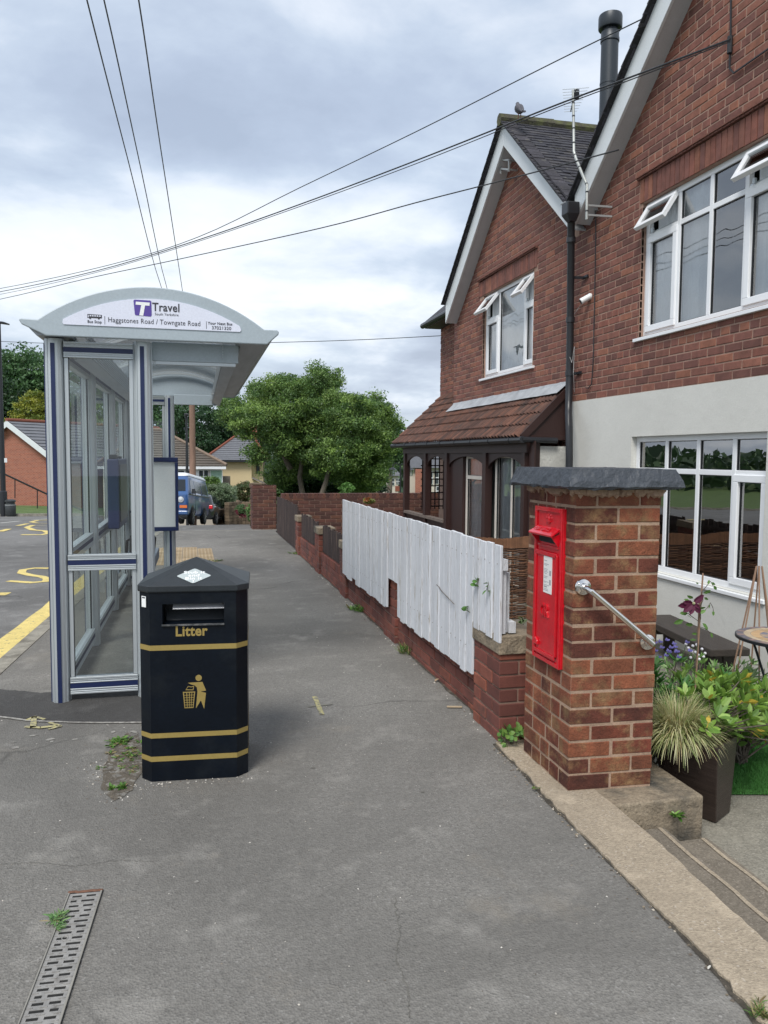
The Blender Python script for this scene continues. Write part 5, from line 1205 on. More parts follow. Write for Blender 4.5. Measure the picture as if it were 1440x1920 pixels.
# ================================================================ OVERHEAD WIRES
def wire(label, px, d0, d1, r_=.008, grp=None, X0=None):
    m = MB(); n_ = len(px); pts = []
    cum = [0]
    for i in range(1, n_): cum.append(cum[-1]+sqrt((px[i][0]-px[i-1][0])**2+(px[i][1]-px[i-1][1])**2))
    for i, p in enumerate(px):
        t = cum[i]/cum[-1]; inv = (1/d0)*(1-t)+(1/d1)*t; pts.append(atD(*p, 1/inv))
    # smooth
    q = []
    for i in range(len(pts)-1):
        a, b, c, d = pts[max(i-1, 0)], pts[i], pts[i+1], pts[min(i+2, len(pts)-1)]
        for k in range(5): t = k/5; q.append(.5*((2*b)+(c-a)*t+(2*a-5*b+4*c-d)*t*t+(3*b-a-3*c+d)*t**3))
    q.append(pts[-1]); m.tube(q, r_, 6); tag(m.build('overhead_wire', m_black), label, 'overhead wire', grp)
wire('highest overhead wire rising from the left horizon over the far roof', [(1330, -27), (1277, 0), (1040, 116), (780, 247), (560, 353), (370, 445), (200, 498), (0, 541), (-180, 570)], 9, 34, .0075)
wire('thick overhead wire meeting the cable joint on the near gable', [(1369, 74), (1200, 138), (1040, 198), (780, 301), (560, 384), (365, 452), (180, 508), (0, 547), (-180, 577)], 6.9, 34, .0085)
wire('thin overhead wire running just below the thick one to the near gable', [(1369, 78), (1200, 143), (1040, 203), (780, 307), (560, 388), (365, 455), (180, 511), (0, 552), (-180, 583)], 6.9, 34, .005)
wire('lowest overhead wire crossing the far gable bargeboard to the near wall', [(1160, 281), (1029, 316), (905, 348), (780, 380), (600, 428), (340, 485), (160, 523), (0, 561), (-180, 596)], 8.4, 34, .0075)
wire('left of the three steep wires above the shelter roof', [(110, -220), (163, 0), (240, 300), (303, 540), (352, 660)], 6, 32, .008, X0=1)
wire('middle of the three steep wires above the shelter roof', [(130, -240), (195, 0), (265, 320), (313, 540), (354, 660)], 6, 32, .008)
wire('right of the three steep wires above the shelter roof', [(215, -230), (260, 0), (300, 270), (342, 545), (358, 660)], 6, 32, .008)
wire('faint distant wire over the trees between shelter and house', [(-120, 632), (0, 640), (250, 648), (520, 642), (700, 636), (960, 622)], 60, 34, .016)

# ================================================================ PIGEON
random.seed(61)
pg = thing('pigeon', 'grey pigeon perched on the peak of the far gable', 'pigeon', tuple(atX(975, 222, 4.3)))
m_pig = mat('pigeon_feather', (.10, .10, .115), .7, attr=True, var=.3, vs=20, bump=.2)
O = atX(974, 221, 4.33); su = .00375*1.0; hz_ = V((0, -1, 0)); 
def PG(x, y, dx=0): return O+hz_*(x*.0072)+UP*((-y)*.0072)+V((dx, 0, 0))   # picture-sized offsets in the roof plane
def loft(mb, pts, rad, sq=1., n=12, col=(1, 1, 1)): mb.tube(pts, rad, n, col)
b_ = MB()
loft(b_, [PG(14, -6.5), PG(8, -9.5), PG(2, -13.5), PG(-3, -18), PG(-7, -22), PG(-8.5, -26), PG(-9.5, -28.5), PG(-10.5, -30.5)], [.010, .034, .056, .062, .050, .030, .026, .010], n=12)
b_.build('body', m_pig, pg, smooth=True)
b_ = MB(); loft(b_, [PG(20, -2), PG(12, -8), PG(4, -15), PG(-3, -20)], [.006, .022, .046, .030], n=10, col=(.75, .75, .78)); 
b_.m = Matrix.Translation((-.028, 0, 0)); b_.v = [tuple(V(p)+V((-.028, 0, .004))) for p in b_.v]; b_.build('wing', m_pig, pg, smooth=True)
b_ = MB(); b_.prism([(0, 0), (.075, -.03), (.085, -.055), (.02, -.035)], hz_, UP, (1, 0, 0), .03, col=(.6, .6, .65), o=tuple(PG(13, -8, -.015))); b_.build('tail', m_pig, pg)
b_ = MB(); b_.ball(PG(-10, -29), .026, 8, col=(.7, .75, .8)); b_.build('head', m_pig, pg, smooth=True)
b_ = MB(); b_.lathe([(.007, 0), (.001, .026)], PG(-12.5, -29), hz_*-1+UP*-.25, 8); b_.build('beak', m_black, pg)
b_ = MB(); b_.ball(PG(-10.5, -29.6)+V((-.022, 0, 0)), .005, 5); b_.build('eye', mat('eye_orange', (.5, .15, .02), .3), pg)
for dx in (-.018, .018):
    b_ = MB(); b_.tube([PG(0, -9, dx), PG(.5, -3, dx), PG(.5, .5, dx), PG(-2.5, 1.2, dx)], .0055, 6); b_.build('leg', mat('bird_leg', (.25, .08, .07), .7), pg)

# ================================================================ GARDEN
G = -.225
# tapered planter
Pc = [V((2.444, 3.13, 0)), V((2.62, 3.215, 0)), V((2.50, 3.52, 0)), V((2.30, 3.46, 0))]; Pc[1] = V((2.66, 3.26, 0)); Pc[2] = V((2.50, 3.60, 0)); Pc[3] = V((2.285, 3.46, 0))
pc = sum(Pc, V())/4; pt_ = thing('planter', 'tall tapered dark bronze square planter beside the brick pillar', 'planter', (pc.x, pc.y, G)); m_ = MB()
def prg(k, z): return [V((pc.x+(p.x-pc.x)*k, pc.y+(p.y-pc.y)*k, z)) for p in Pc]
top_, ti, bi_, bo_ = prg(1, .175), prg(.91, .175), prg(.86, .10), prg(.70, G)
bo_ = [p+V((.04, -.015, 0)) for p in bo_]
m_.add(bo_+top_+ti+bi_, [(3, 2, 1, 0)]+[(i, (i+1) % 4, 4+(i+1) % 4, 4+i) for i in range(4)]+[(4+i, 4+(i+1) % 4, 8+(i+1) % 4, 8+i) for i in range(4)]+[(8+i, 8+(i+1) % 4, 12+(i+1) % 4, 12+i) for i in range(4)]); m_.build('body', m_planter, pt_, bevel=.005)
m_ = MB(); m_.add(bi_, [(0, 1, 2, 3)]); m_.build('compost', m_soil, pt_)
def blade(mb, p, az, el, L_, W_, droop, col, n=6):
    d = V((sin(az)*cos(el), cos(az)*cos(el), sin(el))); p = V(p); vs = []; s_ = V((cos(az), -sin(az), 0))
    for k in range(n+1):
        t = k/n; w_ = W_*(1-t**2.2)*.5+.0003; vs += [p-s_*w_, p+s_*w_]; p = p+d*(L_/n); d = (d+V((0, 0, -droop/n*(1+t*1.2)))).normalized()
    mb.add(vs, [(2*k, 2*k+1, 2*k+3, 2*k+2) for k in range(n)], col)
random.seed(62)
GT = thing('ornamental_grass', 'variegated green and cream grass tuft spilling over the planter rim', 'ornamental grass', (2.38, 3.36, .15)); m_ = MB()
for i in range(2000):
    a_ = random.uniform(0, 2*pi); rr = random.uniform(0, .07); el = R(random.choice([random.uniform(60, 85), random.uniform(35, 75), random.uniform(15, 60)]))
    col = random.choice([(.36, .36, .19), (.42, .42, .24), (.17, .22, .08), (.26, .30, .12), (.48, .45, .27), (.32, .27, .14)])
    blade(m_, (2.37+rr*cos(a_), 3.34+rr*sin(a_), .165), pi/2-a_+random.uniform(-.5, .5), el, random.uniform(.14, .26), random.uniform(.0035, .006), random.uniform(.5, 1.9), jit(tuple(c*1.45 for c in col), .2), 7)
m_.build('blades', m_leaf, GT)
def whorl(mb, p, d, n, L_, W_, cols, spread=.9, yel=.0):
    p, d = V(p), V(d).normalized(); u = d.orthogonal().normalized(); v_ = d.cross(u)
    for k in range(n):
        a_ = 2.4*k+random.uniform(-.2, .2); s_ = spread*random.uniform(.6, 1.2); dd = d*random.uniform(.5, 1)+(u*cos(a_)+v_*sin(a_))*s_
        c = (.62, .45, .07) if random.random() < yel else random.choice(cols)
        leafquad(mb, p+dd*.005, dd, d+rv(.2), L_*random.uniform(.7, 1.1), W_*random.uniform(.8, 1.1), jit(c, .2), fold=.12)
def shrub(name, label, cat, base, ends, L_, W_, cols, seed, nl=8, yel=0., grp=None, stemr=.005, spread=.9, along=0):
    random.seed(seed); t = thing(name, label, cat, tuple(base), 0, grp); s_ = MB(); l_ = MB(); base = V(base)
    for e in ends:
        e = V(e); mid = base.lerp(e, .5)+V((random.uniform(-.03, .03), random.uniform(-.03, .03), .03)); s_.tube([base+rv(.015), mid, e], [stemr*1.3, stemr, stemr*.6], 5); d = (e-mid).normalized()+V((0, 0, .5))
        whorl(l_, e, d, nl, L_, W_, cols, spread, yel)
        for j in range(along): q = mid.lerp(e, j/max(along, 1)); whorl(l_, q, d, 3, L_*.9, W_, cols, 1.3, yel)
    s_.build('stems', m_bark, t); l_.build('leaves', m_leaf, t); return t
random.seed(63); gc = [(.20, .34, .06), (.26, .42, .08), (.14, .26, .05), (.30, .45, .12)]
ends = [(2.56+random.gauss(0, .15)+.12, 3.36+random.gauss(0, .12), random.uniform(.16, .40)) for _ in range(66)]
ends += [(2.88+random.gauss(0, .10), 3.45+random.gauss(0, .12), random.uniform(.14, .34)) for _ in range(42)]
shrub('leafy_shrub', 'glossy yellow green shrub with a few yellow leaves growing from the bronze planter', 'shrub', (2.52, 3.36, .10), ends, .078, .030, gc, 64, nl=8, yel=.04, along=1)
# second bed behind: campanula like foliage, white globe flowers, blue flowers, clematis on a cane
random.seed(65); dk = [(.05, .16, .03), (.07, .20, .04), (.10, .24, .06)]
shrub('border_plant', 'lush dark green leafy border plant with pointed leaves behind the planter', 'plant', (2.55, 3.85, -.2), [(2.50+random.gauss(0, .13), 3.9+random.gauss(0, .15), random.uniform(.10, .42)) for _ in range(75)], .075, .024, dk, 66, nl=8, along=2)
shrub('border_plant', 'light green feathery plant low beside the bronze planter and bench', 'plant', (3.2, 4.45, -.2), [(3.15+random.gauss(0, .20), 4.3+random.gauss(0, .18), random.uniform(-.08, .16)) for _ in range(75)], .06, .018, [(.14, .28, .06), (.20, .34, .09), (.10, .22, .05)], 67, nl=8, along=2)
shrub('border_plant', 'pale green spreading plant under the mosaic table', 'plant', (3.55, 4.6, -.22), [(3.55+random.gauss(0, .22), 4.5+random.gauss(0, .18), random.uniform(-.12, .16)) for _ in range(70)], .065, .014, [(.22, .36, .13), (.16, .30, .09), (.28, .40, .18)], 68, nl=8, along=1)
shrub('border_plant', 'glossy green shrub at the lawn edge under the round table', 'shrub', (3.12, 3.8, -.2), [(3.10+random.gauss(0, .15), 3.85+random.gauss(0, .15), random.uniform(-.05, .22)) for _ in range(60)], .07, .028, gc, 69, nl=8, yel=.03, along=1)
random.seed(70)
bf = thing('blue_flowers', 'small blue violet flowers above the dark foliage beside the pillar', 'flowers', (2.75, 4.0, .4)); m_ = MB()
for i in range(26):
    p = V((2.70+random.gauss(0, .10), 3.98+random.gauss(0, .08), .44+random.gauss(0, .035)))
    for k in range(5): a_ = 1.257*k; leafquad(m_, p, (cos(a_)*.7-.3, sin(a_)*.7-.5, .4), (-.3, -.6, .5), .020, .013, jit((.22, .20, .50), .2))
m_.build('petals', m_leaf, bf)
gf = thing('white_globe_flowers', 'cluster of round white globe flowers in front of the bench', 'flowers', (2.95, 3.95, .4)); m_ = MB(); st_ = MB()
for (x, y) in ((1299, 1211), (1306, 1209), (1291, 1215), (1297, 1222), (1304, 1223), (1309, 1228), (1322, 1225), (1319, 1231), (1311, 1236), (1295, 1233), (1286, 1208), (1316, 1217)):
    p = atY(x, y, 3.95+random.uniform(-.04, .04)); m_.ball(p, .0088, 6, col=jit((1, 1, 1), .05)); st_.tube([p, p+V((random.uniform(-.02, .02), .02, -.12))], .0016, 4)
m_.build('heads', mat('white_petal', (.80, .78, .82), .7, attr=True), gf, smooth=True); st_.build('stems', mat('green_stem', (.10, .20, .05), .6), gf)
cm = thing('clematis', 'dark purple clematis bloom climbing a thin cane in the front border', 'climbing plant', tuple(atY(1304, 1262, 3.85))); YC = 3.85
m_ = MB(); m_.tube([atY(1303, 1300, YC), atY(1311, 1180, YC), atY(1318, 1075, YC)], .0052, 6); m_.tube([atY(1306, 1262, YC+.01), atY(1309, 1190, YC+.01), atY(1311, 1130, YC+.01)], .005, 6); m_.build('cane', mat('cane', (.30, .19, .13), .8), cm)
m_ = MB(); vine = [(1303, 1250), (1308, 1210), (1306, 1180), (1314, 1160), (1312, 1140), (1318, 1125), (1315, 1110), (1324, 1100), (1332, 1090), (1337, 1098)]
m_.tube([atY(*p, YC-.01) for p in vine], .0024, 5)
v2 = [(1316, 1150), (1326, 1140), (1332, 1130), (1337, 1140), (1338, 1148)]; m_.tube([atY(*p, YC-.01) for p in v2], .002, 5); v3 = [(1310, 1165), (1296, 1155), (1290, 1150)]; m_.tube([atY(*p, YC-.01) for p in v3], .0022, 5); v4 = [(1312, 1175), (1325, 1180), (1333, 1188)]; m_.tube([atY(*p, YC-.01) for p in v4], .002, 5)
m_.build('vine', m_bark, cm); m_ = MB()
for (x, y, a_, s) in ((1282, 1162, 200, .062), (1290, 1150, 180, .05), (1296, 1158, 150, .045), (1300, 1172, 170, .05), (1317, 1168, 300, .05), (1310, 1150, 20, .045), (1318, 1112, 30, .05), (1300, 1122, 150, .045), (1294, 1128, 160, .04), (1327, 1096, 60, .03), (1333, 1092, 330, .03), (1338, 1098, 300, .035), (1330, 1132, 300, .03), (1337, 1145, 280, .03), (1332, 1186, 320, .035), (1322, 1180, 20, .03), (1309, 1188, 200, .035), (1306, 1200, 190, .04), (1311, 1140, 10, .04), (1320, 1120, 330, .03), (1313, 1230, 20, .03), (1325, 1110, 0, .025), (1310, 1095, 160, .02)):
    dd = _r2*cos(R(a_))+_u2*sin(R(a_)); leafquad(m_, atY(x, y, YC-.012), dd+rv(.2), -_f+rv(.4), s, s*.5, jit((.11, .22, .05), .35))
m_.build('leaves', m_leaf, cm); m_ = MB(); pc_ = atY(1300, 1131, YC-.03)
for (a_, s) in ((35, .080), (58, .05), (195, .088), (225, .082), (255, .07), (170, .062), (300, .075), (325, .05)):
    dd = _r2*cos(R(a_))+_u2*sin(R(a_))+rv(.1); leafquad(m_, pc_, dd, -_f+rv(.25), s, s*.52, jit((.13, .018, .06), .25))
m_.build('petals', m_leaf, cm); m_ = MB(); m_.ball(pc_-_f*.006, .009, 6, col=(.5, .5, .3)); m_.build('stamens', m_leaf, cm)
# bench
bn_ = thing('garden_bench', 'low dark timber plank bench against the white rendered wall', 'bench', (4.15, 5.75, G), R(-8)); m_ = MB()
m_.box(-.165, .165, -.66, .66, .255, .315); m_.build('seat', m_bench, bn_, local=True, bevel=.008)
for y_ in (-.50, .50):
    m_ = MB(); m_.prism([(-.13, .0), (-.05, .0), (-.035, .254), (-.15, .254)], (1, 0, 0), UP, (0, 1, 0), .05, o=(0, y_, 0)); m_.prism([(.05, .0), (.13, .0), (.15, .254), (.035, .254)], (1, 0, 0), UP, (0, 1, 0), .05, o=(0, y_, 0)); m_.box(-.034, .034, y_+.005, y_+.045, .16, .254); m_.build('leg', m_bench, bn_, local=True, bevel=.004)
m_ = MB(); m_.box(-.03, .03, -.5, .5, .19, .2535); m_.build('stretcher', m_bench, bn_, local=True)
# bistro table with mosaic top
bt = thing('bistro_table', 'round mosaic topped bistro table on thin black metal legs', 'table', (3.62, 4.03, G)); C_ = V((3.62, 4.03, 0)); zt_ = .45
m_ = MB(); m_.lathe([(.285, zt_-.018), (.30, zt_-.016), (.30, zt_+.001), (.294, zt_+.003)], C_, n=48); m_.build('rim', m_black, bt, smooth=True)
m_ = MB(); m_mos = mat('mosaic', (1, 1, 1), .45, attr=True, var=.08, bump=.1)
random.seed(71)
for ri, (r0_, r1_, n__, cs) in enumerate(((0, .035, 8, [(.45, .28, .14)]), (.035, .075, 14, [(.16, .15, .19), (.30, .22, .16)]), (.075, .115, 20, [(.50, .32, .17)]), (.115, .155, 26, [(.17, .17, .22), (.42, .30, .2)]), (.155, .21, 32, [(.52, .35, .18), (.46, .30, .16)]), (.21, .25, 40, [(.50, .40, .27)]), (.25, .292, 46, [(.13, .12, .14), (.25, .17, .15)]))):
    for k in range(n__):
        a0, a1 = 2*pi*(k+.04)/n__, 2*pi*(k+.96)/n__; ra, rb = r0_+.001, r1_-.0015
        m_.add([C_+V((ra*cos(a0), ra*sin(a0), zt_+.0045)), C_+V((rb*cos(a0), rb*sin(a0), zt_+.0045)), C_+V((rb*cos(a1), rb*sin(a1), zt_+.0045)), C_+V((ra*cos(a1), ra*sin(a1), zt_+.0045))], [(0, 1, 2, 3)], jit(random.choice(cs), .15))
m_.build('mosaic_top', m_mos, bt); m_ = MB(); m_.lathe([(.292, zt_+.0015), (.292, zt_+.0035)], C_, n=40); m_.build('grout', mat('grout', (.3, .27, .24), .9), bt)
for k in range(4):
    a_ = R(200+90*k); m_ = MB(); tp__ = C_+V((cos(a_)*.24, sin(a_)*.24, zt_-.02)); ft = C_+V((cos(a_+.9)*.17, sin(a_+.9)*.17, G+.005)); md = C_+V((cos(a_+.4)*.10, sin(a_+.4)*.10, .12)); m_.tube([tp__, md.lerp(tp__, .4), md, ft.lerp(md, .5), ft], .008, 8); m_.build('leg', m_black, bt, smooth=True)
m_ = MB(); m_.tube([C_+V((.10*cos(R(20*k)), .10*sin(R(20*k)), .12)) for k in range(19)], .006, 6); m_.build('ring', m_black, bt)
ob = thing('cane_obelisk', 'plant support of thin brown canes tied together above the table', 'plant support', (3.95, 4.75, G)); m_ = MB(); tp2 = V((3.83, 4.55, .78))
for a_ in range(6): m_.tube([tp2+V((.02*cos(a_), .02*sin(a_), .04)), V((3.83+.16*cos(a_*1.05), 4.55+.16*sin(a_*1.05), .0)), V((3.83+.2*cos(a_*1.05), 4.55+.2*sin(a_*1.05), G))], .006, 6)
m_.build('canes', MATS['cane'], ob)
# wicker hurdle between the gardens
random.seed(72)
wk = thing('wicker_screen', 'woven brown wicker screen with reed top seen beyond the white fence end', 'fence', (3, 7.9, -.3)); m_ = MB()
for k in range(58):
    z_ = -.28+k*.0148; pts = []; ph = (k % 2)*pi
    for j in range(66): x_ = 1.9+j*.04; pts.append((x_, 7.9+.014*sin(x_*26+ph), z_+random.uniform(-.003, .003)+.006*sin(x_*3+k)))
    m_.tube(pts, .0065, 5, jit(random.choice([(1, 1, 1), (1.3, 1.2, 1.0), (.7, .65, .6), (1.5, 1.4, 1.2)]), .15), cap=False)
m_.build('weave', m_wicker, wk); m_ = MB()
x_ = 1.9
while x_ < 4.45: m_.box(x_, x_+.012, 7.885, 7.90, .565, .685+.012*sin(x_*9)+random.uniform(-.004, .004), jit((1.7, 1.55, 1.3), .2)); x_ += .0135
m_.build('reed_band', m_wicker, wk); m_ = MB()
for x_ in (2.0, 2.5, 3.0, 3.45, 3.9, 4.35): m_.tube([(x_, 7.9, -.3), (x_, 7.9, .66)], .012, 6)
m_.build('stake', m_wicker, wk)
shrub('hedge_plant', 'tangled green bush behind the concrete capped wall pier', 'shrub', (1.98, 4.25, -.2), [(1.98+random.gauss(0, .10), 4.45+random.gauss(0, .22), random.uniform(.05, .80)*random.uniform(.6, 1)) for _ in range(60)], .045, .02, [(.06, .12, .03), (.12, .18, .06), (.16, .14, .09)], 73, nl=6, along=1)
shrub('ivy', 'small creeping ivy plant at the foot of the brick pillar', 'plant', (1.66, 3.82, .0), [(1.66+random.uniform(-.05, .09), 3.82+random.uniform(-.06, .05), random.uniform(.01, .09)) for _ in range(20)], .035, .026, [(.10, .22, .05), (.16, .28, .06)], 74, nl=4, stemr=.0015, spread=1.3)
# weeds
def weed(label, p, r_, h, n, cols, seed, name='weed', L_=.05, W_=.018, grp=None):
    random.seed(seed); t = thing(name, label, 'weed', tuple(p), 0, grp); m_ = MB(); p = V(p)
    cores = [p+V((random.gauss(0, r_*.5), random.gauss(0, r_*.6), .001)) for _ in range(max(3, n//9))]
    for i in range(int(n*1.5)):
        a_ = random.uniform(0, 2*pi); q = random.choice(cores)+V((random.gauss(0, r_*.08), random.gauss(0, r_*.08), .002)); k = random.uniform(.3, 1); d = V((cos(a_), sin(a_), random.uniform(.05, 1.0)*h/r_)); c_ = random.choice(cols) if random.random() > .12 else (.26, .21, .10)
        leafquad(m_, q, d, V((0, 0, 1))+rv(.35), k*L_*.8, W_*k*.8, jit(c_, .35), fold=.3)
    m_.build('leaves', m_leaf, t)
gr1 = [(.10, .22, .04), (.16, .30, .06), (.07, .16, .03)]; gr2 = gr1+[(.25, .2, .1), (.3, .27, .12)]
weed('leafy weed patch against the left side of the litter bin', (-.37, 4.33, 0), .06, .03, 90, gr1, 81, L_=.06)
dm_ = MB(); blob_pts = []
for k in range(40):
    t_ = k/40*2*pi; blob_pts.append((-.335+.095*cos(t_)*(1+.4*noise.noise(V((cos(t_)*2, sin(t_)*2, 3)))), 4.02+.42*sin(t_)*(1+.3*noise.noise(V((cos(t_)*3, sin(t_)*3, 7)))), .0031))
dm_.add(blob_pts, [tuple(range(40))]); tag(dm_.build('dirt_patch', mat('loose_dirt', (.10, .085, .065), .98, var=.4, vs=16, fvar=.45, fs=110, bump=1, bs=60, alt=(.2, .19, .17), alts=24, altr=(.5, .6))), kind='structure')
weed('tangled low weeds in the dirt along the left side of the litter bin', (-.31, 4.15, 0), .09, .03, 120, gr2, 182, L_=.045, W_=.012)
weed('thin mossy weeds along the litter bin base', (-.32, 4.0, 0), .10, .015, 60, gr2, 82, L_=.03, W_=.01)
weed('small bright weed at the front left corner of the litter bin', (-.33, 3.72, 0), .03, .03, 34, gr1, 83, L_=.05)
weed('tall wispy weeds at the foot of the low brick wall under the fence gap', (1.655, 7.6, 0), .07, .10, 90, gr1, 84, L_=.12, W_=.02)
weed('brownish wild grass tuft against the low brick wall under the white fence', (1.655, 5.85, 0), .05, .16, 80, gr2, 85, L_=.13, W_=.008)
weed('broad leaved weed growing from the concrete plinth face', tuple(atY(1265, 1532, 3.0)+V((0, 0, .0))), .03, .03, 20, gr1, 86, L_=.075, W_=.022)
weed('spiky weed sprawling across the drain channel', (-.44, 2.68, .006), .045, .012, 70, [(.12, .24, .08), (.18, .30, .10)], 87, L_=.055, W_=.008)
weed('grassy clump at the lower right corner of the pavement', tuple(atZ(1425, 1905, .01)), .03, .05, 110, gr2, 88, L_=.05, W_=.006)
weed('weed by the buff tactile paving corner', (.33, 11.6, 0), .12, .04, 60, gr2, 89, L_=.10)
weed('low weeds at the foot of the dark timber gate', (1.66, 12.3, 0), .10, .06, 60, gr1, 90, L_=.10)
weed('tiny mossy weeds on the edge of the concrete threshold', tuple(atZ(1000, 1478, .012)), .025, .012, 50, gr2, 91, L_=.015, W_=.005)
# loose grit, leaves and pebbles
random.seed(95); gm = MB()
def grit(p, s, c): 
    a_ = random.uniform(0, pi); x = V((cos(a_), sin(a_), 0))*s; y = V((-sin(a_), cos(a_), 0))*s*random.uniform(.5, .9); z = V((0, 0, s*random.uniform(.3, .7))); p = V(p)
    gm.add([p-x*.9-y*.6, p+x*.8-y*.8, p+x+y*.7, p-x*.7+y, p-x*.4-y*.3+z, p+x*.4-y*.4+z, p+x*.3+y*.4+z, p-x*.4+y*.4+z], BF, c)
lt_ = [(.45, .42, .37), (.32, .29, .25), (.2, .17, .13), (.6, .57, .52), (.12, .10, .08), (.1, .08, .06)]
for i in range(650): grit((random.uniform(-1.1, 1.6), random.uniform(1.6, 7)**1.0, 0), random.uniform(.0012, .0042), jit(random.choice(lt_), .2))
for i in range(420): grit((-.36+random.gauss(0, .06), 4.0+random.gauss(0, .20), 0), random.uniform(.0015, .006), jit(random.choice(lt_), .2))
for i in range(240): grit((1.64+random.gauss(0, .02), random.uniform(3.9, 11), 0), random.uniform(.002, .008), jit(random.choice(lt_[2:]+lt_[:1]), .3))
for i in range(280): 
    y_ = random.uniform(1.5, 3.8); grit((1.545+.015*(y_-1.5)+random.gauss(0, .02), y_, .002), random.uniform(.002, .007), jit(random.choice([(.12, .10, .08), (.22, .18, .13), (.4, .36, .3)]), .3))
for i in range(120): grit((random.uniform(-.26, .28), 3.72+random.gauss(0, .03), 0), random.uniform(.0015, .005), jit(random.choice(lt_), .3))
tag(gm.build('loose_grit', mat('grit', (1, 1, 1), .9, attr=True)), kind='stuff')
m_dirt = mat('gutter_dirt', (.060, .052, .040), .98, var=.4, vs=12, fvar=.4, fs=120, bump=.9, bs=60, alt=(.12, .105, .08), alts=9, altr=(.5, .65))
def dirt(pts, w0, w1, z):
    mb = MB(); L_ = []; R_ = []
    P = [V((*p_, 0)) for p_ in pts]
    Q = []
    for a, b in zip(P, P[1:]):
        n_ = max(2, int((b-a).length/.03)); Q += [a.lerp(b, k/n_) for k in range(n_)]
    for i, q in enumerate(Q):
        f_ = noise.noise(V((q.x*3, q.y*3, 1)))*.5+.5; g_ = noise.noise(V((q.x*17, q.y*17, 4)))*.5+.5
        L_.append((q.x-(w0+(w1-w0)*(f_*.6+g_*.4)), q.y, z)); R_.append((q.x+.01, q.y, z))
    k = len(L_); mb.v = L_+R_; mb.f = [(i, i+1, k+i+1, k+i) for i in range(k-1)]; mb.c = [(1, 1, 1)]*(k-1); tag(mb.build('edge_dirt', m_dirt), kind='structure')
dirt([(1.692, y_) for y_ in (3.9, 8, 12.4)], .0, .055, .0035)
dirt([(1.60, 3.86), (1.60, 3.6), (1.585, 3.3), (1.572, 3.1), (1.565, 2.7), (1.56, 2.3), (1.55, 2.0), (1.52, 1.7), (1.45, 1.3)], -.004, .034, .0035)
m_crack = mat('crack_tar', (.12, .115, .10), .95, var=.3)
for pts_, w_ in (([(738, 1680), (750, 1740), (744, 1800), (764, 1860), (768, 1915)], .003), ([(0, 1622), (60, 1617), (140, 1625), (230, 1612), (300, 1618)], .0028), ([(520, 1336), (560, 1340), (600, 1335)], .002)):
    W_ = [atZ(x, y)[:2] for x, y in pts_]; Q = []
    for a, b in zip(W_, W_[1:]):
        for k in range(14): t = k/14; Q.append((a[0]+(b[0]-a[0])*t+random.uniform(-.006, .006), a[1]+(b[1]-a[1])*t+random.uniform(-.008, .008)))
    mb_ = MB(); kq = len(Q)
    for sg_ in (1, -1):
        for i, q in enumerate(Q):
            t_ = V((*Q[min(i+1, kq-1)], 0))-V((*Q[max(i-1, 0)], 0)); t_.normalize(); ww = w_*random.uniform(.1, .6); mb_.v.append((q[0]-t_.y*ww*sg_, q[1]+t_.x*ww*sg_, .0028))
    mb_.f = [(kq+i, kq+i+1, i+1, i) for i in range(kq-1)]; mb_.c = [(1, 1, 1)]*(kq-1); tag(mb_.build('pavement_crack', m_crack), kind='structure')
# pale cement smears along the edge of the fresh patch, oil and gum spots
m_smear = mat('pale_smear', (.34, .33, .30), .95, var=.25, vs=20, alt=(.19, .18, .165), alts=26, altr=(.42, .56))
def blob(mb_, x, y, rx, ry, z, n=22):
    o_ = random.uniform(0, 9); mb_.add([(x+rx*cos(2*pi*k/n)*(1+.55*noise.noise(V((cos(2*pi*k/n)*1.7+o_, sin(2*pi*k/n)*1.7, o_)))), y+ry*sin(2*pi*k/n)*(1+.55*noise.noise(V((sin(2*pi*k/n)*1.7, o_, cos(2*pi*k/n)*1.7)))), z) for k in range(n)], [tuple(range(n))])
stroke('patch_edge', [(-1.30, 5.0), (-1.12, 4.93), (-.9, 4.80), (-.65, 4.715), (-.45, 4.665), (-.30, 4.635), (.0, 4.605)], .022, .0055, m_smear)
stroke('patch_edge', [(-.86, 5.40), (-.6, 5.36), (-.2, 5.33), (.1, 5.31)], .035, .0055, m_smear)
sm_, gm_ = MB(), MB()
for i in range(9): blob(sm_, random.uniform(-.98, -.3), random.uniform(4.35, 4.66), random.uniform(.006, .022), random.uniform(.006, .02), .0026+.0001*i)
for i in range(22): r_ = random.uniform(.006, .012); blob(gm_ if i % 2 else sm_, random.uniform(-.6, 1.5), random.uniform(1.9, 9), r_, r_*.9, .0024+.00002*i)
tag(sm_.build('cement_spots', m_smear), kind='stuff'); tag(gm_.build('gum_spots', m_crack), kind='stuff')
nb_ = MB()
for i in range(48):
    y_ = 3.9+i*.093
    for z_ in (.43, .98):
        if z_ < .6 and (y_ < 4.3 or 5.9 < y_ < 6.36): continue
        nb_.lathe([(.0035, 0), (.003, .0015)], (1.6125-.0, y_+random.uniform(-.01, .01), z_+random.uniform(-.008, .008)), (-1, 0, 0), 6)
nb_.build('nail_heads', mat('rusty_nail', (.13, .08, .05), .8), wf)
dl_ = MB(); p = atZ(852, 1325, .01)
dl_.obox(p, (.045, -.012, .0), (.002, .008, 0), (0, 0, .003)); tag(dl_.build('wood_splinter', mat('pale_splinter', (.42, .33, .22), .8)), 'pale wood splinter lying on the pavement by the near wall pier', 'splinter')
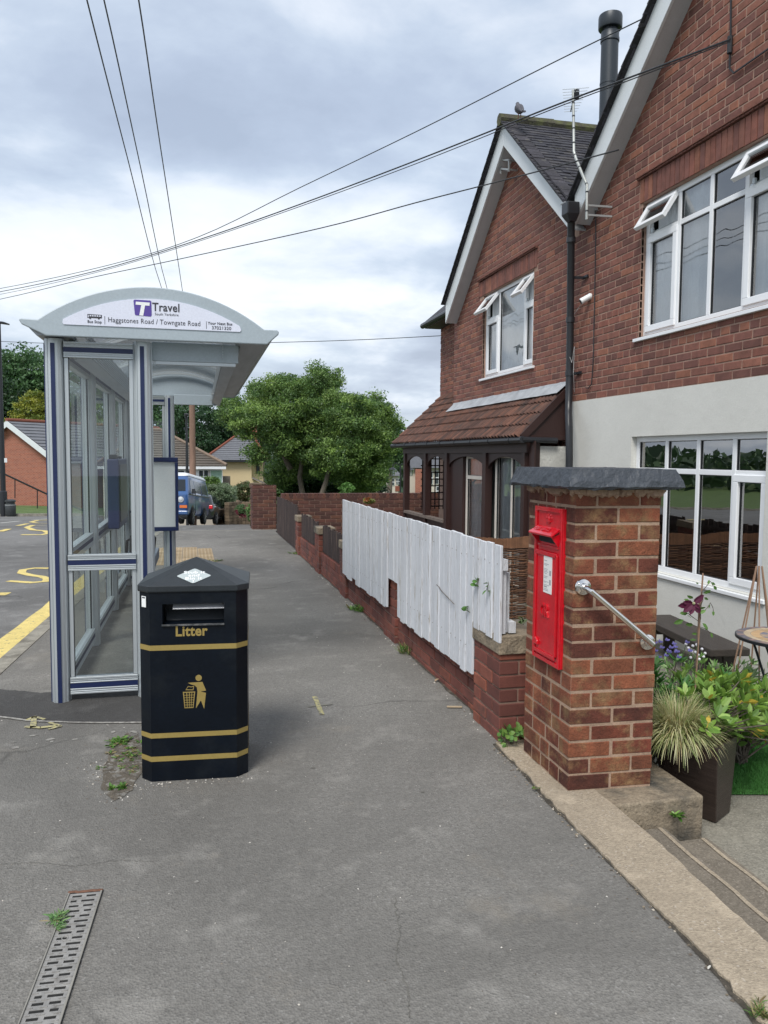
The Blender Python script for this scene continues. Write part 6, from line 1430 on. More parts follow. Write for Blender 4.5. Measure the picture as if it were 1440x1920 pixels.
for lbx, px in (('pale dry leaf beside the low wall under the white fence', (815, 1278)), ('curled white scrap near the threshold edge at lower right', (1327, 1818))):
    m_ = MB(); leafquad(m_, atZ(*px, .006), (.6, .3, .2), (0, 0, 1), .045 if 'leaf' in lbx else .02, .022 if 'leaf' in lbx else .008, (.48, .36, .24) if 'leaf' in lbx else (.7, .68, .62), fold=.35); tag(m_.build('dry_leaf' if 'leaf' in lbx else 'paper_scrap', m_leaf), lbx, 'dry leaf' if 'leaf' in lbx else 'scrap')

# ================================================================ BACKGROUND: houses, vehicles, poles, trees
random.seed(101)
m_fbrick = bpy.data.materials.new('far_brick'); m_fbrick.use_nodes = True
def brickmat(m, c1, c2, mo, sc_, ax='XZ'):
    T = m.node_tree; n = T.nodes; l = T.links; b = n['Principled BSDF']; t = n.new('ShaderNodeTexCoord'); sp = n.new('ShaderNodeSeparateXYZ'); cb_ = n.new('ShaderNodeCombineXYZ'); l.new(t.outputs['Object'], sp.inputs[0]); l.new(sp.outputs[0], cb_.inputs[0]); l.new(sp.outputs[2], cb_.inputs[1])
    br_ = n.new('ShaderNodeTexBrick'); l.new(cb_.outputs[0], br_.inputs[0]); br_.inputs['Color1'].default_value = (*c1, 1); br_.inputs['Color2'].default_value = (*c2, 1); br_.inputs['Mortar'].default_value = (*mo, 1); br_.inputs['Scale'].default_value = sc_; br_.inputs['Mortar Size'].default_value = .012; br_.inputs['Brick Width'].default_value = .225; br_.inputs['Row Height'].default_value = .075
    l.new(br_.outputs[0], b.inputs['Base Color']); b.inputs['Roughness'].default_value = .9
brickmat(m_fbrick, hexc('a35a44'), hexc('8a4636'), hexc('9a7f70'), 1)
m_ftile = mat('far_grey_tile', hexc('6d6f74'), .85, var=.12, vs=2, fvar=.12, fs=9, bump=.3, bs=8)
m_ftile2 = mat('far_brown_tile', hexc('5b544c'), .85, var=.15, vs=2, fvar=.2, fs=8, bump=.3, bs=8)
m_fcream = mat('cream_render', hexc('cbb993'), .9, var=.06, vs=1)
m_fwhite = mat('pale_render', hexc('bfb8ac'), .9, var=.06, vs=1)
m_fglass = mat('far_window_glass', (.05, .06, .07), .1, var=.3, vs=3, bump=0)
m_rterra = mat('terracotta_ridge', hexc('7e4a3a'), .9, var=.2, vs=3)
def HR(x, y): return atD(x, y, 1.)      # unused helper kept simple
def frame(px, D):        # origin under pixel column px at horizontal distance D, x to the picture's right, y away
    d = ray(px, 853); az = math.atan2(d.x, d.y); return V((sin(az)*D, cos(az)*D, 0)), az
def px2(x, y, px0, D): return (x-px0)*D/FPX, CH+(853-y)*D/FPX
def courses(mb, P00, P10, P11, P01, n, col=(1, 1, 1)):   # stepped rows of roof tiles on a quad (bottom edge P00-P10)
    P00, P10, P11, P01 = map(V, (P00, P10, P11, P01)); nr_ = (P10-P00).cross(P01-P00).normalized(); nr_ = nr_ if nr_.z > 0 else -nr_
    for k in range(n):
        a, b = k/n, (k+1)/n; A, B = P00.lerp(P01, a)+nr_*.05, P10.lerp(P11, a)+nr_*.05; C, D = P10.lerp(P11, b)+nr_*.005, P00.lerp(P01, b)+nr_*.005; g = random.uniform(.88, 1.1)
        mb.add([A, B, C, D, A-nr_*.05, B-nr_*.05], [(0, 1, 2, 3), (4, 5, 1, 0)], (g, g, g))
def fwin(parent, x0, x1, z0, z1, y, nx=2, ny=1, m=m_upvc, nm='window'):
    f = MB(); f.box(x0, x1, y-.06, y, z0, z1); fo = f.build(nm, m, parent, local=True); g = MB(); w_ = (x1-x0)/nx; h_ = (z1-z0)/ny; e = min(.06, w_*.12)
    for i in range(nx):
        for j in range(ny): g.box(x0+i*w_+e, x0+(i+1)*w_-e, y-.075, y-.0605, z0+j*h_+e, z0+(j+1)*h_-e)
    g.build('pane', m_fglass, fo, local=True); return fo
# brick gable far left
D = 52; o, az = frame(24, D); t = thing('brick_house', 'orange brick gable end with white bargeboards across the road at the left', 'house', (o.x, o.y, -2.2), -az+R(-49))
# local x = along gable (to camera right), y = along ridge
th = 49; hw = 3.9; az_ = 3.52+2.2; ev = 1.25+2.2
w_ = MB(); w_.add([(-hw, 0, -1), (hw, 0, -1), (hw, 0, ev), (0, 0, az_-.06), (-hw, 0, ev), (-hw, 13, -1), (hw, 13, -1), (hw, 13, ev), (0, 13, az_-.06), (-hw, 13, ev)], [(0, 1, 2, 3, 4), (1, 6, 7, 2), (0, 4, 9, 5), (5, 9, 8, 7, 6)]); w_.build('wall', m_fbrick, t, local=True)
r_ = MB(); 
for s_ in (1, -1): courses(r_, (s_*(hw+.45), -.35, ev-.26), (s_*(hw+.45), 13.3, ev-.26), (0, 13.3, az_), (0, -.35, az_), 13)
r_.build('roof', m_ftile, t, local=True)
b_ = MB()
for s_ in (1, -1): b_.prism([(0, az_+.0), (0, az_-.36), (s_*(hw+.45), ev-.62), (s_*(hw+.45), ev-.26)], (1, 0, 0), UP, (0, 1, 0), .05, o=(0, -.40, 0))
b_.build('bargeboard', m_barge, t, local=True); b_ = MB(); b_.tube([(0, -.4, az_+.05), (0, 13.3, az_+.05)], .11, 8); b_.build('ridge_tiles', m_rterra, t, local=True)
hr = MB(); hr.tube([atD(-60, 858, 46), atD(0, 885, 46), atD(85, 925, 46), atD(160, 960, 46)], .05, 6)
for x_, y_ in ((-30, 871), (28, 898), (70, 918)): hr.tube([atD(x_, y_, 46), atD(x_, y_+36, 46)], .03, 6)
tag(hr.build('hand_railing', m_black), 'black sloping handrail in front of the orange brick gable', 'handrail')
# bungalow behind the van
D = 46; o, az = frame(300, D); t = thing('bungalow', 'bungalow with brown hipped tile roof and white sun room behind the blue van', 'bungalow', (o.x, o.y, 0), -az)
P = lambda x, y: px2(x, y, 300, D)
xl, zr = P(190, 873); xr, ze = P(417, 873); xp, za = P(296, 806); g0 = -2.9
w_ = MB(); w_.box(xl+.4, xr-.3, 0, 8, g0, ze); w_.build('wall', m_fwhite, t, local=True)
r_ = MB(); xa_, xb_ = P(285, 806)[0], P(303, 806)[0]; courses(r_, (xl, -.35, ze), (xr, -.35, ze), (xb_, 4.2, za), (xa_, 4.2, za), 15); courses(r_, (xr, -.35, ze), (xr, 8.4, ze), (xb_, 4.3, za), (xb_, 4.2, za), 15); courses(r_, (xr, 8.4, ze), (xl, 8.4, ze), (xa_, 4.3, za), (xb_, 4.3, za), 15); courses(r_, (xl, 8.4, ze), (xl, -.35, ze), (xa_, 4.2, za), (xa_, 4.3, za), 15)
r_.build('roof', m_ftile2, t, local=True); r_ = MB(); r_.tube([(xb_, 4.2, za+.05), (xr, -.35, ze+.08)], .10, 6); r_.tube([(xa_, 4.2, za+.05), (xl, -.35, ze+.08)], .10, 6); r_.tube([(xa_, 4.2, za+.06), (xb_, 4.2, za+.06)], .10, 6); r_.build('ridge_tiles', mat('pale_ridge', hexc('7a6a5c'), .9, var=.2), t, local=True)
b_ = MB(); b_.box(xl, xr-.05, -.42, -.30, ze-.17, ze-.02); b_.build('fascia', m_upvc, t, local=True)
fwin(t, P(367, 0)[0], P(385, 0)[0], P(0, 905)[1], P(0, 880)[1], -.0, 2, 2); fwin(t, P(330, 0)[0], P(356, 0)[0], P(0, 905)[1], P(0, 880)[1], -.0, 2, 1)
b_ = MB(); b_.box(P(387, 0)[0], P(410, 0)[0], -.08, -.0, P(0, 907)[1], P(0, 880)[1]); bo = b_.build('window', m_upvc, t, local=True); b_ = MB(); b_.box(P(388.5, 0)[0], P(408.5, 0)[0], -.10, -.081, P(0, 907)[1], P(0, 881)[1]); b_.build('blind', mat('green_blind', hexc('8aa898'), .8), bo, local=True)
b_ = MB(); b_.box(P(356, 0)[0], P(367, 0)[0], -.05, -.0, P(0, 920)[1], P(0, 878)[1]); b_.build('wall_panel', m_upvc, t, local=True)
# cream house
D = 63; o, az = frame(430, D); t = thing('cream_house', 'cream rendered house with grey hipped roof and brick chimney', 'house', (o.x, o.y, 0), -az); P = lambda x, y: px2(x, y, 430, D)
xl, ze = P(383, 862); xr = P(497, 862)[0]; za = P(0, 806)[1]; xm0, xm1 = P(456, 0)[0], P(472, 0)[0]
w_ = MB(); w_.box(P(392, 0)[0], P(470, 0)[0], 0, 8, -4.2, ze); w_.box(P(470.2, 0)[0], P(492, 0)[0], .6, 8, -4.2, ze); w_.build('wall', m_fcream, t, local=True)
r_ = MB(); courses(r_, (xl, -.4, ze), (xr, -.4, ze), (xm1, 4, za), (xm0, 4, za), 16); courses(r_, (xl, 8.4, ze), (xl, -.4, ze), (xm0, 4, za), (xm0, 4.1, za), 14); courses(r_, (xr, -.4, ze), (xr, 8.4, ze), (xm1, 4.1, za), (xm1, 4, za), 14); courses(r_, (xr, 8.4, ze), (xl, 8.4, ze), (xm0, 4.1, za), (xm1, 4.1, za), 14); r_.build('roof', m_ftile, t, local=True)
r_ = MB(); r_.tube([(xm0, 4, za+.05), (xl, -.4, ze+.08)], .10, 6); r_.tube([(xm0, 4, za+.05), (xm1, 4, za+.05), (xr, -.4, ze+.08)], .10, 6); r_.build('ridge_tiles', m_rterra, t, local=True)
c_ = MB(); c_.box(P(455, 0)[0], P(483, 0)[0], 3.6, 4.6, za-.6, P(0, 799)[1]); c_.box(P(454, 0)[0], P(484, 0)[0], 3.5, 4.7, P(0, 800)[1], P(0, 796)[1]); co_ = c_.build('chimney', m_fbrick, t, local=True); c_ = MB()
for x_ in (465, 474): c_.lathe([(.14, P(0, 796)[1]), (.12, P(0, 796)[1]+.35)], (P(x_, 0)[0], 4.1, 0), n=10)
c_.build('chimney_pot', mat('pot', hexc('8f8a80'), .9), co_, local=True)
b_ = MB(); b_.box(xl, xr, -.5, -.4, ze-.14, ze+.02); b_.build('gutter', m_black, t, local=True)
fwin(t, P(479, 0)[0], P(485.5, 0)[0], P(0, 887)[1], P(0, 866)[1], .6, 1, 1, m=mat('brown_frame', hexc('4a3328'), .6))
D = 56; o, az = frame(470, D); t = thing('garage', 'low cream outbuilding with dark lean-to roof below the cream house', 'outbuilding', (o.x, o.y, 0), -az); P = lambda x, y: px2(x, y, 470, D)
w_ = MB(); w_.add([(P(452, 0)[0], 0, -3.4), (P(500, 0)[0], 0, -3.4), (P(500, 0)[0], 0, P(0, 912)[1]), (P(472, 0)[0], 0, P(0, 895)[1]), (P(452, 0)[0], 0, P(0, 908)[1]), (P(452, 0)[0], 4, -3.4), (P(500, 0)[0], 4, -3.4), (P(500, 0)[0], 4, P(0, 912)[1]), (P(472, 0)[0], 4, P(0, 895)[1]), (P(452, 0)[0], 4, P(0, 908)[1])], [(0, 1, 2, 3, 4), (1, 6, 7, 2), (0, 4, 9, 5)]); w_.build('wall', m_fcream, t, local=True)
r_ = MB(); courses(r_, (P(506, 0)[0], -.3, P(0, 911)[1]), (P(506, 0)[0], 4.2, P(0, 911)[1]), (P(472, 0)[0], 4.2, P(0, 896)[1]), (P(472, 0)[0], -.3, P(0, 896)[1]), 5); r_.build('roof', m_ftile2, t, local=True)
fn_ = MB(); o1, o2 = atD(415, 900, 50), atD(431, 900, 50)
for k in range(10): p = o1.lerp(o2, k/9); fn_.box(p.x-.03, p.x+.03, p.y, p.y+.03, -3.0, CH+(853-891)*50/FPX)
tag(fn_.build('garden_trellis', mat('grey_trellis', hexc('6e675f'), .9)), 'small grey slatted fence between bungalow and cream house', 'fence')
# semi detached houses down the hill on the right
def semi(px0, D, label, xl_, xr_, ye, xa, xb, ya, wins, wm, extra=None):
    o, az = frame(px0, D); t = thing('semi_detached_house', label, 'house', (o.x, o.y, 0), -az); P = lambda x, y: px2(x, y, px0, D)
    xl, ze = P(xl_, ye); xr = P(xr_, ye)[0]; za = P(0, ya)[1]; a_, b_ = P(xa, 0)[0], P(xb, 0)[0]
    w_ = MB(); w_.box(xl+.3, xr-.3, 0, 8, -6, ze); w_.build('wall', wm, t, local=True)
    r_ = MB(); courses(r_, (xl, -.4, ze), (xr, -.4, ze), (b_, 4, za), (a_, 4, za), 14); courses(r_, (xl, 8.4, ze), (xl, -.4, ze), (a_, 4, za), (a_, 4.1, za), 12); courses(r_, (xr, -.4, ze), (xr, 8.4, ze), (b_, 4.1, za), (b_, 4, za), 12); courses(r_, (xr, 8.4, ze), (xl, 8.4, ze), (a_, 4.1, za), (b_, 4.1, za), 12); r_.build('roof', m_ftile, t, local=True)
    for (x0, x1, y0, y1, nx) in wins: fwin(t, P(x0, 0)[0], P(x1, 0)[0], P(0, y1)[1], P(0, y0)[1], -.02, nx, 2)
    return t, P
t, P = semi(735, 92, 'pale two storey semi with grey roof seen just right of the big tree', 700, 752, 889, 706, 722, 856, [(726, 740, 894, 907, 3), (743, 750, 894, 905, 2), (726, 740, 921, 932, 3)], m_fwhite)
b_ = MB(); b_.box(P(741.5, 0)[0], P(751, 0)[0], -.06, -.0, P(0, 918)[1], P(0, 908)[1]); b_.build('tile_hanging', m_rterra, t, local=True)
t, P = semi(770, 62, 'semi detached house with mossy roof and brick corner seen through the porch arches', 758, 860, 874, 778, 840, 850, [(816, 830, 853+26, 904, 2), (800, 812, 880, 904, 2), (818, 832, 908, 925, 2)], m_fwhite)
b_ = MB(); b_.box(P(779, 0)[0], P(792, 0)[0], -.5, 3, -6, P(0, 876)[1]); b_.build('brick_corner', m_fbrick, t, local=True)
t, P = semi(900, 70, 'grey roofed house beyond the porch at the far right', 862, 990, 872, 880, 960, 838, [(880, 900, 880, 900, 3)], m_fwhite)
# lantern post in the next garden
D = 19.5; o, az = frame(751, D); t = thing('garden_lantern_post', 'post with two hanging glass lanterns beyond the garden wall', 'lamp', (o.x, o.y, -.6), -az); s_ = MB(); s_.tube([(0, 0, -.3), (0, 0, 1.95)], .018, 8); s_.tube([(-.21, 0, 1.92), (-.1, 0, 2.0), (0, 0, 1.94), (.1, 0, 2.0), (.25, 0, 1.92)], .012, 6); s_.build('pole', m_black, t, local=True)
for x_ in (-.20, .25):
    l_ = MB(); l_.lathe([(.002, .10), (.10, .04), (.105, .035)], (x_, 0, 1.80), n=8); l_.lathe([(.055, -.12), (.06, -.125)], (x_, 0, 1.80), n=8)
    for k in range(4): a_ = pi/4+k*pi/2; l_.tube([(x_+.095*cos(a_), .095*sin(a_), 1.835), (x_+.055*cos(a_), .055*sin(a_), 1.68)], .006, 4)
    lo_ = l_.build('lantern', m_black, t, local=True); l_ = MB(); l_.lathe([(.088, 1.832), (.052, 1.685)], (x_, 0, 0), n=8); l_.build('lantern_glass', m_shglass, lo_, local=True)
# street lamp and litter bin by the far kerb
o, az = frame(4, 40.3); t = thing('street_lamp', 'tall black street lamp at the left edge across the road', 'street lamp', (o.x, o.y, -1.4), -az); s_ = MB()
s_.lathe([(.17, -.2), (.17, 1.15), (.165, 1.2), (.12, 1.24), (.11, 4), (.09, 9.0)], n=14); s_.build('column', m_black, t, local=True, smooth=True); s_ = MB(); s_.prism([(-.3, 0), (.46, -.06), (.46, -.03), (.2, .05), (-.3, .08)], (1, 0, 0), UP, (0, 1, 0), .26, o=(0, -.13, 8.95)); s_.build('lamp_head', m_black, t, local=True, bevel=.02)
s_ = MB(); s_.box(.08, .20, -.14, -.12, 2.55, 2.75); s_.build('number_plate', m_white, t, local=True)
o, az = frame(17, 40.0); t = thing('street_litter_bin', 'small dark litter bin beside the street lamp across the road', 'litter bin', (o.x, o.y, -1.33), -az); s_ = MB(); s_.lathe([(.21, 0), (.23, .03), (.235, .50), (.23, .51)], n=18); s_.lathe([(.20, .51), (.20, .66)], n=8, col=(.3, .3, .3)); s_.lathe([(.24, .66), (.24, .72), (.15, .77), (.03, .78)], n=18); s_.build('body', mat('bin_grey', (.035, .04, .042), .45), t, local=True, smooth=True); s_ = MB(); s_.lathe([(.237, .5), (.237, .53)], n=18); s_.build('band', MATS['galv_bracket'], t, local=True)
# wooden pole, dark lamp column
o, az = frame(361, 33); t = thing('telegraph_pole', 'brown wooden telegraph pole standing behind the blue van', 'utility pole', (o.x, o.y, -1.4), -az); s_ = MB(); s_.lathe([(.15, -.3), (.14, 2), (.10, 7.7)], n=12); s_.build('pole', m_wood, t, local=True, smooth=True); s_ = MB(); s_.box(-.25, .25, -.05, .05, 7.35, 7.45); s_.build('crossarm', m_wood, t, local=True)
s_ = MB()
for x_ in (-.2, 0, .2): s_.lathe([(.04, 0), (.05, .05), (.02, .1)], (x_, 0, 7.46 if x_ else 7.7), n=8)
s_.build('insulator', m_white, t, local=True)
o, az = frame(350.5, 44); t = thing('street_lamp', 'thin dark lamp column beside the wooden telegraph pole', 'street lamp', (o.x, o.y, -2.3), -az); s_ = MB(); s_.lathe([(.09, 0), (.08, 3), (.055, 6.0)], n=10); s_.build('column', m_black, t, local=True); s_ = MB(); s_.box(-.12, .12, -.5, .1, 5.98, 6.1); s_.build('lamp_head', m_black, t, local=True, bevel=.02)
# ---- vehicles
def ringloft(levels, n=4, cr=.12):
    mb = MB(); k = 0; N_ = 0
    for (z, yf, yr, hw) in levels:
        c = min(cr, hw*.4); pts = []
        for (sx, sy) in ((1, 0), (1, 1), (-1, 1), (-1, 0)):
            cx_, cy_ = sx*(hw-c), (yr-c if sy else yf+c); st = {(1, 0): -90, (1, 1): 0, (-1, 1): 90, (-1, 0): 180}[(sx, sy)]
            for j in range(n+1): a = R(st+90*j/n); pts.append((cx_+c*cos(a), cy_+c*sin(a), z))
        N_ = len(pts); mb.v += pts
    L_ = len(levels)
    for i in range(L_-1):
        for j in range(N_): mb.f.append((i*N_+j, i*N_+(j+1) % N_, (i+1)*N_+(j+1) % N_, (i+1)*N_+j)); mb.c.append((1, 1, 1))
    mb.f.append(tuple(range(N_-1, -1, -1))); mb.c.append((1, 1, 1)); mb.f.append(tuple((L_-1)*N_+j for j in range(N_))); mb.c.append((1, 1, 1)); return mb
def interp(levels, z):
    for a, b in zip(levels, levels[1:]):
        if a[0] <= z <= b[0]: t = (z-a[0])/(b[0]-a[0]); return tuple(a[i]+(b[i]-a[i])*t for i in range(4))
    return levels[-1]
def sideglass(mb, lv, s, quads, off=.006):
    for q in quads: mb.add([(s*(interp(lv, z)[3]+off), y, z) for y, z in q], [(0, 1, 2, 3)] if s > 0 else [(3, 2, 1, 0)])
def wheels(t, ys, hw, r_, rimc, spokes=5):
    for y in ys:
        for s in (1, -1):
            m = MB(); m.lathe([(r_*.72, -.09), (r_*.97, -.085), (r_, -.05), (r_, .05), (r_*.97, .085), (r_*.72, .09)], (s*(hw-.06), y, r_), (s, 0, 0), 22); w_ = m.build('wheel', mat('tyre', (.018, .018, .018), .85), t, local=True, smooth=True)
            m = MB(); m.lathe([(r_*.70, .0), (r_*.68, .075), (r_*.2, .045), (.02, .05)], (s*(hw-.06), y, r_), (s, 0, 0), 18)
            for k in range(spokes): a = 2*pi*k/spokes; m.bar((s*(hw+.012), y, r_), (s*(hw+.016), y+r_*.66*cos(a), r_+r_*.66*sin(a)), .05, .02)
            m.build('rim', rimc, w_, local=True)
m_vblue = mat('van_blue_paint', (.035, .095, .25), .28, var=.04, bump=0, coat=.6); m_cglass = mat('vehicle_glass', (.02, .025, .03), .06, var=0, bump=0); m_rim = mat('alloy', (.5, .5, .5), .35, .7)
p = atD(352, 900, 28.9); az = R(11); vx = V((cos(az), -sin(az), 0)); o = V((p.x, p.y, 0))-vx*.93
van = thing('camper_van', 'blue boxy camper van with white roof edge parked on the downhill street', 'van', (o.x, o.y, -drop(o.y)+.02)); van.rotation_euler = (-.085, 0, -az)
LV = [(.34, .08, 4.48, .84), (.44, .02, 4.54, .90), (.8, 0, 4.57, .925), (1.08, .0, 4.56, .925), (1.13, .04, 4.55, .915), (1.16, .08, 4.54, .905), (1.72, .55, 4.44, .80), (1.80, .66, 4.40, .775)]
ringloft(LV).build('body', m_vblue, van, local=True, smooth=True)
RL = [(1.80, .64, 4.42, .795), (1.84, .66, 4.41, .79), (1.92, .85, 4.3, .72), (1.96, 1.2, 4.1, .55)]
ringloft(RL).build('roof', mat('van_roof', (.68, .70, .72), .4), van, local=True, smooth=True)
g = MB()
for s in (1, -1): sideglass(g, LV, s, [[(.62, 1.2), (1.38, 1.2), (1.38, 1.66), (.78, 1.66)], [(1.5, 1.2), (2.75, 1.2), (2.75, 1.66), (1.5, 1.66)], [(2.87, 1.2), (4.2, 1.2), (4.15, 1.66), (2.87, 1.66)]])
def fg(z, x): l = interp(LV, z); return (x*(l[3]-.09), l[1]-.012, z)
g.add([fg(1.22, -1), fg(1.22, 1), fg(1.66, 1), fg(1.66, -1)], [(0, 1, 2, 3)]); g.build('windows', m_cglass, van, local=True)
g = MB()
for s in (1, -1): g.obox((s*.928, 2.3, 1.10), (.004, 0, 0), (0, 2.2, 0), (0, 0, .022)); g.obox((s*.915, 1.44, .85), (.012, 0, 0), (0, .004, 0), (0, 0, .42)); g.obox((s*.915, 2.8, .85), (.012, 0, 0), (0, .004, 0), (0, 0, .42))
g.build('trim_strip', m_black, van, local=True); g = MB(); g.box(-.72, .72, -.012, .03, .80, 1.02); g.build('grille', m_black, van, local=True)
for s in (-1, 1):
    g = MB(); g.lathe([(.115, 0), (.11, .02)], (s*.66, -.012, .91), (0, -1, 0), 20); ho = g.build('headlight', m_chrome, van, local=True); g = MB(); g.lathe([(.085, 0), (.05, .025), (.01, .03)], (s*.66, -.033, .91), (0, -1, 0), 18); g.build('lens', mat('lamp_lens', (.55, .58, .6), .1), ho, local=True)
    g = MB(); g.box(s*.62-.0, s*.88, -.012, .06, .60, .70); g.build('indicator', mat('orange_lens', (.65, .16, .03), .3), van, local=True)
    g = MB(); g.obox((s*1.02, .5, 1.22), (.06, 0, 0), (0, .02, 0), (0, 0, .09)); g.bar((s*.9, .52, 1.15), (s*1.0, .5, 1.18), .02, .02); g.build('mirror', m_black, van, local=True)
g = MB(); g.box(-.92, .92, -.06, .12, .36, .5); g.build('bumper', m_vblue, van, local=True, bevel=.03); g = MB(); g.box(-.26, .26, -.068, -.061, .40, .48); g.build('number_plate', m_white, van, local=True)
g = MB()
for y in (.88, 3.38):
    for s in (1, -1): g.lathe([(.385, 0), (.385, .004)], (s*.915, y, .36), (s, 0, 0), 22)
g.build('wheel_arch', m_black, van, local=True); wheels(van, (.88, 3.38), .93, .325, m_rim)
p = atD(398, 930, 37.5); az = R(14); vx = V((cos(az), -sin(az), 0)); o = V((p.x, p.y, 0))-vx*.84
car = thing('hatchback_car', 'black hatchback parked downhill beyond the blue van', 'car', (o.x, o.y, -drop(o.y)+.05)); car.rotation_euler = (-.085, 0, -az)
m_cblk = mat('car_black_paint', (.012, .014, .016), .22, bump=0, coat=.8)
CL = [(.22, .12, 3.9, .72), (.32, .02, 4.02, .82), (.55, 0, 4.05, .865), (.75, .02, 4.0, .87), (.88, .06, 3.86, .84), (.94, .12, 3.6, .78)]
ringloft(CL, cr=.28).build('body', m_cblk, car, local=True, smooth=True)
CG = [(.90, .10, 3.0, .80), (1.0, .14, 2.85, .775), (1.30, .36, 2.25, .66), (1.40, .55, 1.95, .60), (1.44, .9, 1.6, .42)]
ringloft(CG, cr=.2).build('roof', m_cblk, car, local=True, smooth=True)
g = MB()
for s in (1, -1): sideglass(g, CG, s, [[(.42, .97), (1.15, .97), (1.15, 1.28), (.62, 1.28)], [(1.22, .97), (2.35, .97), (1.85, 1.28), (1.22, 1.28)]])
def bg_(z, x): l = interp(CG, z); return (x*(l[3]-.14), l[1]-.01, z)
g.add([bg_(1.02, -1), bg_(1.02, 1), bg_(1.28, 1), bg_(1.28, -1)], [(0, 1, 2, 3)]); g.build('windows', m_cglass, car, local=True)
for s in (1, -1):
    g = MB(); g.box(s*.60, s*.83, -.02, .12, .72, .90); g.build('tail_light', mat('red_lens', (.6, .02, .03), .2), car, local=True, bevel=.03); g = MB(); g.box(s*.88, s*1.0, 2.35, 2.43, .95, 1.06); g.build('mirror', m_cblk, car, local=True, bevel=.02)
g = MB(); g.box(-.26, .26, -.02, .01, .5, .6); g.build('number_plate', mat('yellow_plate', (.6, .45, .05), .4), car, local=True)
g = MB()
for y in (.72, 3.2):
    for s in (1, -1): g.lathe([(.35, 0), (.35, .004)], (s*.858, y, .33), (s, 0, 0), 20)
g.build('wheel_arch', m_black, car, local=True); wheels(car, (.72, 3.2), .875, .30, m_rim)

# ---- trees and bushes
def tree(name, label, cat, base, h, blobs, nclump, per, ls, cols, seed, grp=None, limbs=True, tr=.12, crad=.22, shell=.55, trunkpts=None):
    random.seed(seed); t = thing(name, label, cat, tuple(base), 0, grp); base = V(base); mb = MB(); vs = mb.v; fs = mb.f; cc_ = mb.c
    if name == 'tree' and label.startswith(('broad', 'rounded')):
        ex_ = []
        for b in blobs:
            for _ in range(5):
                d = rv().normalized(); d.z = abs(d.z)*random.choice((1, 1, -.4)); k = random.uniform(.95, 1.22); q = random.uniform(.14, .30)
                ex_.append((V(b[0])+V((d.x*b[1][0], d.y*b[1][1], d.z*b[1][2]))*k, (b[1][0]*q*1.3, b[1][1]*q, b[1][2]*q)))
        blobs = blobs+ex_
    vols = [b[1][0]*b[1][1]*b[1][2] for b in blobs]; tot = sum(v**.67 for v in vols); cl = []
    for b, v in zip(blobs, vols):
        for i in range(int(nclump*v**.67/tot)):
            d = rv().normalized(); r_ = random.uniform(shell, 1)**.6; c = V(b[0])+V((d.x*b[1][0], d.y*b[1][1], d.z*b[1][2]))*r_; cr_ = crad*random.uniform(.5, 1.3); col = jit(random.choice(cols), .22); cl.append(c)
            for j in range(per):
                e = rv().normalized()*(random.random()**.5); p = c+V((e.x*cr_*1.15, e.y*cr_*1.15, e.z*cr_*.7)); u = rv().normalized(); w2 = (u.cross(rv())).normalized(); s = ls*random.uniform(.6, 1.25); k = len(vs)
                vs += [tuple(p-u*s), tuple(p+w2*s*.55), tuple(p+u*s), tuple(p-w2*s*.55)]; fs.append((k, k+1, k+2, k+3)); q = random.uniform(.75, 1.25); cc_.append((col[0]*q, col[1]*q, col[2]*q))
    if limbs:
        k_ = MB()
        for tp in (trunkpts or [[base, base+V((.1, 0, h*.5)), base+V((0, 0, h))]]):
            n_ = len(tp); k_.tube(tp, [tr*(1-.5*i/(n_-1)) for i in range(n_)], 9)
            for i in range(9):
                a = V(tp[-1]).lerp(V(tp[-2]), random.uniform(0, .6)); b = min(random.sample(cl, min(14, len(cl))), key=lambda q_: (q_-a).length*random.uniform(.6, 1.3)); m_ = a.lerp(b, .5)+rv(.12*h*.2)
                k_.tube([a, m_, b], [tr*.42, tr*.25, tr*.08], 5)
        k_.build('trunk', m_bark, t)
    mb.build('crown', m_leaf, t); return t
g_bright = [(.16, .26, .065), (.20, .31, .07), (.12, .21, .055), (.08, .155, .045)]  # brighter leaf greens, picked at random per clump
g_dk = [(.035, .085, .03), (.045, .10, .03), (.03, .07, .028)]
def Pd(x, y, D): return atD(x, y, D)
s25 = 25/FPX
def bl(x, y, D, rx, ry, dep=None): c = atD(x, y, D); return (c, (rx*D/FPX, (dep or rx)*D/FPX, ry*D/FPX))
b1 = Pd(571, 960, 25); tA = [Pd(571, 965, 25), Pd(568, 930, 25), Pd(562, 895, 25), Pd(566, 865, 25), Pd(560, 835, 25), Pd(545, 790, 25)]
tree('tree', 'broad bright green tree with the highest crown of the middle trees', 'tree', b1, 3, [bl(540, 762, 25, 68, 52), bl(590, 730, 25, 46, 34), bl(478, 792, 24.5, 52, 36), bl(590, 790, 24.6, 60, 42), bl(500, 740, 25.4, 35, 24), bl(430, 770, 25.5, 30, 20), bl(525, 832, 24.3, 34, 24), bl(484, 850, 24.2, 22, 18), bl(560, 850, 25.6, 40, 30), bl(530, 720, 25.2, 30, 20), bl(615, 715, 25.2, 22, 18), bl(590, 845, 25.4, 46, 34), bl(560, 880, 25.8, 30, 26), bl(520, 895, 26.2, 24, 26)], 1650, 80, .036, g_bright, 201, tr=.10, crad=.26, trunkpts=[tA, [Pd(545, 880, 25), Pd(530, 850, 25), Pd(505, 800, 25)]], shell=.25)
b2 = Pd(607, 960, 24); tB = [Pd(606, 965, 24), Pd(604, 925, 24), Pd(611, 905, 24), Pd(617, 880, 24), Pd(606, 858, 24), Pd(598, 830, 24)]
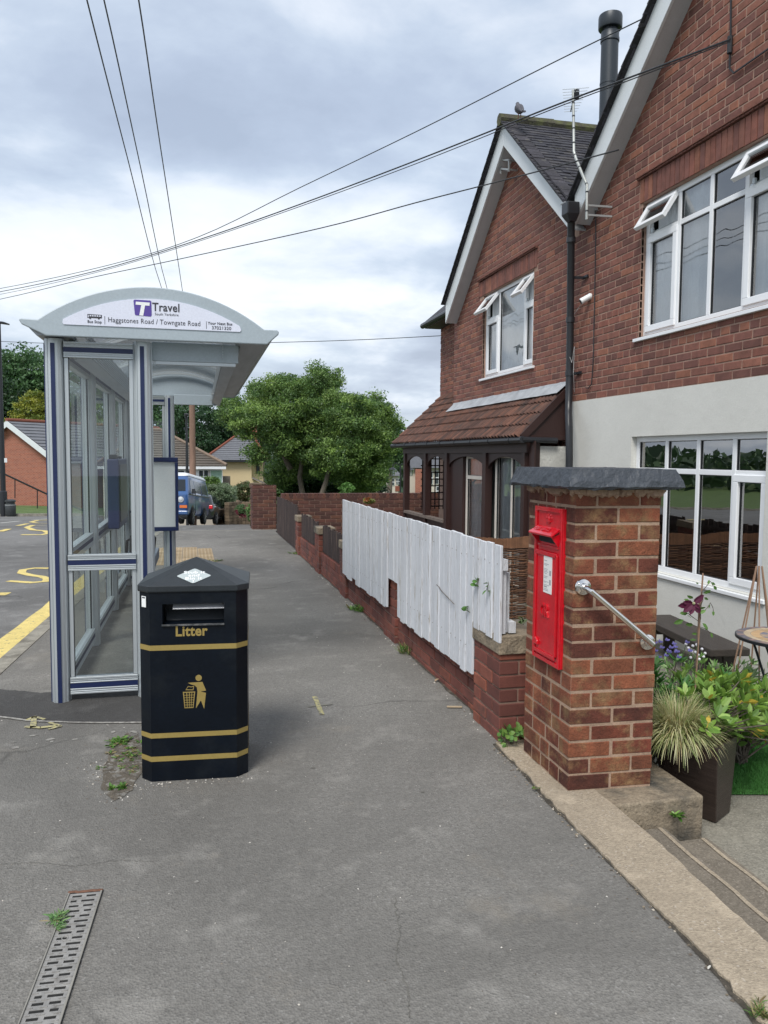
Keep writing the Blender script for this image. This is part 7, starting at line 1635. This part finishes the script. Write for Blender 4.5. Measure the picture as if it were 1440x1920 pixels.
tree('tree', 'rounded green tree with a crooked trunk directly behind the dark garden wall', 'tree', b2, 3, [bl(660, 790, 24, 62, 48), bl(690, 770, 24.6, 40, 30), bl(640, 850, 23.6, 58, 34), bl(700, 838, 24, 36, 44), bl(705, 890, 23.8, 22, 26), bl(632, 762, 24.6, 45, 26), bl(600, 820, 24.6, 36, 28), bl(655, 885, 24.8, 50, 26), bl(715, 800, 24.6, 30, 34), bl(700, 860, 25, 36, 44), bl(620, 850, 24.8, 44, 30), bl(680, 905, 25.2, 40, 20)], 1650, 80, .036, g_bright, 202, tr=.095, crad=.25, trunkpts=[tB, [Pd(617, 880, 24), Pd(640, 870, 24), Pd(668, 850, 24)]], shell=.25)
tree('evergreen_shrub', 'dense dark green shrub mass filling in behind the two pale trunks', 'shrub', Pd(630, 950, 27), 1, [bl(550, 900, 27, 46, 36), bl(620, 900, 27.5, 60, 46), bl(690, 905, 27, 36, 40), bl(655, 865, 28, 50, 30)], 480, 60, .055, [(.02, .055, .022), (.028, .07, .025)], 203, limbs=False, crad=.30, shell=.2)
tree('shrub', 'small bright conifer shrub poking over the garden wall between the trunks', 'shrub', Pd(650, 950, 22), 1, [bl(650, 920, 22, 12, 16)], 26, 60, .035, [(.12, .25, .06)], 204, limbs=False, crad=.10)
tree('tree', 'dark tree behind the right side of the big green crown', 'tree', Pd(730, 930, 55), 5, [bl(725, 820, 55, 30, 42), bl(745, 850, 55, 14, 30), bl(700, 800, 56, 30, 30)], 160, 60, .12, g_dk+[(.06, .13, .04)], 205, tr=.2, crad=.6)
# tall airy trees behind the shelter and far left
def airy(label, specs, px, D, seed, n=260, cols=None, ls=.16, cr_=.85):
    tree('tree', label, 'tree', Pd(px, 900, D), 8, [bl(x, y, D+random.uniform(-2, 2), rx, ry) for x, y, rx, ry in specs], n, 42, ls, cols or [(.05, .12, .04), (.07, .16, .05), (.09, .19, .06)], seed, tr=.35, crad=cr_, shell=.2, grp=None, trunkpts=[[Pd(px, 920, D), Pd(px+2, 840, D), Pd(px-2, 770, D)], [Pd(px-14, 905, D), Pd(px-20, 830, D), Pd(px-26, 780, D)]])
random.seed(7)
airy('tall airy green tree at the far left above the brick gable', [(50, 700, 55, 46), (85, 740, 40, 40), (20, 720, 40, 36)], 55, 80, 211, 380, cols=[(.09, .18, .07), (.11, .21, .08), (.07, .15, .06)])
airy('dark blue green tree at the left edge behind the lamp column', [(0, 760, 30, 50), (-30, 720, 35, 60)], -8, 70, 212, 200, cols=g_dk)
tree('conifer', 'golden yellow green conifer behind the orange brick gable', 'conifer', Pd(62, 900, 62), 3, [bl(62, 775, 62, 32, 26), bl(66, 752, 62, 17, 16), bl(50, 800, 61, 38, 20), bl(90, 790, 62, 24, 24)], 170, 60, .10, [(.22, .25, .035), (.28, .29, .04), (.15, .20, .035)], 213, tr=.2, crad=.45)
airy('tall green tree seen through the left shelter panes', [(150, 740, 60, 50), (200, 770, 50, 40), (130, 790, 50, 40)], 165, 84, 214, 300)
airy('tall green tree seen between the shelter posts', [(265, 760, 55, 48), (300, 800, 45, 40), (240, 810, 45, 30)], 262, 78, 215, 300)
airy('lacy dark tree with sky gaps behind the telegraph pole', [(345, 775, 38, 36), (385, 790, 42, 34), (360, 825, 50, 30)], 340, 68, 216, 210, cols=[(.035, .085, .035), (.05, .11, .04)], ls=.13, cr_=.6)
airy('dark tree between telegraph pole and the broad green tree', [(425, 800, 32, 40), (440, 770, 28, 28), (410, 835, 30, 20)], 425, 72, 217, 200, cols=[(.04, .10, .04), (.06, .14, .05)], ls=.13, cr_=.6)
airy('dark tree crown rising behind the cream house chimney', [(475, 800, 36, 40), (505, 820, 30, 30)], 490, 80, 218, 150, cols=[(.04, .09, .035), (.05, .12, .04)])
m_hz = 0
def bush(name, label, px, py, D, rx, ry, cols, seed, n=110, ls=.05, cr_=.18): tree(name, label, 'shrub', Pd(px, py+ry, D), 1, [bl(px, py, D, rx, ry)], n, 55, ls, cols, seed, limbs=False, crad=cr_, shell=.35)
bush('shrub', 'clipped dome shaped green shrub just above the blue van rear', 395, 908, 41, 18, 15, [(.12, .21, .04), (.09, .17, .04)], 221, 90)
bush('shrub', 'large silvery grey green shrub behind the black hatchback', 405, 930, 40.5, 36, 25, [(.16, .22, .12), (.20, .26, .15), (.12, .18, .09)], 222, 230)
bush('shrub', 'pale rounded shrub at the right of the silvery shrub', 428, 930, 41.5, 14, 24, [(.22, .28, .18), (.18, .24, .13)], 223, 110)
bush('shrub', 'brownish green cone shaped shrub left of the brick end pier', 463, 924, 44, 22, 20, [(.10, .13, .045), (.07, .11, .04), (.13, .12, .06)], 224, 150)
bush('shrub', 'narrow dark green bush between the pale and brown shrubs', 446, 928, 46, 9, 20, [(.05, .11, .04)], 225, 60)
bush('shrub', 'green leafy plants spilling from the stone wall beside the brick end pier', 480, 962, 20, 13, 20, [(.09, .18, .05), (.13, .24, .07)], 226, 80, .035, .09)
bush('shrub', 'low bright green clump at the foot of the brick end pier', 490, 976, 17.6, 10, 7, [(.12, .24, .05)], 227, 40, .03, .06)
bush('flowering_plant', 'pink red valerian flowers on the low stone wall', 452, 958, 36, 9, 11, [(.30, .06, .09), (.12, .20, .08), (.10, .18, .07)], 228, 50, .04, .12)
bush('shrub', 'small dark hedge behind the brick end pier and wall', 512, 925, 23, 16, 12, [(.16, .22, .07), (.05, .12, .03)], 229, 50, .04, .1)
bush('shrub', 'orange tinged plant showing above the white fence', 690, 940, 13.5, 9, 4, [(.40, .16, .06), (.2, .22, .06)], 230, 6, .035, .05)
m_bank = mat('earth_bank', hexc('76624e'), .95, var=.3, vs=1, bump=.6, bs=8)
o1 = [Pd(405, 958, 41), Pd(440, 952, 41.5), Pd(480, 955, 40), Pd(485, 935, 46), Pd(440, 930, 47), Pd(400, 935, 46)]
mb = MB(); mb.add([tuple(p) for p in o1]+[(p.x, p.y, p.z-1.5) for p in o1], [(0, 1, 2, 3, 4, 5)]+[(i, i+6, (i+1) % 6+6, (i+1) % 6) for i in range(6)]); tag(mb.build('flower_bank', m_bank), kind='structure')
random.seed(301); dw_ = MB()
for i in range(13000):
    aw_ = random.uniform(-62, 34); D = random.uniform(115, 150); px_ = 720+FPX*math.tan(R(aw_-14.1)); zt_2 = CH+(853-(838+6*sin(aw_*.5)+5*sin(aw_*2.8)))*D/FPX; z_ = random.uniform(-6, zt_2); p = V((sin(R(aw_))*D, cos(R(aw_))*D, z_)); u = rv().normalized(); v_ = u.cross(rv()).normalized(); q = .5; c = jit(random.choice([(.04, .08, .035), (.06, .11, .045), (.05, .09, .05)]), .3)
    dw_.add([p-u*.8, p+v_*.6, p+u*.8, p-v_*.6], [(0, 1, 2, 3)], c)
tag(dw_.build('distant_woodland', m_leaf), kind='stuff')
print('objects', len(bpy.data.objects))
